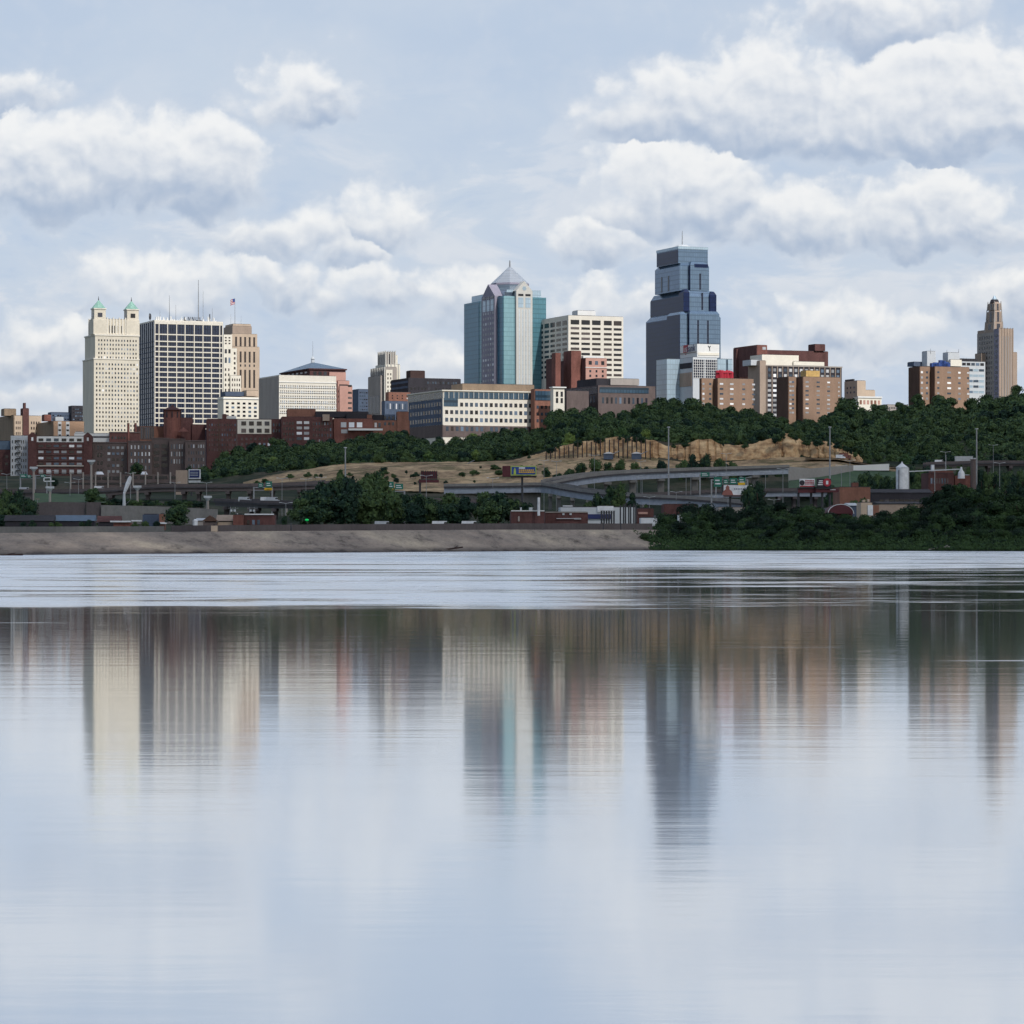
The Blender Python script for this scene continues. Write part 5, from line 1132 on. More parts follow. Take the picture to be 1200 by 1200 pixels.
grid('road', frange(944, 1090, 8), [1664, 1672, 1680], lambda p, d, x: max(tz(p, 1664), tz(p, 1680))+1.25, M['asphalt'])
m_grass, nt, b_ = newmat('green_grass'); r_ = ramp(nt, noisen(nt, coords(nt, (1, .5, 1)), .2, 6), [(.3, lin((34, 58, 34))), (.7, lin((64, 92, 50)))]); nt.links.new(r_.outputs[0], b_.inputs['Base Color']); b_.inputs['Roughness'].default_value = .95
def slope_patch(name, p0, p1, pts, mat):
    """pts: px -> (row_near, d_near, row_far, d_far)"""
    pxs = frange(p0, p1, 4); mb = MB(); K = 10
    for p in pxs:
        rn = interp([(q[0], q[1]) for q in pts], p); dn = interp([(q[0], q[2]) for q in pts], p); rf = interp([(q[0], q[3]) for q in pts], p); df = interp([(q[0], q[4]) for q in pts], p)
        for k in range(K+1): t = k/K; d = dn+(df-dn)*t; x = at(p, d); mb.v.append((x, d, zr(rn+(rf-rn)*t, d)+.35*fb(x, d, .15)))
    for i in range(len(pxs)-1):
        for k in range(K): a = i*(K+1)+k; mb.f.append((a, a+K+1, a+K+2, a+1))
    return tag(mb.build(name, mat, smooth=True), kind='structure')
slope_patch('grass_slope', 924, 1064, [(924, 572, 1480, 563, 1552), (960, 570, 1480, 559, 1552), (1000, 572, 1480, 552, 1556), (1064, 574, 1480, 553, 1556)], m_grass)
slope_patch('grass_slope', 40, 125, [(40, 592, 1296, 578, 1400), (125, 589, 1298, 579, 1400)], m_grass)
# ---- parking garage
b = Bd('parking_garage', 'long low parking garage with two rows of dark openings behind the viaduct', 'parking garage', 78, 82, 216, 1640, th=R(1.5), zb=14)
t = b.blk('wall', 78, 82, 216, 556, None, 'brickgrey', W=24, roof=False)
b.win(t, 'f', 83, 143, 5, 558.2, 562.3, 1, .86, .95, ('g_dark',), deep=.2); b.win(t, 'f', 145, 215, 4, 557.8, 561.5, 1, .84, .95, ('g_dark',), deep=.2); b.win(t, 'f', 83, 215, 9, 565.5, 568, 1, .86, .95, ('g_dark',), deep=.2)
for k in range(10): x = b.fx(83+14.6*k); b.box('column', x-.35, x+.35, -.7, 0, 0, t.z1+1.2, 'grey')
for px, w_ in ((116.5, 12), (169, 9)): x = b.fx(px, 5); MB().cone(x, 5, w_*.22, w_*.12, t.z1, t.z1+1.6, 10).build('awning', M['sign_white'], b.root)
b.done()
b = Bd('concrete_building', 'plain brown grey box at the right end of the parking garage', 'building', 204, 206, 219, 1600, th=R(3), zb=16); b.blk('wall', 204, 206, 219, 551, None, 'greytan', W=10); b.done()
# ---- billboards
def billboard(px0, px1, r0, r1, d, rz, label, face, post, side=None, rbot=None, rpost=None):
    w_ = (px1-px0)*d/F; h_ = (r1-r0)*d/F; cx = at((px0+px1)/2, d); zc = zr((r0+r1)/2, d)
    r_ = tag(empty('billboard', (cx, d, gz((px0+px1)/2, d, rpost or r1+12)), rz), label, 'billboard'); z0 = zc-r_.location.z
    MB().box(-w_/2, w_/2, 0, .5, z0-h_/2, z0+h_/2).build('panel', M[face], r_)
    MB().box(-w_/2-.2, w_/2+.2, -.9, 1.4, z0-h_/2-.5, z0-h_/2-.15).build('catwalk', M['dsteel'], r_)
    for px_ in post: x = (px_-(px0+px1)/2)*d/F; MB().cone(x, .9, .45, .45, -3, z0-h_/2-.15, 8).build('post', M['dsteel'], r_)
    return r_, w_, h_, z0
r_, w_, h_, z0 = billboard(598.5, 628.5, 546, 557, 1250, 0, 'blue billboard with yellow lettering on a single thick post before the ramp', 'lime', (612,), rpost=586)
MB().box(-w_/2+.35, w_/2-.35, -.12, .2, z0-h_/2+.35, z0+h_/2-.35).build('poster', M['sign_blue'], r_)
MB().box(-w_/2-3.4, -w_/2-.05, 0.2, 3.2, z0-h_/2-.6, z0+h_/2).build('rear_panel', M['bb_maroon'], r_); MB().box(-w_/2, w_/2, .55, 1.0, z0-h_/2-.9, z0-h_/2-.5).build('frame', M['bb_maroon'], r_)
MB().box(-w_*.18, w_*.06, -.22, 0, z0+h_*.2, z0+h_*.36).build('lettering', M['sign_white'], r_)
q = MB()
for k in range(8): q.box(-w_*.18+w_*.076*k, -w_*.18+w_*.076*k+w_*.058, -.22, 0, z0-h_*.02, z0+h_*.12)
for k in range(9): q.box(-w_*.18+w_*.07*k, -w_*.18+w_*.07*k+w_*.054, -.22, 0, z0-h_*.24, z0-h_*.09)
q.build('lettering', M['sign_yellow'], r_)
MB().prism([(-.5, -1.6), (.5, -1.6), (.4, .4), (0, 1.3), (-.4, .4)], -.05, .05).build('picture', M['lime'], r_, loc=(-w_*.34, -.18, z0)).rotation_euler.x = R(90)
r_, w_, h_, z0 = billboard(221, 235, 550, 561, 1560, R(-4), 'white framed billboard with a dark blue poster on the garage roof', 'sign_white', (224, 232), rpost=572)
MB().box(-w_/2+.4, w_/2-.5, -.15, .2, z0-h_/2+.5, z0+h_/2-.4).build('poster', M['navy'], r_); q = MB()
for k in range(3): q.box(-w_*.36, w_*.3, -.25, 0, z0-h_*.18+k*h_*.16, z0-h_*.18+k*h_*.16+h_*.07)
q.build('lettering', M['girder'], r_); MB().box(-w_/2, w_/2, 0, .4, z0-h_/2-1.9, z0-h_/2-.55).build('apron', M['sign_white'], r_)
r_, w_, h_, z0 = billboard(493.5, 512, 552.3, 561, 1250, R(4), 'maroon ribbed back of a billboard standing over the central trees', 'bb_maroon', (492.3,), rpost=584); q = MB()
for k in range(8): q.box(-w_/2+w_*k/7-.12, -w_/2+w_*k/7+.12, -.3, 0, z0-h_/2, z0+h_/2+.3)
q.build('rib', M['dark'], r_); MB().box(-w_/2-1, w_/2+.8, -1.2, .8, z0-h_/2-1.6, z0-h_/2-.55).build('truss', M['bb_maroon'], r_)
r_, w_, h_, z0 = billboard(848, 881, 568.5, 580, 1180, 0, 'white billboard with a brown figure at its left end, below green road signs', 'sign_white', (856, 872), rpost=596)
MB().prism([(-2.2, -1.9), (2.2, -1.9), (1.6, -.4), (.7, .3), (.7, 1.2), (0, 1.9), (-.7, 1.2), (-.7, .3), (-1.6, -.4)], -.05, .05).build('picture', M['skin'], r_, loc=(-w_*.36, -.1, z0)).rotation_euler.x = R(90)
MB().box(-w_/2-.8, -w_/2-.05, 0, .6, z0-h_/2, z0+h_/2).build('frame', M['dsteel'], r_); MB().box(-w_/2, w_/2, -.2, .1, z0-h_/2-.7, z0-h_/2).build('apron', M['skin'], r_)
MB().box(w_*.02, w_*.26, -.1, .5, z0+h_/2+.02, z0+h_/2+.95).build('flag_board', M['sign_yellow'], r_); q = MB()
for k in range(9): q.box(-w_*.12+k*w_*.06, -w_*.12+k*w_*.06+w_*.035, -.1, 0, z0+.2, z0+.65)
for k in range(6): q.box(w_*.18+k*w_*.05, w_*.18+k*w_*.05+w_*.035, -.1, 0, z0-1.0, z0-.5)
q.build('lettering', M['bluegrey'], r_)
r_, w_, h_, z0 = billboard(937, 955, 561, 570.5, 1120, R(3), 'left of the paired red billboards, white with red lettering', 'sign_white', (936, 951), rpost=590); q = MB()
for r in range(3):
    for k in range(6): q.box(-w_*.14+k*w_*.1, -w_*.14+k*w_*.1+w_*.075, -.12, 0, z0-h_*.2+r*h_*.2, z0-h_*.2+r*h_*.2+h_*.12)
q.build('lettering', M['red'], r_); MB().cone(0, 0, 1.0, 1.0, -.06, .06, 8).build('picture', M['dark'], r_, loc=(-w_*.34, -.08, z0)).rotation_euler.x = R(90); MB().box(-w_/2-.6, w_/2+.5, -.3, 1.2, z0-h_/2-2.2, z0-h_/2-.52).build('apron', M['bb_maroon'], r_)
MB().box(-w_/2+.05, w_/2-.05, -.15, 0, z0-h_*.5, z0-h_*.36).build('poster', M['red'], r_)
r_, w_, h_, z0 = billboard(957, 974, 561, 571, 1118, R(3), 'right of the paired red billboards, black with a round red emblem', 'dark', (964, 973), rpost=590)
MB().cone(0, 0, 1.5, 1.5, -.06, .06, 12).build('picture', M['red'], r_, loc=(w_*.22, -.1, z0+.2)).rotation_euler.x = R(90); MB().box(w_*.14, w_*.3, -.25, -.1, z0-.5, z0+.8).build('lettering', M['sign_white'], r_); q = MB()
for r in range(3): q.box(-w_*.42+.2*r, -w_*.08, -.12, 0, z0-h_*.25+r*h_*.22, z0-h_*.25+r*h_*.22+h_*.12)
q.build('lettering', M['sign_white'], r_); MB().box(-w_/2-.3, w_/2+2.8, -.3, 1.2, z0-h_/2-1.9, z0-h_/2-.52).build('apron', M['bb_maroon'], r_); MB().box(w_*.42, w_*.8, -.4, -.32, z0-h_/2-1.0, z0-h_/2-.8).build('lettering', M['sign_white'], r_)
# ---- green road signs on gantries
def gantry(posts, beam, signs, d, label, rbot):
    x0 = at(posts[0], d); r_ = tag(empty('sign_gantry', (x0, d, gz(posts[0], d, rbot))), label, 'road sign'); z = lambda r: zr(r, d)-r_.location.z; X = lambda p: at(p, d)-x0
    for p in posts: MB().box(X(p)-.3, X(p)+.3, -.3, .3, -3, z(beam)+.3).build('post', M['steel'], r_)
    if len(posts) > 1: MB().bar((X(min(posts)), 0, z(beam)), (X(max(posts)), 0, z(beam)), .22).bar((X(min(posts)), 0, z(beam)-1.2), (X(max(posts)), 0, z(beam)-1.2), .15).build('beam', M['steel'], r_)
    elif signs: MB().bar((X(posts[0]), 0, z(beam)), (X(signs[-1][0]), 0, z(beam)), .2).build('beam', M['steel'], r_)
    for (a, c, t_, u_, mt) in signs:
        o = MB().box(X(a), X(c), -.55, -.35, z(u_), z(t_)).build('sign_panel', M[mt], r_); q = MB(); w_ = X(c)-X(a); h_ = z(t_)-z(u_)
        for k in range(2 if h_ > 1.2 else 1):
            zz = z(u_)+h_*(.25+.34*k); q.box(X(a)+w_*.15, X(a)+w_*(.82-.12*k), -.62, -.56, zz, zz+h_*.13)
        q.build('legend', M['sign_white' if mt != 'sign_yellow' else 'dark'], o)
    return r_
gantry((297.5, 319), 571.5, [(303, 308.5, 566, 571.2, 'sign_green'), (311.5, 318.8, 564, 571.2, 'sign_green'), (310, 319, 571.8, 574.5, 'sign_yellow')], 1330, 'green and yellow overhead road signs on a gantry over the road at left', 585)
gantry((449.5, 474), 576, [(453, 461.5, 564.5, 572.5, 'sign_green'), (463, 472.5, 566.8, 573.5, 'sign_green'), (453.5, 461.5, 572.8, 575.3, 'sign_yellow')], 1180, 'bright green and yellow overhead signs rising out of the central trees', 592)
gantry((820.3, 839), 556.5, [(821, 831.5, 553.5, 558.5, 'sign_green')], 1400, 'single green overhead sign hung before the flyover', 577)
gantry((833.8, 876), 562.5, [(836.5, 846, 559, 570.5, 'sign_green'), (847.8, 853.5, 561.5, 567, 'sign_green'), (855, 863.8, 560.3, 567.5, 'sign_green'), (865.5, 873.5, 559.5, 567.3, 'sign_green')], 1260, 'row of four green overhead road signs above the white billboard', 585)
gantry((24, 40), 558, [(24, 31.5, 555.5, 559.8, 'sign_green'), (32.5, 36.5, 556.5, 560, 'sign_green')], 1480, 'pair of teal road signs in front of the white painted building', 573)
gantry((41.5, 59.5), 557.3, [(47.5, 53.5, 556, 559.3, 'sign_green')], 1470, 'small teal road sign on a white portal before the maroon block', 573)
# white portal sign and roundel
def pole(px, r0, r1, d, label, group, rad=.22, head='lamp', mat='steel'):
    z0 = gz(px, d, r1); h_ = zr(r0, d)-z0; r_ = tag(empty('light_pole', (at(px, d), d, z0)), label, 'light pole', group)
    MB().cone(0, 0, rad, rad*.55, -2, h_, 7).build('pole', M[mat], r_)
    if head == 'lamp': MB().bar((0, 0, h_), (1.8, -.3, h_+.35), .09, 4).bar((0, 0, h_), (-1.8, .3, h_+.35), .09, 4).box(1.6, 2.5, -.5, -.1, h_+.25, h_+.45).box(-2.5, -1.6, .1, .5, h_+.25, h_+.45).build('lamp_head', M['ltgrey'], r_)
    elif head == 'mast': MB().cone(0, 0, .75, .75, h_-.4, h_, 8).build('lamp_ring', M['ltgrey'], r_)
    return r_
HM = 'tall high mast light pole'
for px, r0, r1, d, lab in ((404.7, 524, 568, 1350, 'tall pale high mast light pole against the left wood, above the central trees'), (783.5, 500, 576, 1400, 'tallest high mast pole, crossing the cliff left of its middle'), (972.5, 500, 562, 1430, 'tall high mast pole at the right end of the cliff'), (1144.5, 502, 562, 1400, 'tall pale mast against the wooded hill right of the silo')):
    pole(px, r0, r1, d, lab, None, .5, 'mast')
for px, r0, r1, d in ((153, 555, 592, 1340), (205, 566, 583, 1340), (242, 566, 584, 1330), (330.5, 561, 585, 1320), (358.5, 562, 582, 1330), (335, 590, 604, 1150), (376, 560, 578, 1300), (499.5, 558, 582, 1190), (577.5, 561, 583, 1200), (637.5, 540, 562, 1480), (652, 541, 560, 1490), (696.5, 534, 558, 1500), (751, 541, 553, 1500), (851, 532, 548, 1500), (746.5, 558, 578, 1400), (752.5, 560, 578, 1400), (804, 556, 578, 1390), (809.5, 557, 578, 1390), (761, 583, 598, 1290), (792.5, 577, 600, 1290), (853, 556, 584, 1260), (874, 560, 582, 1280), (897, 553, 572, 1440), (917.5, 550, 598, 1270), (907, 586, 600, 1240), (986, 546, 586, 1290), (996, 540, 560, 1450), (1171.5, 543, 578, 1380), (1108, 530, 552, 1500), (1164, 522, 540, 1640), (60, 552, 580, 1420), (8, 556, 580, 1400), (82, 566, 582, 1380), (92, 562, 580, 1400)):
    pole(px, r0, r1, d, 'slim grey lamp post beside the elevated highway', 'lamp posts along the highway', .16)
# park sculpture arch, water-park canopies
def thing(name, loc, label, cat, parts, group=None, rz=0):
    r_ = tag(empty(name, loc, rz), label, cat, group)
    for nm, mb_, mt in parts: mb_.build(nm, M[mt], r_)
    return r_
d = 1300; z0 = gz(149, d, 583); q = MB()
for k in range(12):
    t0, t1 = k/12, (k+1)/12; f = lambda t: (at(145.5+7.5*math.sin(t*1.5), d)-at(149, d), 0, (zr(578-20*math.sin(t*1.45), d)-z0)); w_ = .75*math.sin(math.pi*(t0*.8+.15))+.25; q.bar(f(t0), f(t1), w_, 6)
thing('footbridge_mast', (at(149, d), d, z0), 'white leaning mast of the park walkway in front of the viaduct', 'mast', [('mast', q, 'sign_white'), ('foot', MB().cone(at(145.5, d)-at(149, d), 0, .8, .5, -1.5, zr(577.5, d)-z0, 8), 'ltgrey'), ('handrail', MB().bar((-1.5, .5, 0), (1.6, .5, 3), .1, 4), 'steel')])
for (px, t_, b_r, lab) in ((39.5, 547, 580, 'tall pale concrete funnel column left of the maroon block'), (58.5, 570, 590, 'short pale funnel shaped column above the brown retaining wall'), (161, 569, 580, 'pale funnel shaped column right of the white leaning mast'), (107, 539, 562, 'thin white column with a boxy head in front of the dark brick block'), (243.5, 581, 606, 'slim concrete stalk with a white cap left of the red brick shed'), (335.5, 588, 603, 'white stalk with a flat cap before the dark low bridge')):
    d = 1320 if px not in (39.5, 107) else 1420; z0 = gz(px, d, b_r); h_ = zr(t_, d)-z0
    thing('concrete_column', (at(px, d), d, z0), lab, 'column', [('shaft', MB().cone(0, 0, .55, .5, -2, h_-2.2, 8), 'grey'), ('head', MB().cone(0, 0, .5, 1.5, h_-2.2, h_-.9, 8).box(-1.7, 1.7, -1.0, 1.0, h_-.897, h_), 'ltgrey')])
# portal frame
d = 1400; z0 = gz(55, d, 575); X = lambda p: at(p, d)-at(55, d); Z = lambda r: zr(r, d)-z0
thing('portal_sign', (at(55, d), d, z0), 'white rectangular frame sign on a post in front of the maroon block', 'sign', [('frame', MB().bar((X(51.5), 0, Z(560)), (X(59.5), 0, Z(559.7)), .3, 4).bar((X(59.5), 0, Z(559.7)), (X(59.5), 0, Z(564)), .3, 4).bar((X(51.5), 0, Z(564)), (X(64), 0, Z(563.8)), .3, 4).bar((X(51.5), 0, Z(560)), (X(51.5), 0, Z(564)), .3, 4), 'sign_white'), ('post', MB().cone(0, 0, .3, .3, -2, Z(564), 6), 'steel')])
d = 1290; thing('round_sign', (at(44, d), d, zr(588, d)), 'round pinkish red sign at the top left end of the brown retaining wall', 'sign', [('disc', MB().cone(0, 0, .9, .9, 1.1, 1.2, 12), 'pink'), ('post', MB().cone(0, 0, .1, .1, -1.5, 1.1, 5), 'steel')]).children[0].rotation_euler.x = 0
# rock-face floodlights / cranes
for px, lab in ((537, 'pale grey roof with a long gangway on the dirt slope below the left wood'), (713, 'white hut with a boom in front of the piled cliff, left one'), (746, 'white hut with a boom in front of the piled cliff, right one')):
    d = 1672 if px > 600 else 1700; row = 534 if px > 600 else 548; z0 = zr(row+1, d); L_ = 6 if px > 600 else 9
    thing('work_hut', (at(px, d), d, z0), lab, 'hut', [('cabin', MB().box(-2.6, 2.6, 0, 3, -1.5, 1.6), 'bluegrey'), ('roof', MB().gable(-3.0, 3.0, -.4, 3.4, 1.603, 2.6), 'sign_white'), ('boom', MB().bar((2, 0, 1.2), (L_, 0, 3 if px > 600 else 4.6), .22, 5), 'steel')])
# ---- silo and plant at the right
b0 = (at(1057, 1300), 1300, tz(1057, 1300)); h_ = zr(548, 1300)-b0[2]
thing('silo', b0, 'tall white cylindrical silo with a conical cap', 'silo', [('tank', MB().cone(0, 0, 2.55, 2.55, -2, h_, 20), 'sign_white'), ('cap', MB().cone(0, 0, 2.8, .3, h_+.003, h_+1.9, 20).cone(0, 0, .35, .3, h_+1.9, h_+2.5, 8), 'sign_white'), ('ladder', MB().box(2.5, 3.0, -.3, .3, -1, h_), 'ltgrey'), ('pipe', MB().bar((-1.6, -2.2, h_-1), (-1.6, -2.2, 2), .18, 5), 'dark')])
q = MB(); A_ = Vector((at(1065, 1300), 1300, zr(552.5, 1300))); B_ = Vector((at(1125, 1300), 1300, zr(549.8, 1300)))
q.bar((0, 0, 0), tuple(B_-A_), .3, 4)
c_ = MB().bar((0, 0, -2.2), (0, 0, 0), .2, 4); thing('conveyor', tuple(A_), 'thin pale conveyor running from the silo to the white hopper', 'conveyor', [('belt_gallery', q, 'ltgrey'), ('support', MB().bar((11, 0, .5), (11, 0, -21), .18, 4), 'steel')])
b0 = (at(1126.5, 1302), 1302, zr(558, 1302)); thing('hopper', b0, 'small white bottle shaped hopper on the brick plant roof', 'hopper', [('vessel', MB().cone(0, 0, 1.5, 1.4, -1, 1.4, 10).cone(0, 0, 1.4, .5, 1.403, 2.8, 10), 'sign_white'), ('neck', MB().cone(0, 0, .5, .35, 2.8, 3.9, 8), 'sign_white')])
def shed(name, label, L, C, R_, top, d, mat, W=14, th=R(5), wins=(), roof=None, zb=None, cat='building', extras=()):
    b = Bd(name, label, cat, L, C, R_, d, th=th, zb=zb if zb is not None else tz(C, d)-2)
    t = b.blk('wall', L, C, R_, top, None, mat, W=W)
    if roof: MB().gable(t.x0-.4, t.x1+.4, -.4, t.y1+.4, t.z1+.26, t.z1+roof[0], roof[2] if len(roof) > 2 else 'x').build('pitched_roof', M[roof[1]], b.root)
    for w_ in wins: b.win(t, 'f', *w_)
    for (nm, pa, pb, y0, y1, ra, rb, mt) in extras: b.box(nm, b.fx(pa, y0), b.fx(pb, y0), y0, y1, b.z(rb), b.z(ra), mt)
    b.done(); return b, t
shed('brick_building', 'dark red brick plant building with a row of tall windows right of the silo', 1086, 1088, 1118, 554.5, 1310, 'brickd', wins=[(1090, 1112, 7, 560, 567, 1, .6, .9, ('g_mid', 'brickgrey'))], extras=[('roof_storey', 1092, 1117, 2, 8, 551.5, 554.5, 'brick'), ('vent', 1092, 1095, 1, 3, 544.5, 552, 'sign_white'), ('mast', 1108.2, 1108.9, 3, 3.4, 533, 552, 'steel')])
shed('brick_building', 'orange brick plant building between the hopper and the chimney', 1118, 1119, 1140, 557.5, 1312, 'brick', extras=[('roof_equipment', 1128, 1136, 1, 5, 556, 557.5, 'ltgrey')])
q = MB().cone(0, 0, 1.35, 1.15, -14, zr(539, 1306)-zr(580, 1306), 10); thing('chimney', (at(1140.5, 1306), 1306, zr(580, 1306)), 'dark brick chimney beside the tall pale mast', 'chimney', [('stack', q, 'brickgrey'), ('rim', MB().cone(0, 0, 1.35, 1.35, zr(539, 1306)-zr(580, 1306)+.003, zr(538.3, 1306)-zr(580, 1306), 10), 'brickd')])
shed('brick_building', 'low orange brick building below the grass slope right of the red billboards', 983, 984, 1020, 571, 1200, 'bricko', extras=[('chimney', 999, 1006, 1, 4, 565.5, 571, 'brick')])
shed('warehouse', 'wide dark grey shed running behind the foot of the silo', 1020, 1022, 1092, 578, 1240, 'dark', roof=(1.8, 'roof'), wins=[(1030, 1078, 8, 585, 588, 1, .8, .8, ('g_dark',))])
shed('warehouse', 'long pale walled shed under the silo, behind the bank bushes', 1027, 1030, 1096, 591, 1050, 'greytan', roof=(1.0, 'roof'))
shed('barn', 'barn with a curved dark red roof just above the bank bushes', 970, 972, 999, 600, 980, 'bb_maroon', W=10)
q = MB(); n = 10; pts_ = [(8*math.cos(math.pi*k/n)/8*4.1, 3.0*math.sin(math.pi*k/n)) for k in range(n+1)]
o_ = MB(); o_.prism([(x, z) for x, z in pts_], 0, 12); r0_ = tag(empty('barn_roof', (at(985, 975), 975, zr(602, 975))), 'curved dark red vault roof with a white gable trim beside the tan ruin', 'roof')
c = o_.build('vault', M['bb_maroon'], r0_); c.rotation_euler = (R(90), 0, 0); c.location = (0, 11, 0); q = MB()
for k in range(n): a, e = pts_[k], pts_[k+1]; q.bar((a[0], -1.05, a[1]), (e[0], -1.05, e[1]), .12, 4)
q.build('gable_trim', M['sign_white'], r0_)
shed('shed', 'pale blue grey roofed shed right of the curved red roof', 996, 997, 1006, 593.5, 985, 'bluegrey', roof=(1.2, 'ltgrey'))
shed('old_building', 'ruined tan building with a crumbling top and white door beside the red vault roof', 1007, 1009, 1022, 589, 960, 'tan', W=7, extras=[('parapet', 1011, 1014, 0.5, 2, 585.8, 589, 'tan'), ('parapet', 1017, 1019, .5, 2, 585, 589, 'tan'), ('door', 1017, 1023, -.4, 0, 592, 604, 'sign_white'), ('lean_to', 1022.5, 1030, 1, 5, 592, 604, 'bricko')])
# ---- sheds near the flood wall, centre
shed('brick_building', 'low dark red brick building with a white parapet line, left of the white stack', 597, 599, 638, 599, 840, 'brickd', W=10, th=R(2), extras=[('parapet', 599, 638, -.3, 0, 598, 599.2, 'white'), ('vent', 609.5, 611.5, 2, 3, 594.5, 599, 'ltgrey'), ('vent', 620, 624, 2, 3.5, 594.5, 599, 'ltgrey'), ('door', 607, 609, -.2, 0, 605, 611, 'grey')])
q = MB().cone(0, 0, .37, .35, -1, zr(583, 838)-zr(600, 838), 10); thing('stack', (at(631.3, 838), 838, zr(600, 838)), 'tall thin white stack on the low dark red brick building', 'stack', [('pipe', q, 'sign_white'), ('stub', MB().cone(0, 0, .06, .04, zr(583, 838)-zr(600, 838), zr(574, 838)-zr(600, 838), 5), 'dsteel')])
shed('brick_building', 'long dark red brick building with a pale stair line, right of the white stack', 637, 639, 689, 600.5, 850, 'brickd', W=10, th=R(2), extras=[('parapet', 639, 689, -.3, 0, 599.7, 600.7, 'grey'), ('stair_rail', 652, 681, -.6, -.3, 607.3, 608, 'ltgrey'), ('panel', 673, 681, -.6, -.3, 607, 608.6, 'ltgrey'), ('vent', 659, 661.5, -.3, 0, 601.5, 603.5, 'ltgrey'), ('vent', 667.5, 670, -.3, 0, 601.5, 603.5, 'ltgrey')])
shed('warehouse', 'pale blue grey shed with a white roof box, behind the long dark red brick building', 655, 657, 745, 594.5, 950, 'ltgrey', W=14, th=R(2), extras=[('roof_box', 660, 671, 1, 4, 592.3, 594.4, 'sign_white'), ('wall_panel', 700, 719, -.5, 0, 593, 600, 'sign_white'), ('loading_bay', 688, 716, -.6, -.1, 602.5, 608, 'navy')])
for k in range(6):
    px = 705+k*2.9; d = 830; z0 = gz(px, d, 610); thing('steel_post', (at(px, d), d, z0), 'short dark post in the close row behind the flood wall', 'post', [('post', MB().box(-.22, .22, -.22, .22, -1, zr(599, d)-z0), 'dsteel'), ('cap', MB().box(-.3, .3, -.3, .3, zr(599, d)-z0+.003, zr(598.4, d)-z0), 'dsteel')], 'short dark posts behind the flood wall')
for k in range(7):
    px = 727+k*3.0+(k % 2)*.8; d = 835; z0 = gz(px, d, 610); thing('steel_column', (at(px, d), d, z0), 'tall thin dark column of the open steel frame behind the flood wall', 'column', [('column', MB().box(-.2, .2, -.2, .2, -1, zr(592-(k % 3), d)-z0), 'dsteel'), ('bracket', MB().box(-.5, .5, -.1, .1, 1.5, 1.7), 'brickd')], 'columns of the open steel frame')
shed('shed', 'small dark red shed with a pale sign band near the right end of the wall', 745, 747, 766, 596, 845, 'brickd', W=8, th=R(2), extras=[('sign_band', 748, 759, -.3, 0, 600, 602.5, 'pink')])
shed('shed', 'bright white low roofed shed at the end of the flood wall beside the bushes', 750, 751, 773, 607, 800, 'sign_white', W=5, th=R(2))
shed('shed', 'white roofed box glimpsed through the bank bushes', 794, 795, 803, 603.5, 780, 'sign_white', W=3, th=R(2), zb=5)
shed('brick_building', 'dark maroon low building behind the bushes left of the white billboard', 775, 778, 818, 591, 1180, 'brickd', W=12, th=R(2))
shed('warehouse', 'pale low shed behind the bushes below the white billboard', 838, 842, 882, 594.5, 1120, 'grey', W=14, th=R(2)); shed('warehouse', 'pale low shed behind the bushes below the highway pillars', 908, 912, 932, 597, 1100, 'grey', W=10, th=R(2))
# ---- left flats
shed('brick_building', 'small red brick shed with a white roof edge behind the dark flood wall', 271.5, 273, 285, 603.5, 830, 'brick', W=7, th=R(2), extras=[('vent', 277.7, 278.5, 1, 2, 601.5, 603.5, 'sign_white')])
shed('brick_building', 'long dark brick shed with bright white roof edge right of the small red shed', 285, 286.5, 322, 603.5, 835, 'brickd', W=10, th=R(2), wins=[(288, 306, 3, 609, 615, 1, .5, .9, ('g_mid', 'g_brown'))], extras=[('roof_edge', 286.5, 321, -.4, .2, 602, 603.4, 'sign_white')])
shed('shed', 'tan roofed shed left of the small red brick shed', 253, 255, 272, 611.5, 835, 'tan', W=7, th=R(2), roof=(1.9, 'greytan')); shed('shed', 'dark gabled hut between the tank and the tan roofed shed', 237, 238, 254, 612, 832, 'brickgrey', W=6, th=R(2), roof=(1.9, 'brickbd', 'y'))
shed('pump_house', 'small pale concrete block standing in the flood wall where it turns dark', 247, 247.3, 254.2, 616, 598, 'tan', W=2, th=R(0))
thing('tank', (at(228.7, 900), 900, zr(615, 900)), 'small round white tank beside the bushy tree', 'tank', [('shell', MB().cone(0, 0, .75, .75, -1, 1.2, 12), 'sign_white'), ('dome', MB().cone(0, 0, .75, .2, 1.203, 1.7, 12), 'sign_white')])
shed('shed', 'grey low shed behind the small white tank', 230, 231, 246, 611, 930, 'grey', W=6, th=R(2), roof=(1.0, 'ltgrey'))
for L, C, R_, t_, d, mt, lab in ((0, 6, 62, 611.5, 900, 'roof', 'dark blue grey roofed shed at the left above the pale flood wall'), (60, 64, 110, 611.5, 905, 'roofblue', 'second long slate roofed shed above the pale flood wall'), (112, 115, 140, 612.5, 895, 'brickd', 'third dark purple roofed shed above the pale flood wall')):
    shed('shed', lab, L, C, R_, t_, d, 'dark', W=9, th=R(4), roof=(2.0, mt))
shed('shed', 'red fronted shed with a white canopy behind the pale flood wall', 132, 133, 153, 612.3, 880, 'red' if False else 'brick', W=6, th=R(2), extras=[('canopy', 129, 153, -.8, 0, 610.2, 612, 'sign_white')])
shed('shed', 'blue black box shed left of the orange brick shed', 166, 167, 186, 603, 930, 'bluegrey', W=6, th=R(2), extras=[('canopy', 154, 166, -.5, 0, 609.5, 611, 'sign_white')]); shed('shed', 'tiny orange brick shed with a white car port beside the bushy tree', 186, 186.5, 193, 602.5, 925, 'bricko', W=5, th=R(2), extras=[('car_port', 184, 195, -1, 0, 612, 614, 'sign_white')])
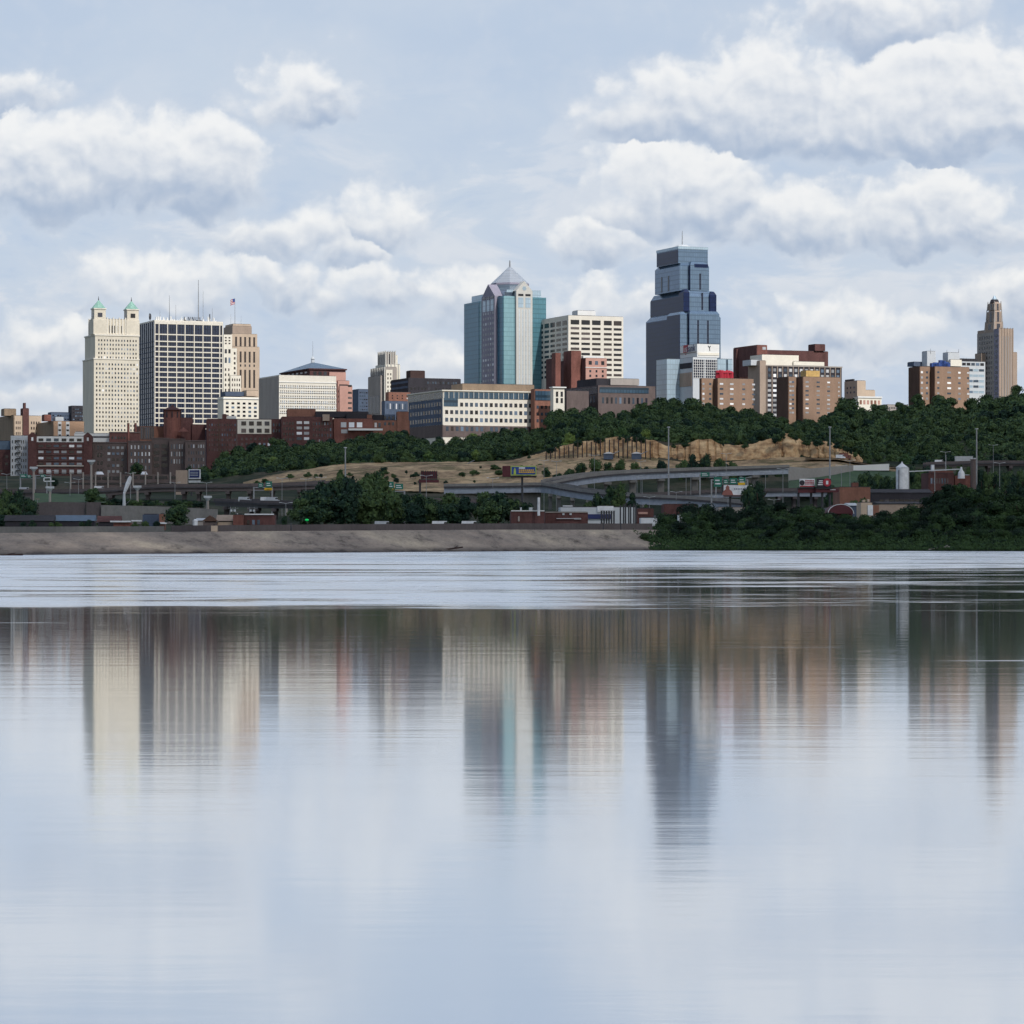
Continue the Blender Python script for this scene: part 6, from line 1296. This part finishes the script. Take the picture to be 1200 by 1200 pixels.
# pylons with drums behind the red shed
for px, lab in ((273, 'left steel frame with twin transformer drums above the small red brick shed'), (295.5, 'right steel frame with twin transformer drums above the long dark brick shed')):
    d = 1000; z0 = gz(px, d, 603); Z = lambda r: zr(r, d)-z0
    thing('transformer_frame', (at(px, d), d, z0), lab, 'power frame', [('frame', MB().bar((-1.6, 0, -1), (-.8, 0, Z(594)), .09, 4).bar((1.6, 0, -1), (.8, 0, Z(594)), .09, 4).bar((-1.6, 0, Z(595.5)), (1.8, 0, Z(595.5)), .09, 4), 'steel'), ('drum', MB().cone(-.55, 0, .38, .38, Z(599.5), Z(597), 8), 'ltgrey'), ('drum', MB().cone(.55, 0, .38, .38, Z(599.5), Z(597), 8), 'ltgrey')])
# green navigation light
M['green_lamp'] = plain('green_lamp', (20, 190, 90), .4, emit=.5)
d = 652; thing('navigation_light', (at(359.7, d), d, zr(620, d)), 'bright green navigation light on a thin post at the flood wall', 'light', [('lamp', MB().cone(0, 0, .2, .46, zr(610.6, d)-zr(620, d), zr(609.3, d)-zr(620, d), 12).cone(0, 0, .46, .2, zr(609.3, d)-zr(620, d), zr(608, d)-zr(620, d), 12), 'green_lamp'), ('post', MB().cone(0, 0, .08, .08, -1, zr(610.6, d)-zr(620, d), 5), 'dsteel')])
# birds-eye small marks on the bank: markers and a low post
for px, lab in ((341, 'small dark marker post on the crest of the bank left of the central trees'), (707, 'dark marker post on the bank crest, left one of the right hand pair'), (727.5, 'dark marker post on the bank crest, right one of the right hand pair')):
    d = interp(SHORE, px)+35; z0 = interp(CREST, px); thing('marker_post', (at(px, d), d, z0), lab, 'post', [('post', MB().cone(0, 0, .16, .12, -.4, 1.3, 6), 'dsteel'), ('cap', MB().cone(0, 0, .24, .2, 1.303, 1.55, 6), 'dsteel')])
# driftwood
for px, dd, lab in ((7, -14, 'dark snag breaking the water near the left edge'), (528, 3, 'long dark driftwood log on the lower bank right of centre'), (1102, 2.5, 'bleached branch lying at the foot of the right bank bushes')):
    d = interp(SHORE, px)+dd; z0 = .05 if dd < 0 else (bankz(px, d, at(px, d))+.15 if px < 700 else .5)
    thing('driftwood', (at(px, d), d, z0), lab, 'driftwood', [('log', MB().bar((-2.6, 0, -.15), (2.6, .8, .5 if px > 50 else .1), .16 if px < 1000 else .11, 6), 'darkb' if px < 1000 else 'grey'), ('branch', MB().bar((.3, 0, .15), (1.6, -.6, .8 if px > 50 else .35), .07, 5), 'darkb' if px < 1000 else 'grey')])
# ---- vehicles
def car_meshes(kind, mat):
    body, cab, glass_ = MB(), MB(), MB()
    if kind == 'car':
        body.box(-2.2, 2.2, -.9, .9, .35, .85, .08, .04); cab.box(-1.3, 1.5, -.82, .82, .853, 1.4, .45, .12); glass_.box(-1.0, 1.25, -.86, .86, .95, 1.28, .3, .06)
    elif kind == 'box_truck':
        body.box(-3.2, 1.5, -1.1, 1.1, .9, 3.7); cab.box(1.6, 3.2, -1.05, 1.05, .6, 2.6, .15, .05); glass_.box(2.3, 3.26, -.95, .95, 1.7, 2.3)
    elif kind == 'van':
        body.box(-2.6, 2.6, -1, 1, .4, 1.1, .05, .03); cab.box(-2.6, 1.9, -.97, .97, 1.103, 2.2, .12, .08); glass_.box(.9, 2.0, -1.0, 1.0, 1.35, 1.95, .2, .02)
    else:
        body.box(-6, 3.6, -1.25, 1.25, 1.1, 3.9); cab.box(3.8, 6, -1.2, 1.2, .6, 3.0, .2, .05); glass_.box(4.9, 6.06, -1.1, 1.1, 1.9, 2.6)
    wh = MB()
    for x in ((-1.4, 1.4) if kind in ('car', 'van') else ((-2.2, 2.4) if kind == 'box_truck' else (-4.6, -3.2, 4.6))):
        for y in (-.92, .72):
            n = len(wh.v); K = 10; rr_ = .34 if kind != 'truck' else .5
            for yy in (y, y+.2): wh.v += [(x+rr_*math.cos(2*math.pi*i/K), yy, rr_+rr_*math.sin(2*math.pi*i/K)) for i in range(K)]
            wh.f += [(n+i, n+(i+1) % K, n+K+(i+1) % K, n+K+i) for i in range(K)]+[tuple(n+i for i in range(K)), tuple(n+K+i for i in reversed(range(K)))]
    return [('body', body, mat), ('cabin', cab, mat), ('window', glass_, 'g_dark'), ('wheel', wh, 'dsteel')]
M['silver'] = plain('silver_paint', (170, 174, 180), .35, .3)
for kind, px, row, d, mt, lab in (('van', 313, 589.0, 1216, 'sign_white', 'white van on the dark low bridge under the yellow sign'), ('van', 319.8, 589.1, 1214, 'silver', 'silver van on the dark low bridge right of the white one'), ('van', 287, 588.8, 1222, 'silver', 'pale van at the left end of the dark low bridge'), ('van', 985, None, 1670, 'sign_white', 'white van on the road at the right end of the cliff'), ('box_truck', 990.5, None, 1673, 'brick', 'red truck on the road at the right end of the cliff'),
                                ('van', 1101, 543.7, 1648, 'sign_white', 'white van on the highway under the right hand wood'), ('truck', 1132, 543.2, 1650, 'silver', 'pale truck on the highway right of the white van'), ('van', 117, 575.0, 1459, 'sign_white', 'white van on the viaduct before the garage'), ('van', 29, 576.4, 1464, 'silver', 'silver van on the left end of the viaduct'), ('van', 516.5, 0, 900, 'sign_white', 'white van parked behind the flood wall below the central trees'), ('van', 449, 0, 930, 'silver', 'grey van glimpsed before the tallest central trees'), ('van', 551, 0, 905, 'sign_white', 'white van before the central trees, right of the other white one')):
    z_ = zr(row, d) if row else (tz(px, d)+(.25 if row == 0 else 0) if row == 0 else max(tz(px, 1664), tz(px, 1680))+1.27)
    thing('parked_van' if row == 0 else kind, (at(px, d), d, z_), lab, 'truck' if 'truck' in kind else 'van', car_meshes(kind, mt))
# ---------------------------------------------------------------- trees
def foliage(name, lo, mid, hi):
    m, nt, b = newmat(name)
    n = noisen(nt, coords(nt, (1, 1, 1)), .35, 4, .6); oi = nd(nt, 'ShaderNodeObjectInfo'); geo = nd(nt, 'ShaderNodeNewGeometry')
    a = nd(nt, 'ShaderNodeMath', op='MULTIPLY_ADD'); nt.links.new(oi.outputs['Random'], a.inputs[0]); a.inputs[1].default_value = .5; nt.links.new(n, a.inputs[2])
    a2 = nd(nt, 'ShaderNodeMath', op='MULTIPLY_ADD'); nt.links.new(geo.outputs['Random Per Island'], a2.inputs[0]); a2.inputs[1].default_value = .22; nt.links.new(a.outputs[0], a2.inputs[2])
    r = ramp(nt, a2.outputs[0], [(.4, lin(lo)), (.8, lin(mid)), (1.15 if False else 1.0, lin(hi))]); nt.links.new(r.outputs[0], b.inputs['Base Color'])
    b.inputs['Roughness'].default_value = .7; b.inputs['Specular IOR Level'].default_value = .15
    return m
m_leaf = foliage('hill_foliage', (23, 41, 41), (40, 63, 49), (76, 96, 60))
m_leafl = foliage('light_foliage', (48, 74, 50), (74, 100, 60), (110, 130, 70))
m_leafd = foliage('bank_foliage', (15, 30, 26), (30, 50, 36), (56, 78, 46))
m_bark = plain('bark', (72, 62, 54), .9)
def crown_mesh(name, seed, Rx, H, lobes, leaves, size, mat, z0=.25, fill=True):
    """crown reaching from z0*H to H: leaf clumps scattered over overlapping lobes"""
    rr = random.Random(seed); mb = MB(); L_ = []
    for k in range(lobes):
        a = rr.uniform(0, 2*math.pi); t = rr.random(); zc = H*(z0+.14+(1-z0-.28)*t); env = math.sin(math.pi*(.18+.72*t))
        q = Rx*.62*env*math.sqrt(rr.random()); r = Rx*rr.uniform(.3, .5)*(.75+.35*env); L_.append((q*math.cos(a), q*math.sin(a), min(zc, H-r*.75), r))
    for (cx, cy, cz, r) in L_:
        if fill:
            n = len(mb.v); K = 6
            mb.v.append((cx, cy, cz+r*.62))
            for j in (1, 2):
                for i in range(K):
                    th_ = math.pi*j/3; ph = 2*math.pi*i/K; rj = r*.72*rr.uniform(.8, 1.1); mb.v.append((cx+rj*math.sin(th_)*math.cos(ph), cy+rj*math.sin(th_)*math.sin(ph), cz+rj*.85*math.cos(th_)))
            mb.v.append((cx, cy, cz-r*.6))
            for i in range(K): mb.f.append((n, n+1+i, n+1+(i+1) % K)); mb.f.append((n+1+i, n+1+K+i, n+1+K+(i+1) % K, n+1+(i+1) % K)); mb.f.append((n+1+K+i, n+1+2*K, n+1+K+(i+1) % K))
        for _ in range(leaves):
            d = Vector((rr.gauss(0, 1), rr.gauss(0, 1), rr.gauss(0, 1)+.25)).normalized(); p = Vector((cx, cy, cz))+Vector((d.x*r, d.y*r, d.z*r*.85))*rr.uniform(.78, 1.08)
            nrm = (d+Vector((rr.gauss(0, .45), rr.gauss(0, .45), rr.gauss(0, .45)))).normalized(); u = nrm.orthogonal().normalized(); v = nrm.cross(u); s1 = size*rr.uniform(.6, 1.4); s2 = size*rr.uniform(.5, 1.1); a = rr.uniform(0, 6.28)
            u2 = u*math.cos(a)+v*math.sin(a); v2 = v*math.cos(a)-u*math.sin(a); n = len(mb.v)
            mb.v += [tuple(p-u2*s1), tuple(p-v2*s2*.8+u2*s1*.2), tuple(p+u2*s1), tuple(p+v2*s2+u2*s1*.1)]; mb.f.append((n, n+1, n+2, n+3))
    return mb.mesh(name, mat)
def trunk_mesh(H, r):
    q = MB(); q.cone(0, 0, r, r*.5, -2, H*.45, 6)
    for k in range(5): a = k*1.3; q.bar((0, 0, H*(.22+.04*k)), (math.cos(a)*H*.2, math.sin(a)*H*.2, H*(.48+.05*k)), r*.28, 4)
    return q.mesh('trunk', m_bark)
hill = [crown_mesh('crown', 10+i, 6.6+.5*(i % 3), 12, 13, 75, .62, m_leaf, .05) for i in range(6)]
hill_l = [crown_mesh('crown', 40+i, 6, 12, 12, 80, .55, m_leafl, .1) for i in range(2)]
flat = [crown_mesh('crown', 60+i, 5.6, 11, 14, 110, .42, m_leaf, .08) for i in range(4)]
bank = [crown_mesh('crown', 80+i, 5.0, 9, 16, 240, .24, m_leafd, 0) for i in range(5)]
bankt = [crown_mesh('crown', 95+i, 4.6, 14, 20, 260, .26, m_leafd, .12) for i in range(3)]
tk = trunk_mesh(12, .35)
ntree = 0; QUEUE = []
def tree(px, d, z, h, meshes, label, group, wide=1, name='broadleaf_tree', tall=None, size=None):
    QUEUE.append((size if size is not None else h/d, px, d, z, h, rnd.choice(meshes), label, group, wide, name, tall or 12, rnd.uniform(0, 6.28)))
def plant_all(limit=298):
    order = sorted([q for q in QUEUE if q[9] == 'broadleaf_tree'], key=lambda q: -q[0]); rest = order[limit:]
    mb = MB()
    for (sz, px, d, z, h, m, label, group, wide, name, base, rot) in [q for q in QUEUE if q[9] != 'broadleaf_tree']+order[:limit]:
        s = h/base; r_ = empty(name, (at(px, d), d, z), rot); tag(r_, label, {'broadleaf_tree': 'tree', 'riverside_bush': 'bush', 'shrub': 'shrub'}[name], group)
        for nm, me in (('crown', m), ('trunk', tk)):
            o = bpy.data.objects.new(nm, me); COL.objects.link(o); o.parent = r_; o.scale = (s*wide, s*wide, s) if nm == 'crown' else (s, s, s)
    for (sz, px, d, z, h, m, label, group, wide, name, base, rot) in rest:
        s = h/base; n = len(mb.v); c, si = math.cos(rot)*s*wide, math.sin(rot)*s*wide; x0 = at(px, d)
        mb.v += [(x0+c*v.co.x-si*v.co.y, d+si*v.co.x+c*v.co.y, z+v.co.z*s) for v in m.vertices]; mb.f += [tuple(n+i for i in p.vertices) for p in m.polygons]
    if rest: tag(mb.build('distant_wood', m_leaf), 'far rows of the dense dark wood on the bluff and hill', 'wood', kind='stuff')
    print('TREES', len(order), 'rest', len(rest))
SIL = [(243, 546), (255, 536), (270, 524), (300, 517), (330, 511), (345, 517), (362, 516), (385, 512), (405, 513), (425, 509), (440, 505), (465, 500), (478, 503), (490, 511), (520, 512), (545, 510), (565, 503), (590, 499), (620, 498), (640, 499), (645, 482), (655, 475), (672, 478), (690, 475), (715, 480), (740, 478), (760, 468), (790, 463), (812, 464), (830, 470), (852, 474), (870, 474), (900, 480), (922, 487), (950, 490), (970, 485), (978, 468), (988, 462), (996, 468), (1010, 476), (1030, 472), (1050, 470), (1062, 466), (1075, 461), (1090, 463), (1105, 462), (1120, 470), (1132, 472), (1142, 462), (1155, 459), (1170, 465), (1182, 456), (1200, 450), (1240, 446)]
BOT = [(243, 562), (300, 562), (330, 558), (360, 552), (400, 545), (480, 542), (560, 540), (600, 535), (640, 525), (680, 516), (715, 512), (760, 515), (800, 520), (850, 520), (890, 517), (925, 509), (945, 518), (980, 522), (1005, 535), (1012, 545), (1200, 546), (1240, 546)]
GL = {'l': ('dark green tree in the wooded slope below the brick warehouses', 'trees on the slope left of centre'), 'm': ('dark green tree in the wood on top of the cut bluff', 'trees on top of the bluff'), 'r': ('dark green tree on the steep wooded hill at the right', 'trees on the right hand hill')}
NR = 12
for j in range(NR):
    t = j/(NR-1); d = 1727+215*t; step = 21 if j else 15; px = 236+rnd.uniform(0, 8)
    while px < 1235:
        sil, bot = interp(SIL, px), interp(BOT, px); 
        if bot-sil < 26 and j % 2: px += step; continue
        hpx = 18 if bot-sil > 30 else 13
        row_top = (bot-hpx*.75)*(1-t)+(sil+rnd.uniform(-1, 3))*t; dd = d+rnd.uniform(-12, 12)
        h = hpx*rnd.uniform(.75, 1.4)*dd/F*1.25; z = zr(row_top, dd)-h
        k = 'l' if px < 610 else ('m' if px < 1000 else 'r')
        me = hill if rnd.random() > (.16 if 640 < px < 790 else .03) else hill_l
        tree(px, dd, z, h, me, *GL[k], size=(2-j*.1) if j in (0, 4, 8, 11) else .1); px += step*rnd.uniform(.75, 1.2)
# undergrowth filling the wooded slopes under the crowns
q = MB(); rr = random.Random(8)
for k in range(60000):
    px = rr.uniform(236, 1235); t = rr.random(); sil, bot = interp(SIL, px), interp(BOT, px); d = 1722+215*t
    row = (bot+.5)*(1-t)+(sil+13)*t+rr.uniform(-3, 2)
    p = Vector((at(px, d), d, zr(row, d))); s_ = rr.uniform(.7, 1.6); u = Vector((rr.gauss(0, 1), rr.gauss(0, 1), rr.gauss(0, 1))).normalized(); v = u.orthogonal().normalized(); n = len(q.v)
    q.v += [tuple(p-u*s_), tuple(p-v*s_), tuple(p+u*s_), tuple(p+v*s_)]; q.f.append((n, n+1, n+2, n+3))
tag(q.build('undergrowth', m_leaf), 'dense dark undergrowth beneath the trees on the bluff', 'undergrowth', kind='stuff')
# trees on the flats
def row_tree(px, top, bot, d, label, group=None, meshes=flat, wide=None, wpx=None, name='broadleaf_tree'):
    z = min(zr(bot, d), tz(px, d)) if name == 'broadleaf_tree' else zr(bot, d); h = zr(top, d)-z; w_ = (wpx or (bot-top)*1.0)*d/F*1.0
    return tree(px, d, z, h, meshes, label, group, wide=w_/h/1.0, tall=11, name=name, size=1 if name == 'broadleaf_tree' else 0)
G1 = ('tall dark tree in the clump between the flood wall and the highway', 'trees in the central clump')
for px, top, w_, d in ((352, 583, 22, 1010), (366, 572, 26, 1030), (382, 561, 28, 1060), (398, 557, 28, 1070), (412, 560, 26, 1040), (425, 556, 28, 1075), (440, 549, 24, 1085), (448, 560, 26, 1050), (432, 575, 30, 1000), (405, 577, 32, 990), (380, 580, 30, 990), (362, 590, 26, 980), (458, 574, 24, 1000), (422, 563, 12, 1100), (397, 549, 14, 1120),
                     (472, 579, 28, 1020), (492, 577, 26, 1040), (508, 581, 24, 1020), (530, 575, 24, 1030), (545, 582, 20, 1010), (568, 575, 24, 1040), (584, 577, 28, 1020), (602, 583, 24, 1030), (575, 586, 24, 1000), (618, 588, 18, 1050), (504, 590, 20, 1000), (524, 588, 22, 995), (486, 590, 22, 995)):
    row_tree(px, top, 617, d, *G1, wpx=w_*1.5+4)
G2 = ('dark tree in the thicket at the left edge above the flood wall', 'trees at the left edge')
for px, top, w_, d in ((-8, 578, 30, 1150), (8, 570, 26, 1160), (22, 574, 28, 1150), (34, 583, 24, 1130), (14, 590, 30, 1100), (-6, 594, 30, 1090), (32, 598, 22, 1080), (44, 602, 14, 1070), (2, 603, 24, 1060)):
    row_tree(px, top, 618, d, *G2, wpx=w_)
row_tree(109, 571, 590, 1310, 'round yellow green tree on the terrace above the brown retaining wall', meshes=flat, wpx=24)
row_tree(209, 588, 618, 900, 'round bushy green tree just behind the flood wall near its pale end', wpx=36)
row_tree(161, 541, 562, 1760, 'small rounded tree in front of the slim windowed brick block', wpx=20)
row_tree(64, 559, 572, 1700, 'dark conical tree before the white window row of the maroon block', wpx=10)
row_tree(222, 546, 558, 1800, 'small dark tree beside the blue billboard on the garage', wpx=12)
G3 = ('low green shrub in the hedge above the retaining wall', 'shrubs above the retaining wall')
for k in range(17): row_tree(121+k*7.2+rnd.uniform(-2, 2), 584+rnd.uniform(-2, 2)+k*.15, 596, 1312+rnd.uniform(0, 25), *G3, wpx=16, name='shrub')
G4 = ('dark shrub rising over the flood wall on the left', 'shrubs behind the flood wall')
for px, top in ((28, 611), (38, 609), (60, 612), (68, 611), (96, 611), (104, 608), (158, 611), (170, 610), (184, 610), (300, 602), (318, 606), (334, 604)): row_tree(px, top, 621, 880, *G4, wpx=11, name='shrub')
G5 = ('tree behind the curving flyover at the foot of the cut cliff', 'trees behind the flyover')
for px, top, w_ in ((640, 548, 14), (668, 548, 18), (682, 541, 18), (696, 536, 22), (712, 541, 20), (728, 538, 20), (744, 541, 20), (758, 546, 14), (775, 538, 16), (800, 537, 20), (812, 531, 22), (828, 532, 22), (844, 536, 20), (858, 540, 16), (870, 545, 14), (895, 547, 12), (912, 548, 10)):
    row_tree(px, top, 566, 1620, *G5, wpx=w_, meshes=flat)
G6 = ('tree in the green clump below the lower highway ramp', 'trees below the ramp')
for px, top, w_ in ((700, 578, 22), (714, 568, 26), (728, 566, 26), (740, 576, 20), (690, 586, 16), (756, 590, 14), (722, 580, 30)): row_tree(px, top, 600, 1230, *G6, wpx=w_)
G7 = ('tree in the low green belt right of the white silo', 'trees right of the silo')
for k in range(34):
    px = 1010+k*6.4; 
    if 1086 < px < 1146 and k % 2: continue
    row_tree(px, 547+rnd.uniform(-2, 8)+(8 if px < 1050 else 0), 577+rnd.uniform(0, 8), 1420+rnd.uniform(-40, 40), *G7, wpx=24)
for px in (975, 990, 1004, 1170, 1184, 1196): row_tree(px, 566+rnd.uniform(-4, 6), 590, 1350, *G7, wpx=22)
for px, top in ((878, 565), (888, 560), (940, 598), (960, 594), (1000, 585), (1012, 584)): row_tree(px, top, 612, 1100, 'dark tree in front of the lower highway between the billboards', 'trees between the billboards', wpx=24)
GA = ('dark shrub overhanging the top edge of the cut cliff', 'shrubs along the cliff edge')
for k in range(52):
    px = rnd.uniform(620, 1020); rt = interp(CLT, px); hh_ = rnd.uniform(3, 9)
    row_tree(px, rt-2.5, rt+hh_*.8, 1690-hh_*.4, *GA, wpx=hh_*rnd.uniform(.9, 1.8), name='shrub')
G9 = ('scrubby shrub on the bare dirt slope under the cut cliff', 'shrubs on the dirt slope')
for k in range(84):
    px = rnd.choice([rnd.uniform(300, 600), rnd.uniform(430, 640), rnd.uniform(600, 930), rnd.uniform(600, 800)]); bt = rnd.uniform(547, 562) if px > 560 else rnd.uniform(max(552, interp(BOT, px)+4), 568); hh_ = rnd.uniform(2, 7)
    d_ = interp([(540, 1690), (548, 1670), (566, 1600)], bt); row_tree(px, bt-hh_, bt+1.5, d_, *G9, wpx=hh_*rnd.uniform(1.3, 2.4), name='shrub')
# bushes of the right river bank
SB = [(752, 640), (760, 624), (772, 606), (790, 594), (805, 588), (825, 586), (838, 592), (852, 592), (862, 588), (876, 600), (888, 582), (900, 577), (914, 584), (930, 592), (950, 590), (968, 596), (985, 600), (1005, 602), (1020, 600), (1035, 596), (1052, 596), (1070, 590), (1085, 588), (1092, 574), (1105, 562), (1120, 558), (1135, 562), (1142, 574), (1152, 568), (1165, 570), (1180, 576), (1192, 571), (1210, 572), (1240, 570)]
G8 = ('dark leafy bush in the thick growth along the right river bank', 'bushes along the right bank')
for j, (dof, step) in enumerate(((18, 15), (34, 17), (52, 18), (72, 19))):
    px = 757+j*3+rnd.uniform(0, 6)
    while px < 1238:
        sh = interp(SHORE, px); d = sh+dof+rnd.uniform(-4, 4); t = j/3
        top = interp(SB, px); bot = 642
        row_top = (bot-22)*(1-t)+(top+rnd.uniform(-2, 3))*t
        row_top = max(row_top, top+2)
        h = min(14.5, max(4.5, (bot-row_top)*d/F*(1 if j == 0 else .85))); h = min(h, 14)
        z = max(-.2, zr(row_top, d)-h)
        o = tree(px, d, z, h, bank if h < 10 else bankt, *G8, wide=(1.15 if h > 7 else 1.4) if h < 10 else 1.2, name='riverside_bush', tall=9 if h < 10 else 14)
        px += step*rnd.uniform(.8, 1.2)
# ragged growth at the water's edge
q = MB(); rr = random.Random(18)
for k in range(26000):
    px = rr.uniform(742, 1240); sh = interp(SHORE, px); t = rr.random()**1.2; d = sh+1.0+20*t+(max(0, 764-px)*.6)
    hgt = rr.random()*(.5+2.6*t)*(.35 if px < 760 else 1); p = Vector((at(px, d), d, max(.15, tz(px, d)+.1)+hgt)); s_ = rr.uniform(.15, .4); u = Vector((rr.gauss(0, 1), rr.gauss(0, .6), rr.gauss(0, 1))).normalized(); v = u.orthogonal().normalized(); n = len(q.v)
    q.v += [tuple(p-u*s_), tuple(p-v*s_*.6), tuple(p+u*s_), tuple(p+v*s_*.6)]; q.f.append((n, n+1, n+2, n+3))
tag(q.build('bank_grass', m_leafd), 'tangled dark grass and weeds at the edge of the right bank', 'grass', kind='stuff')
plant_all()
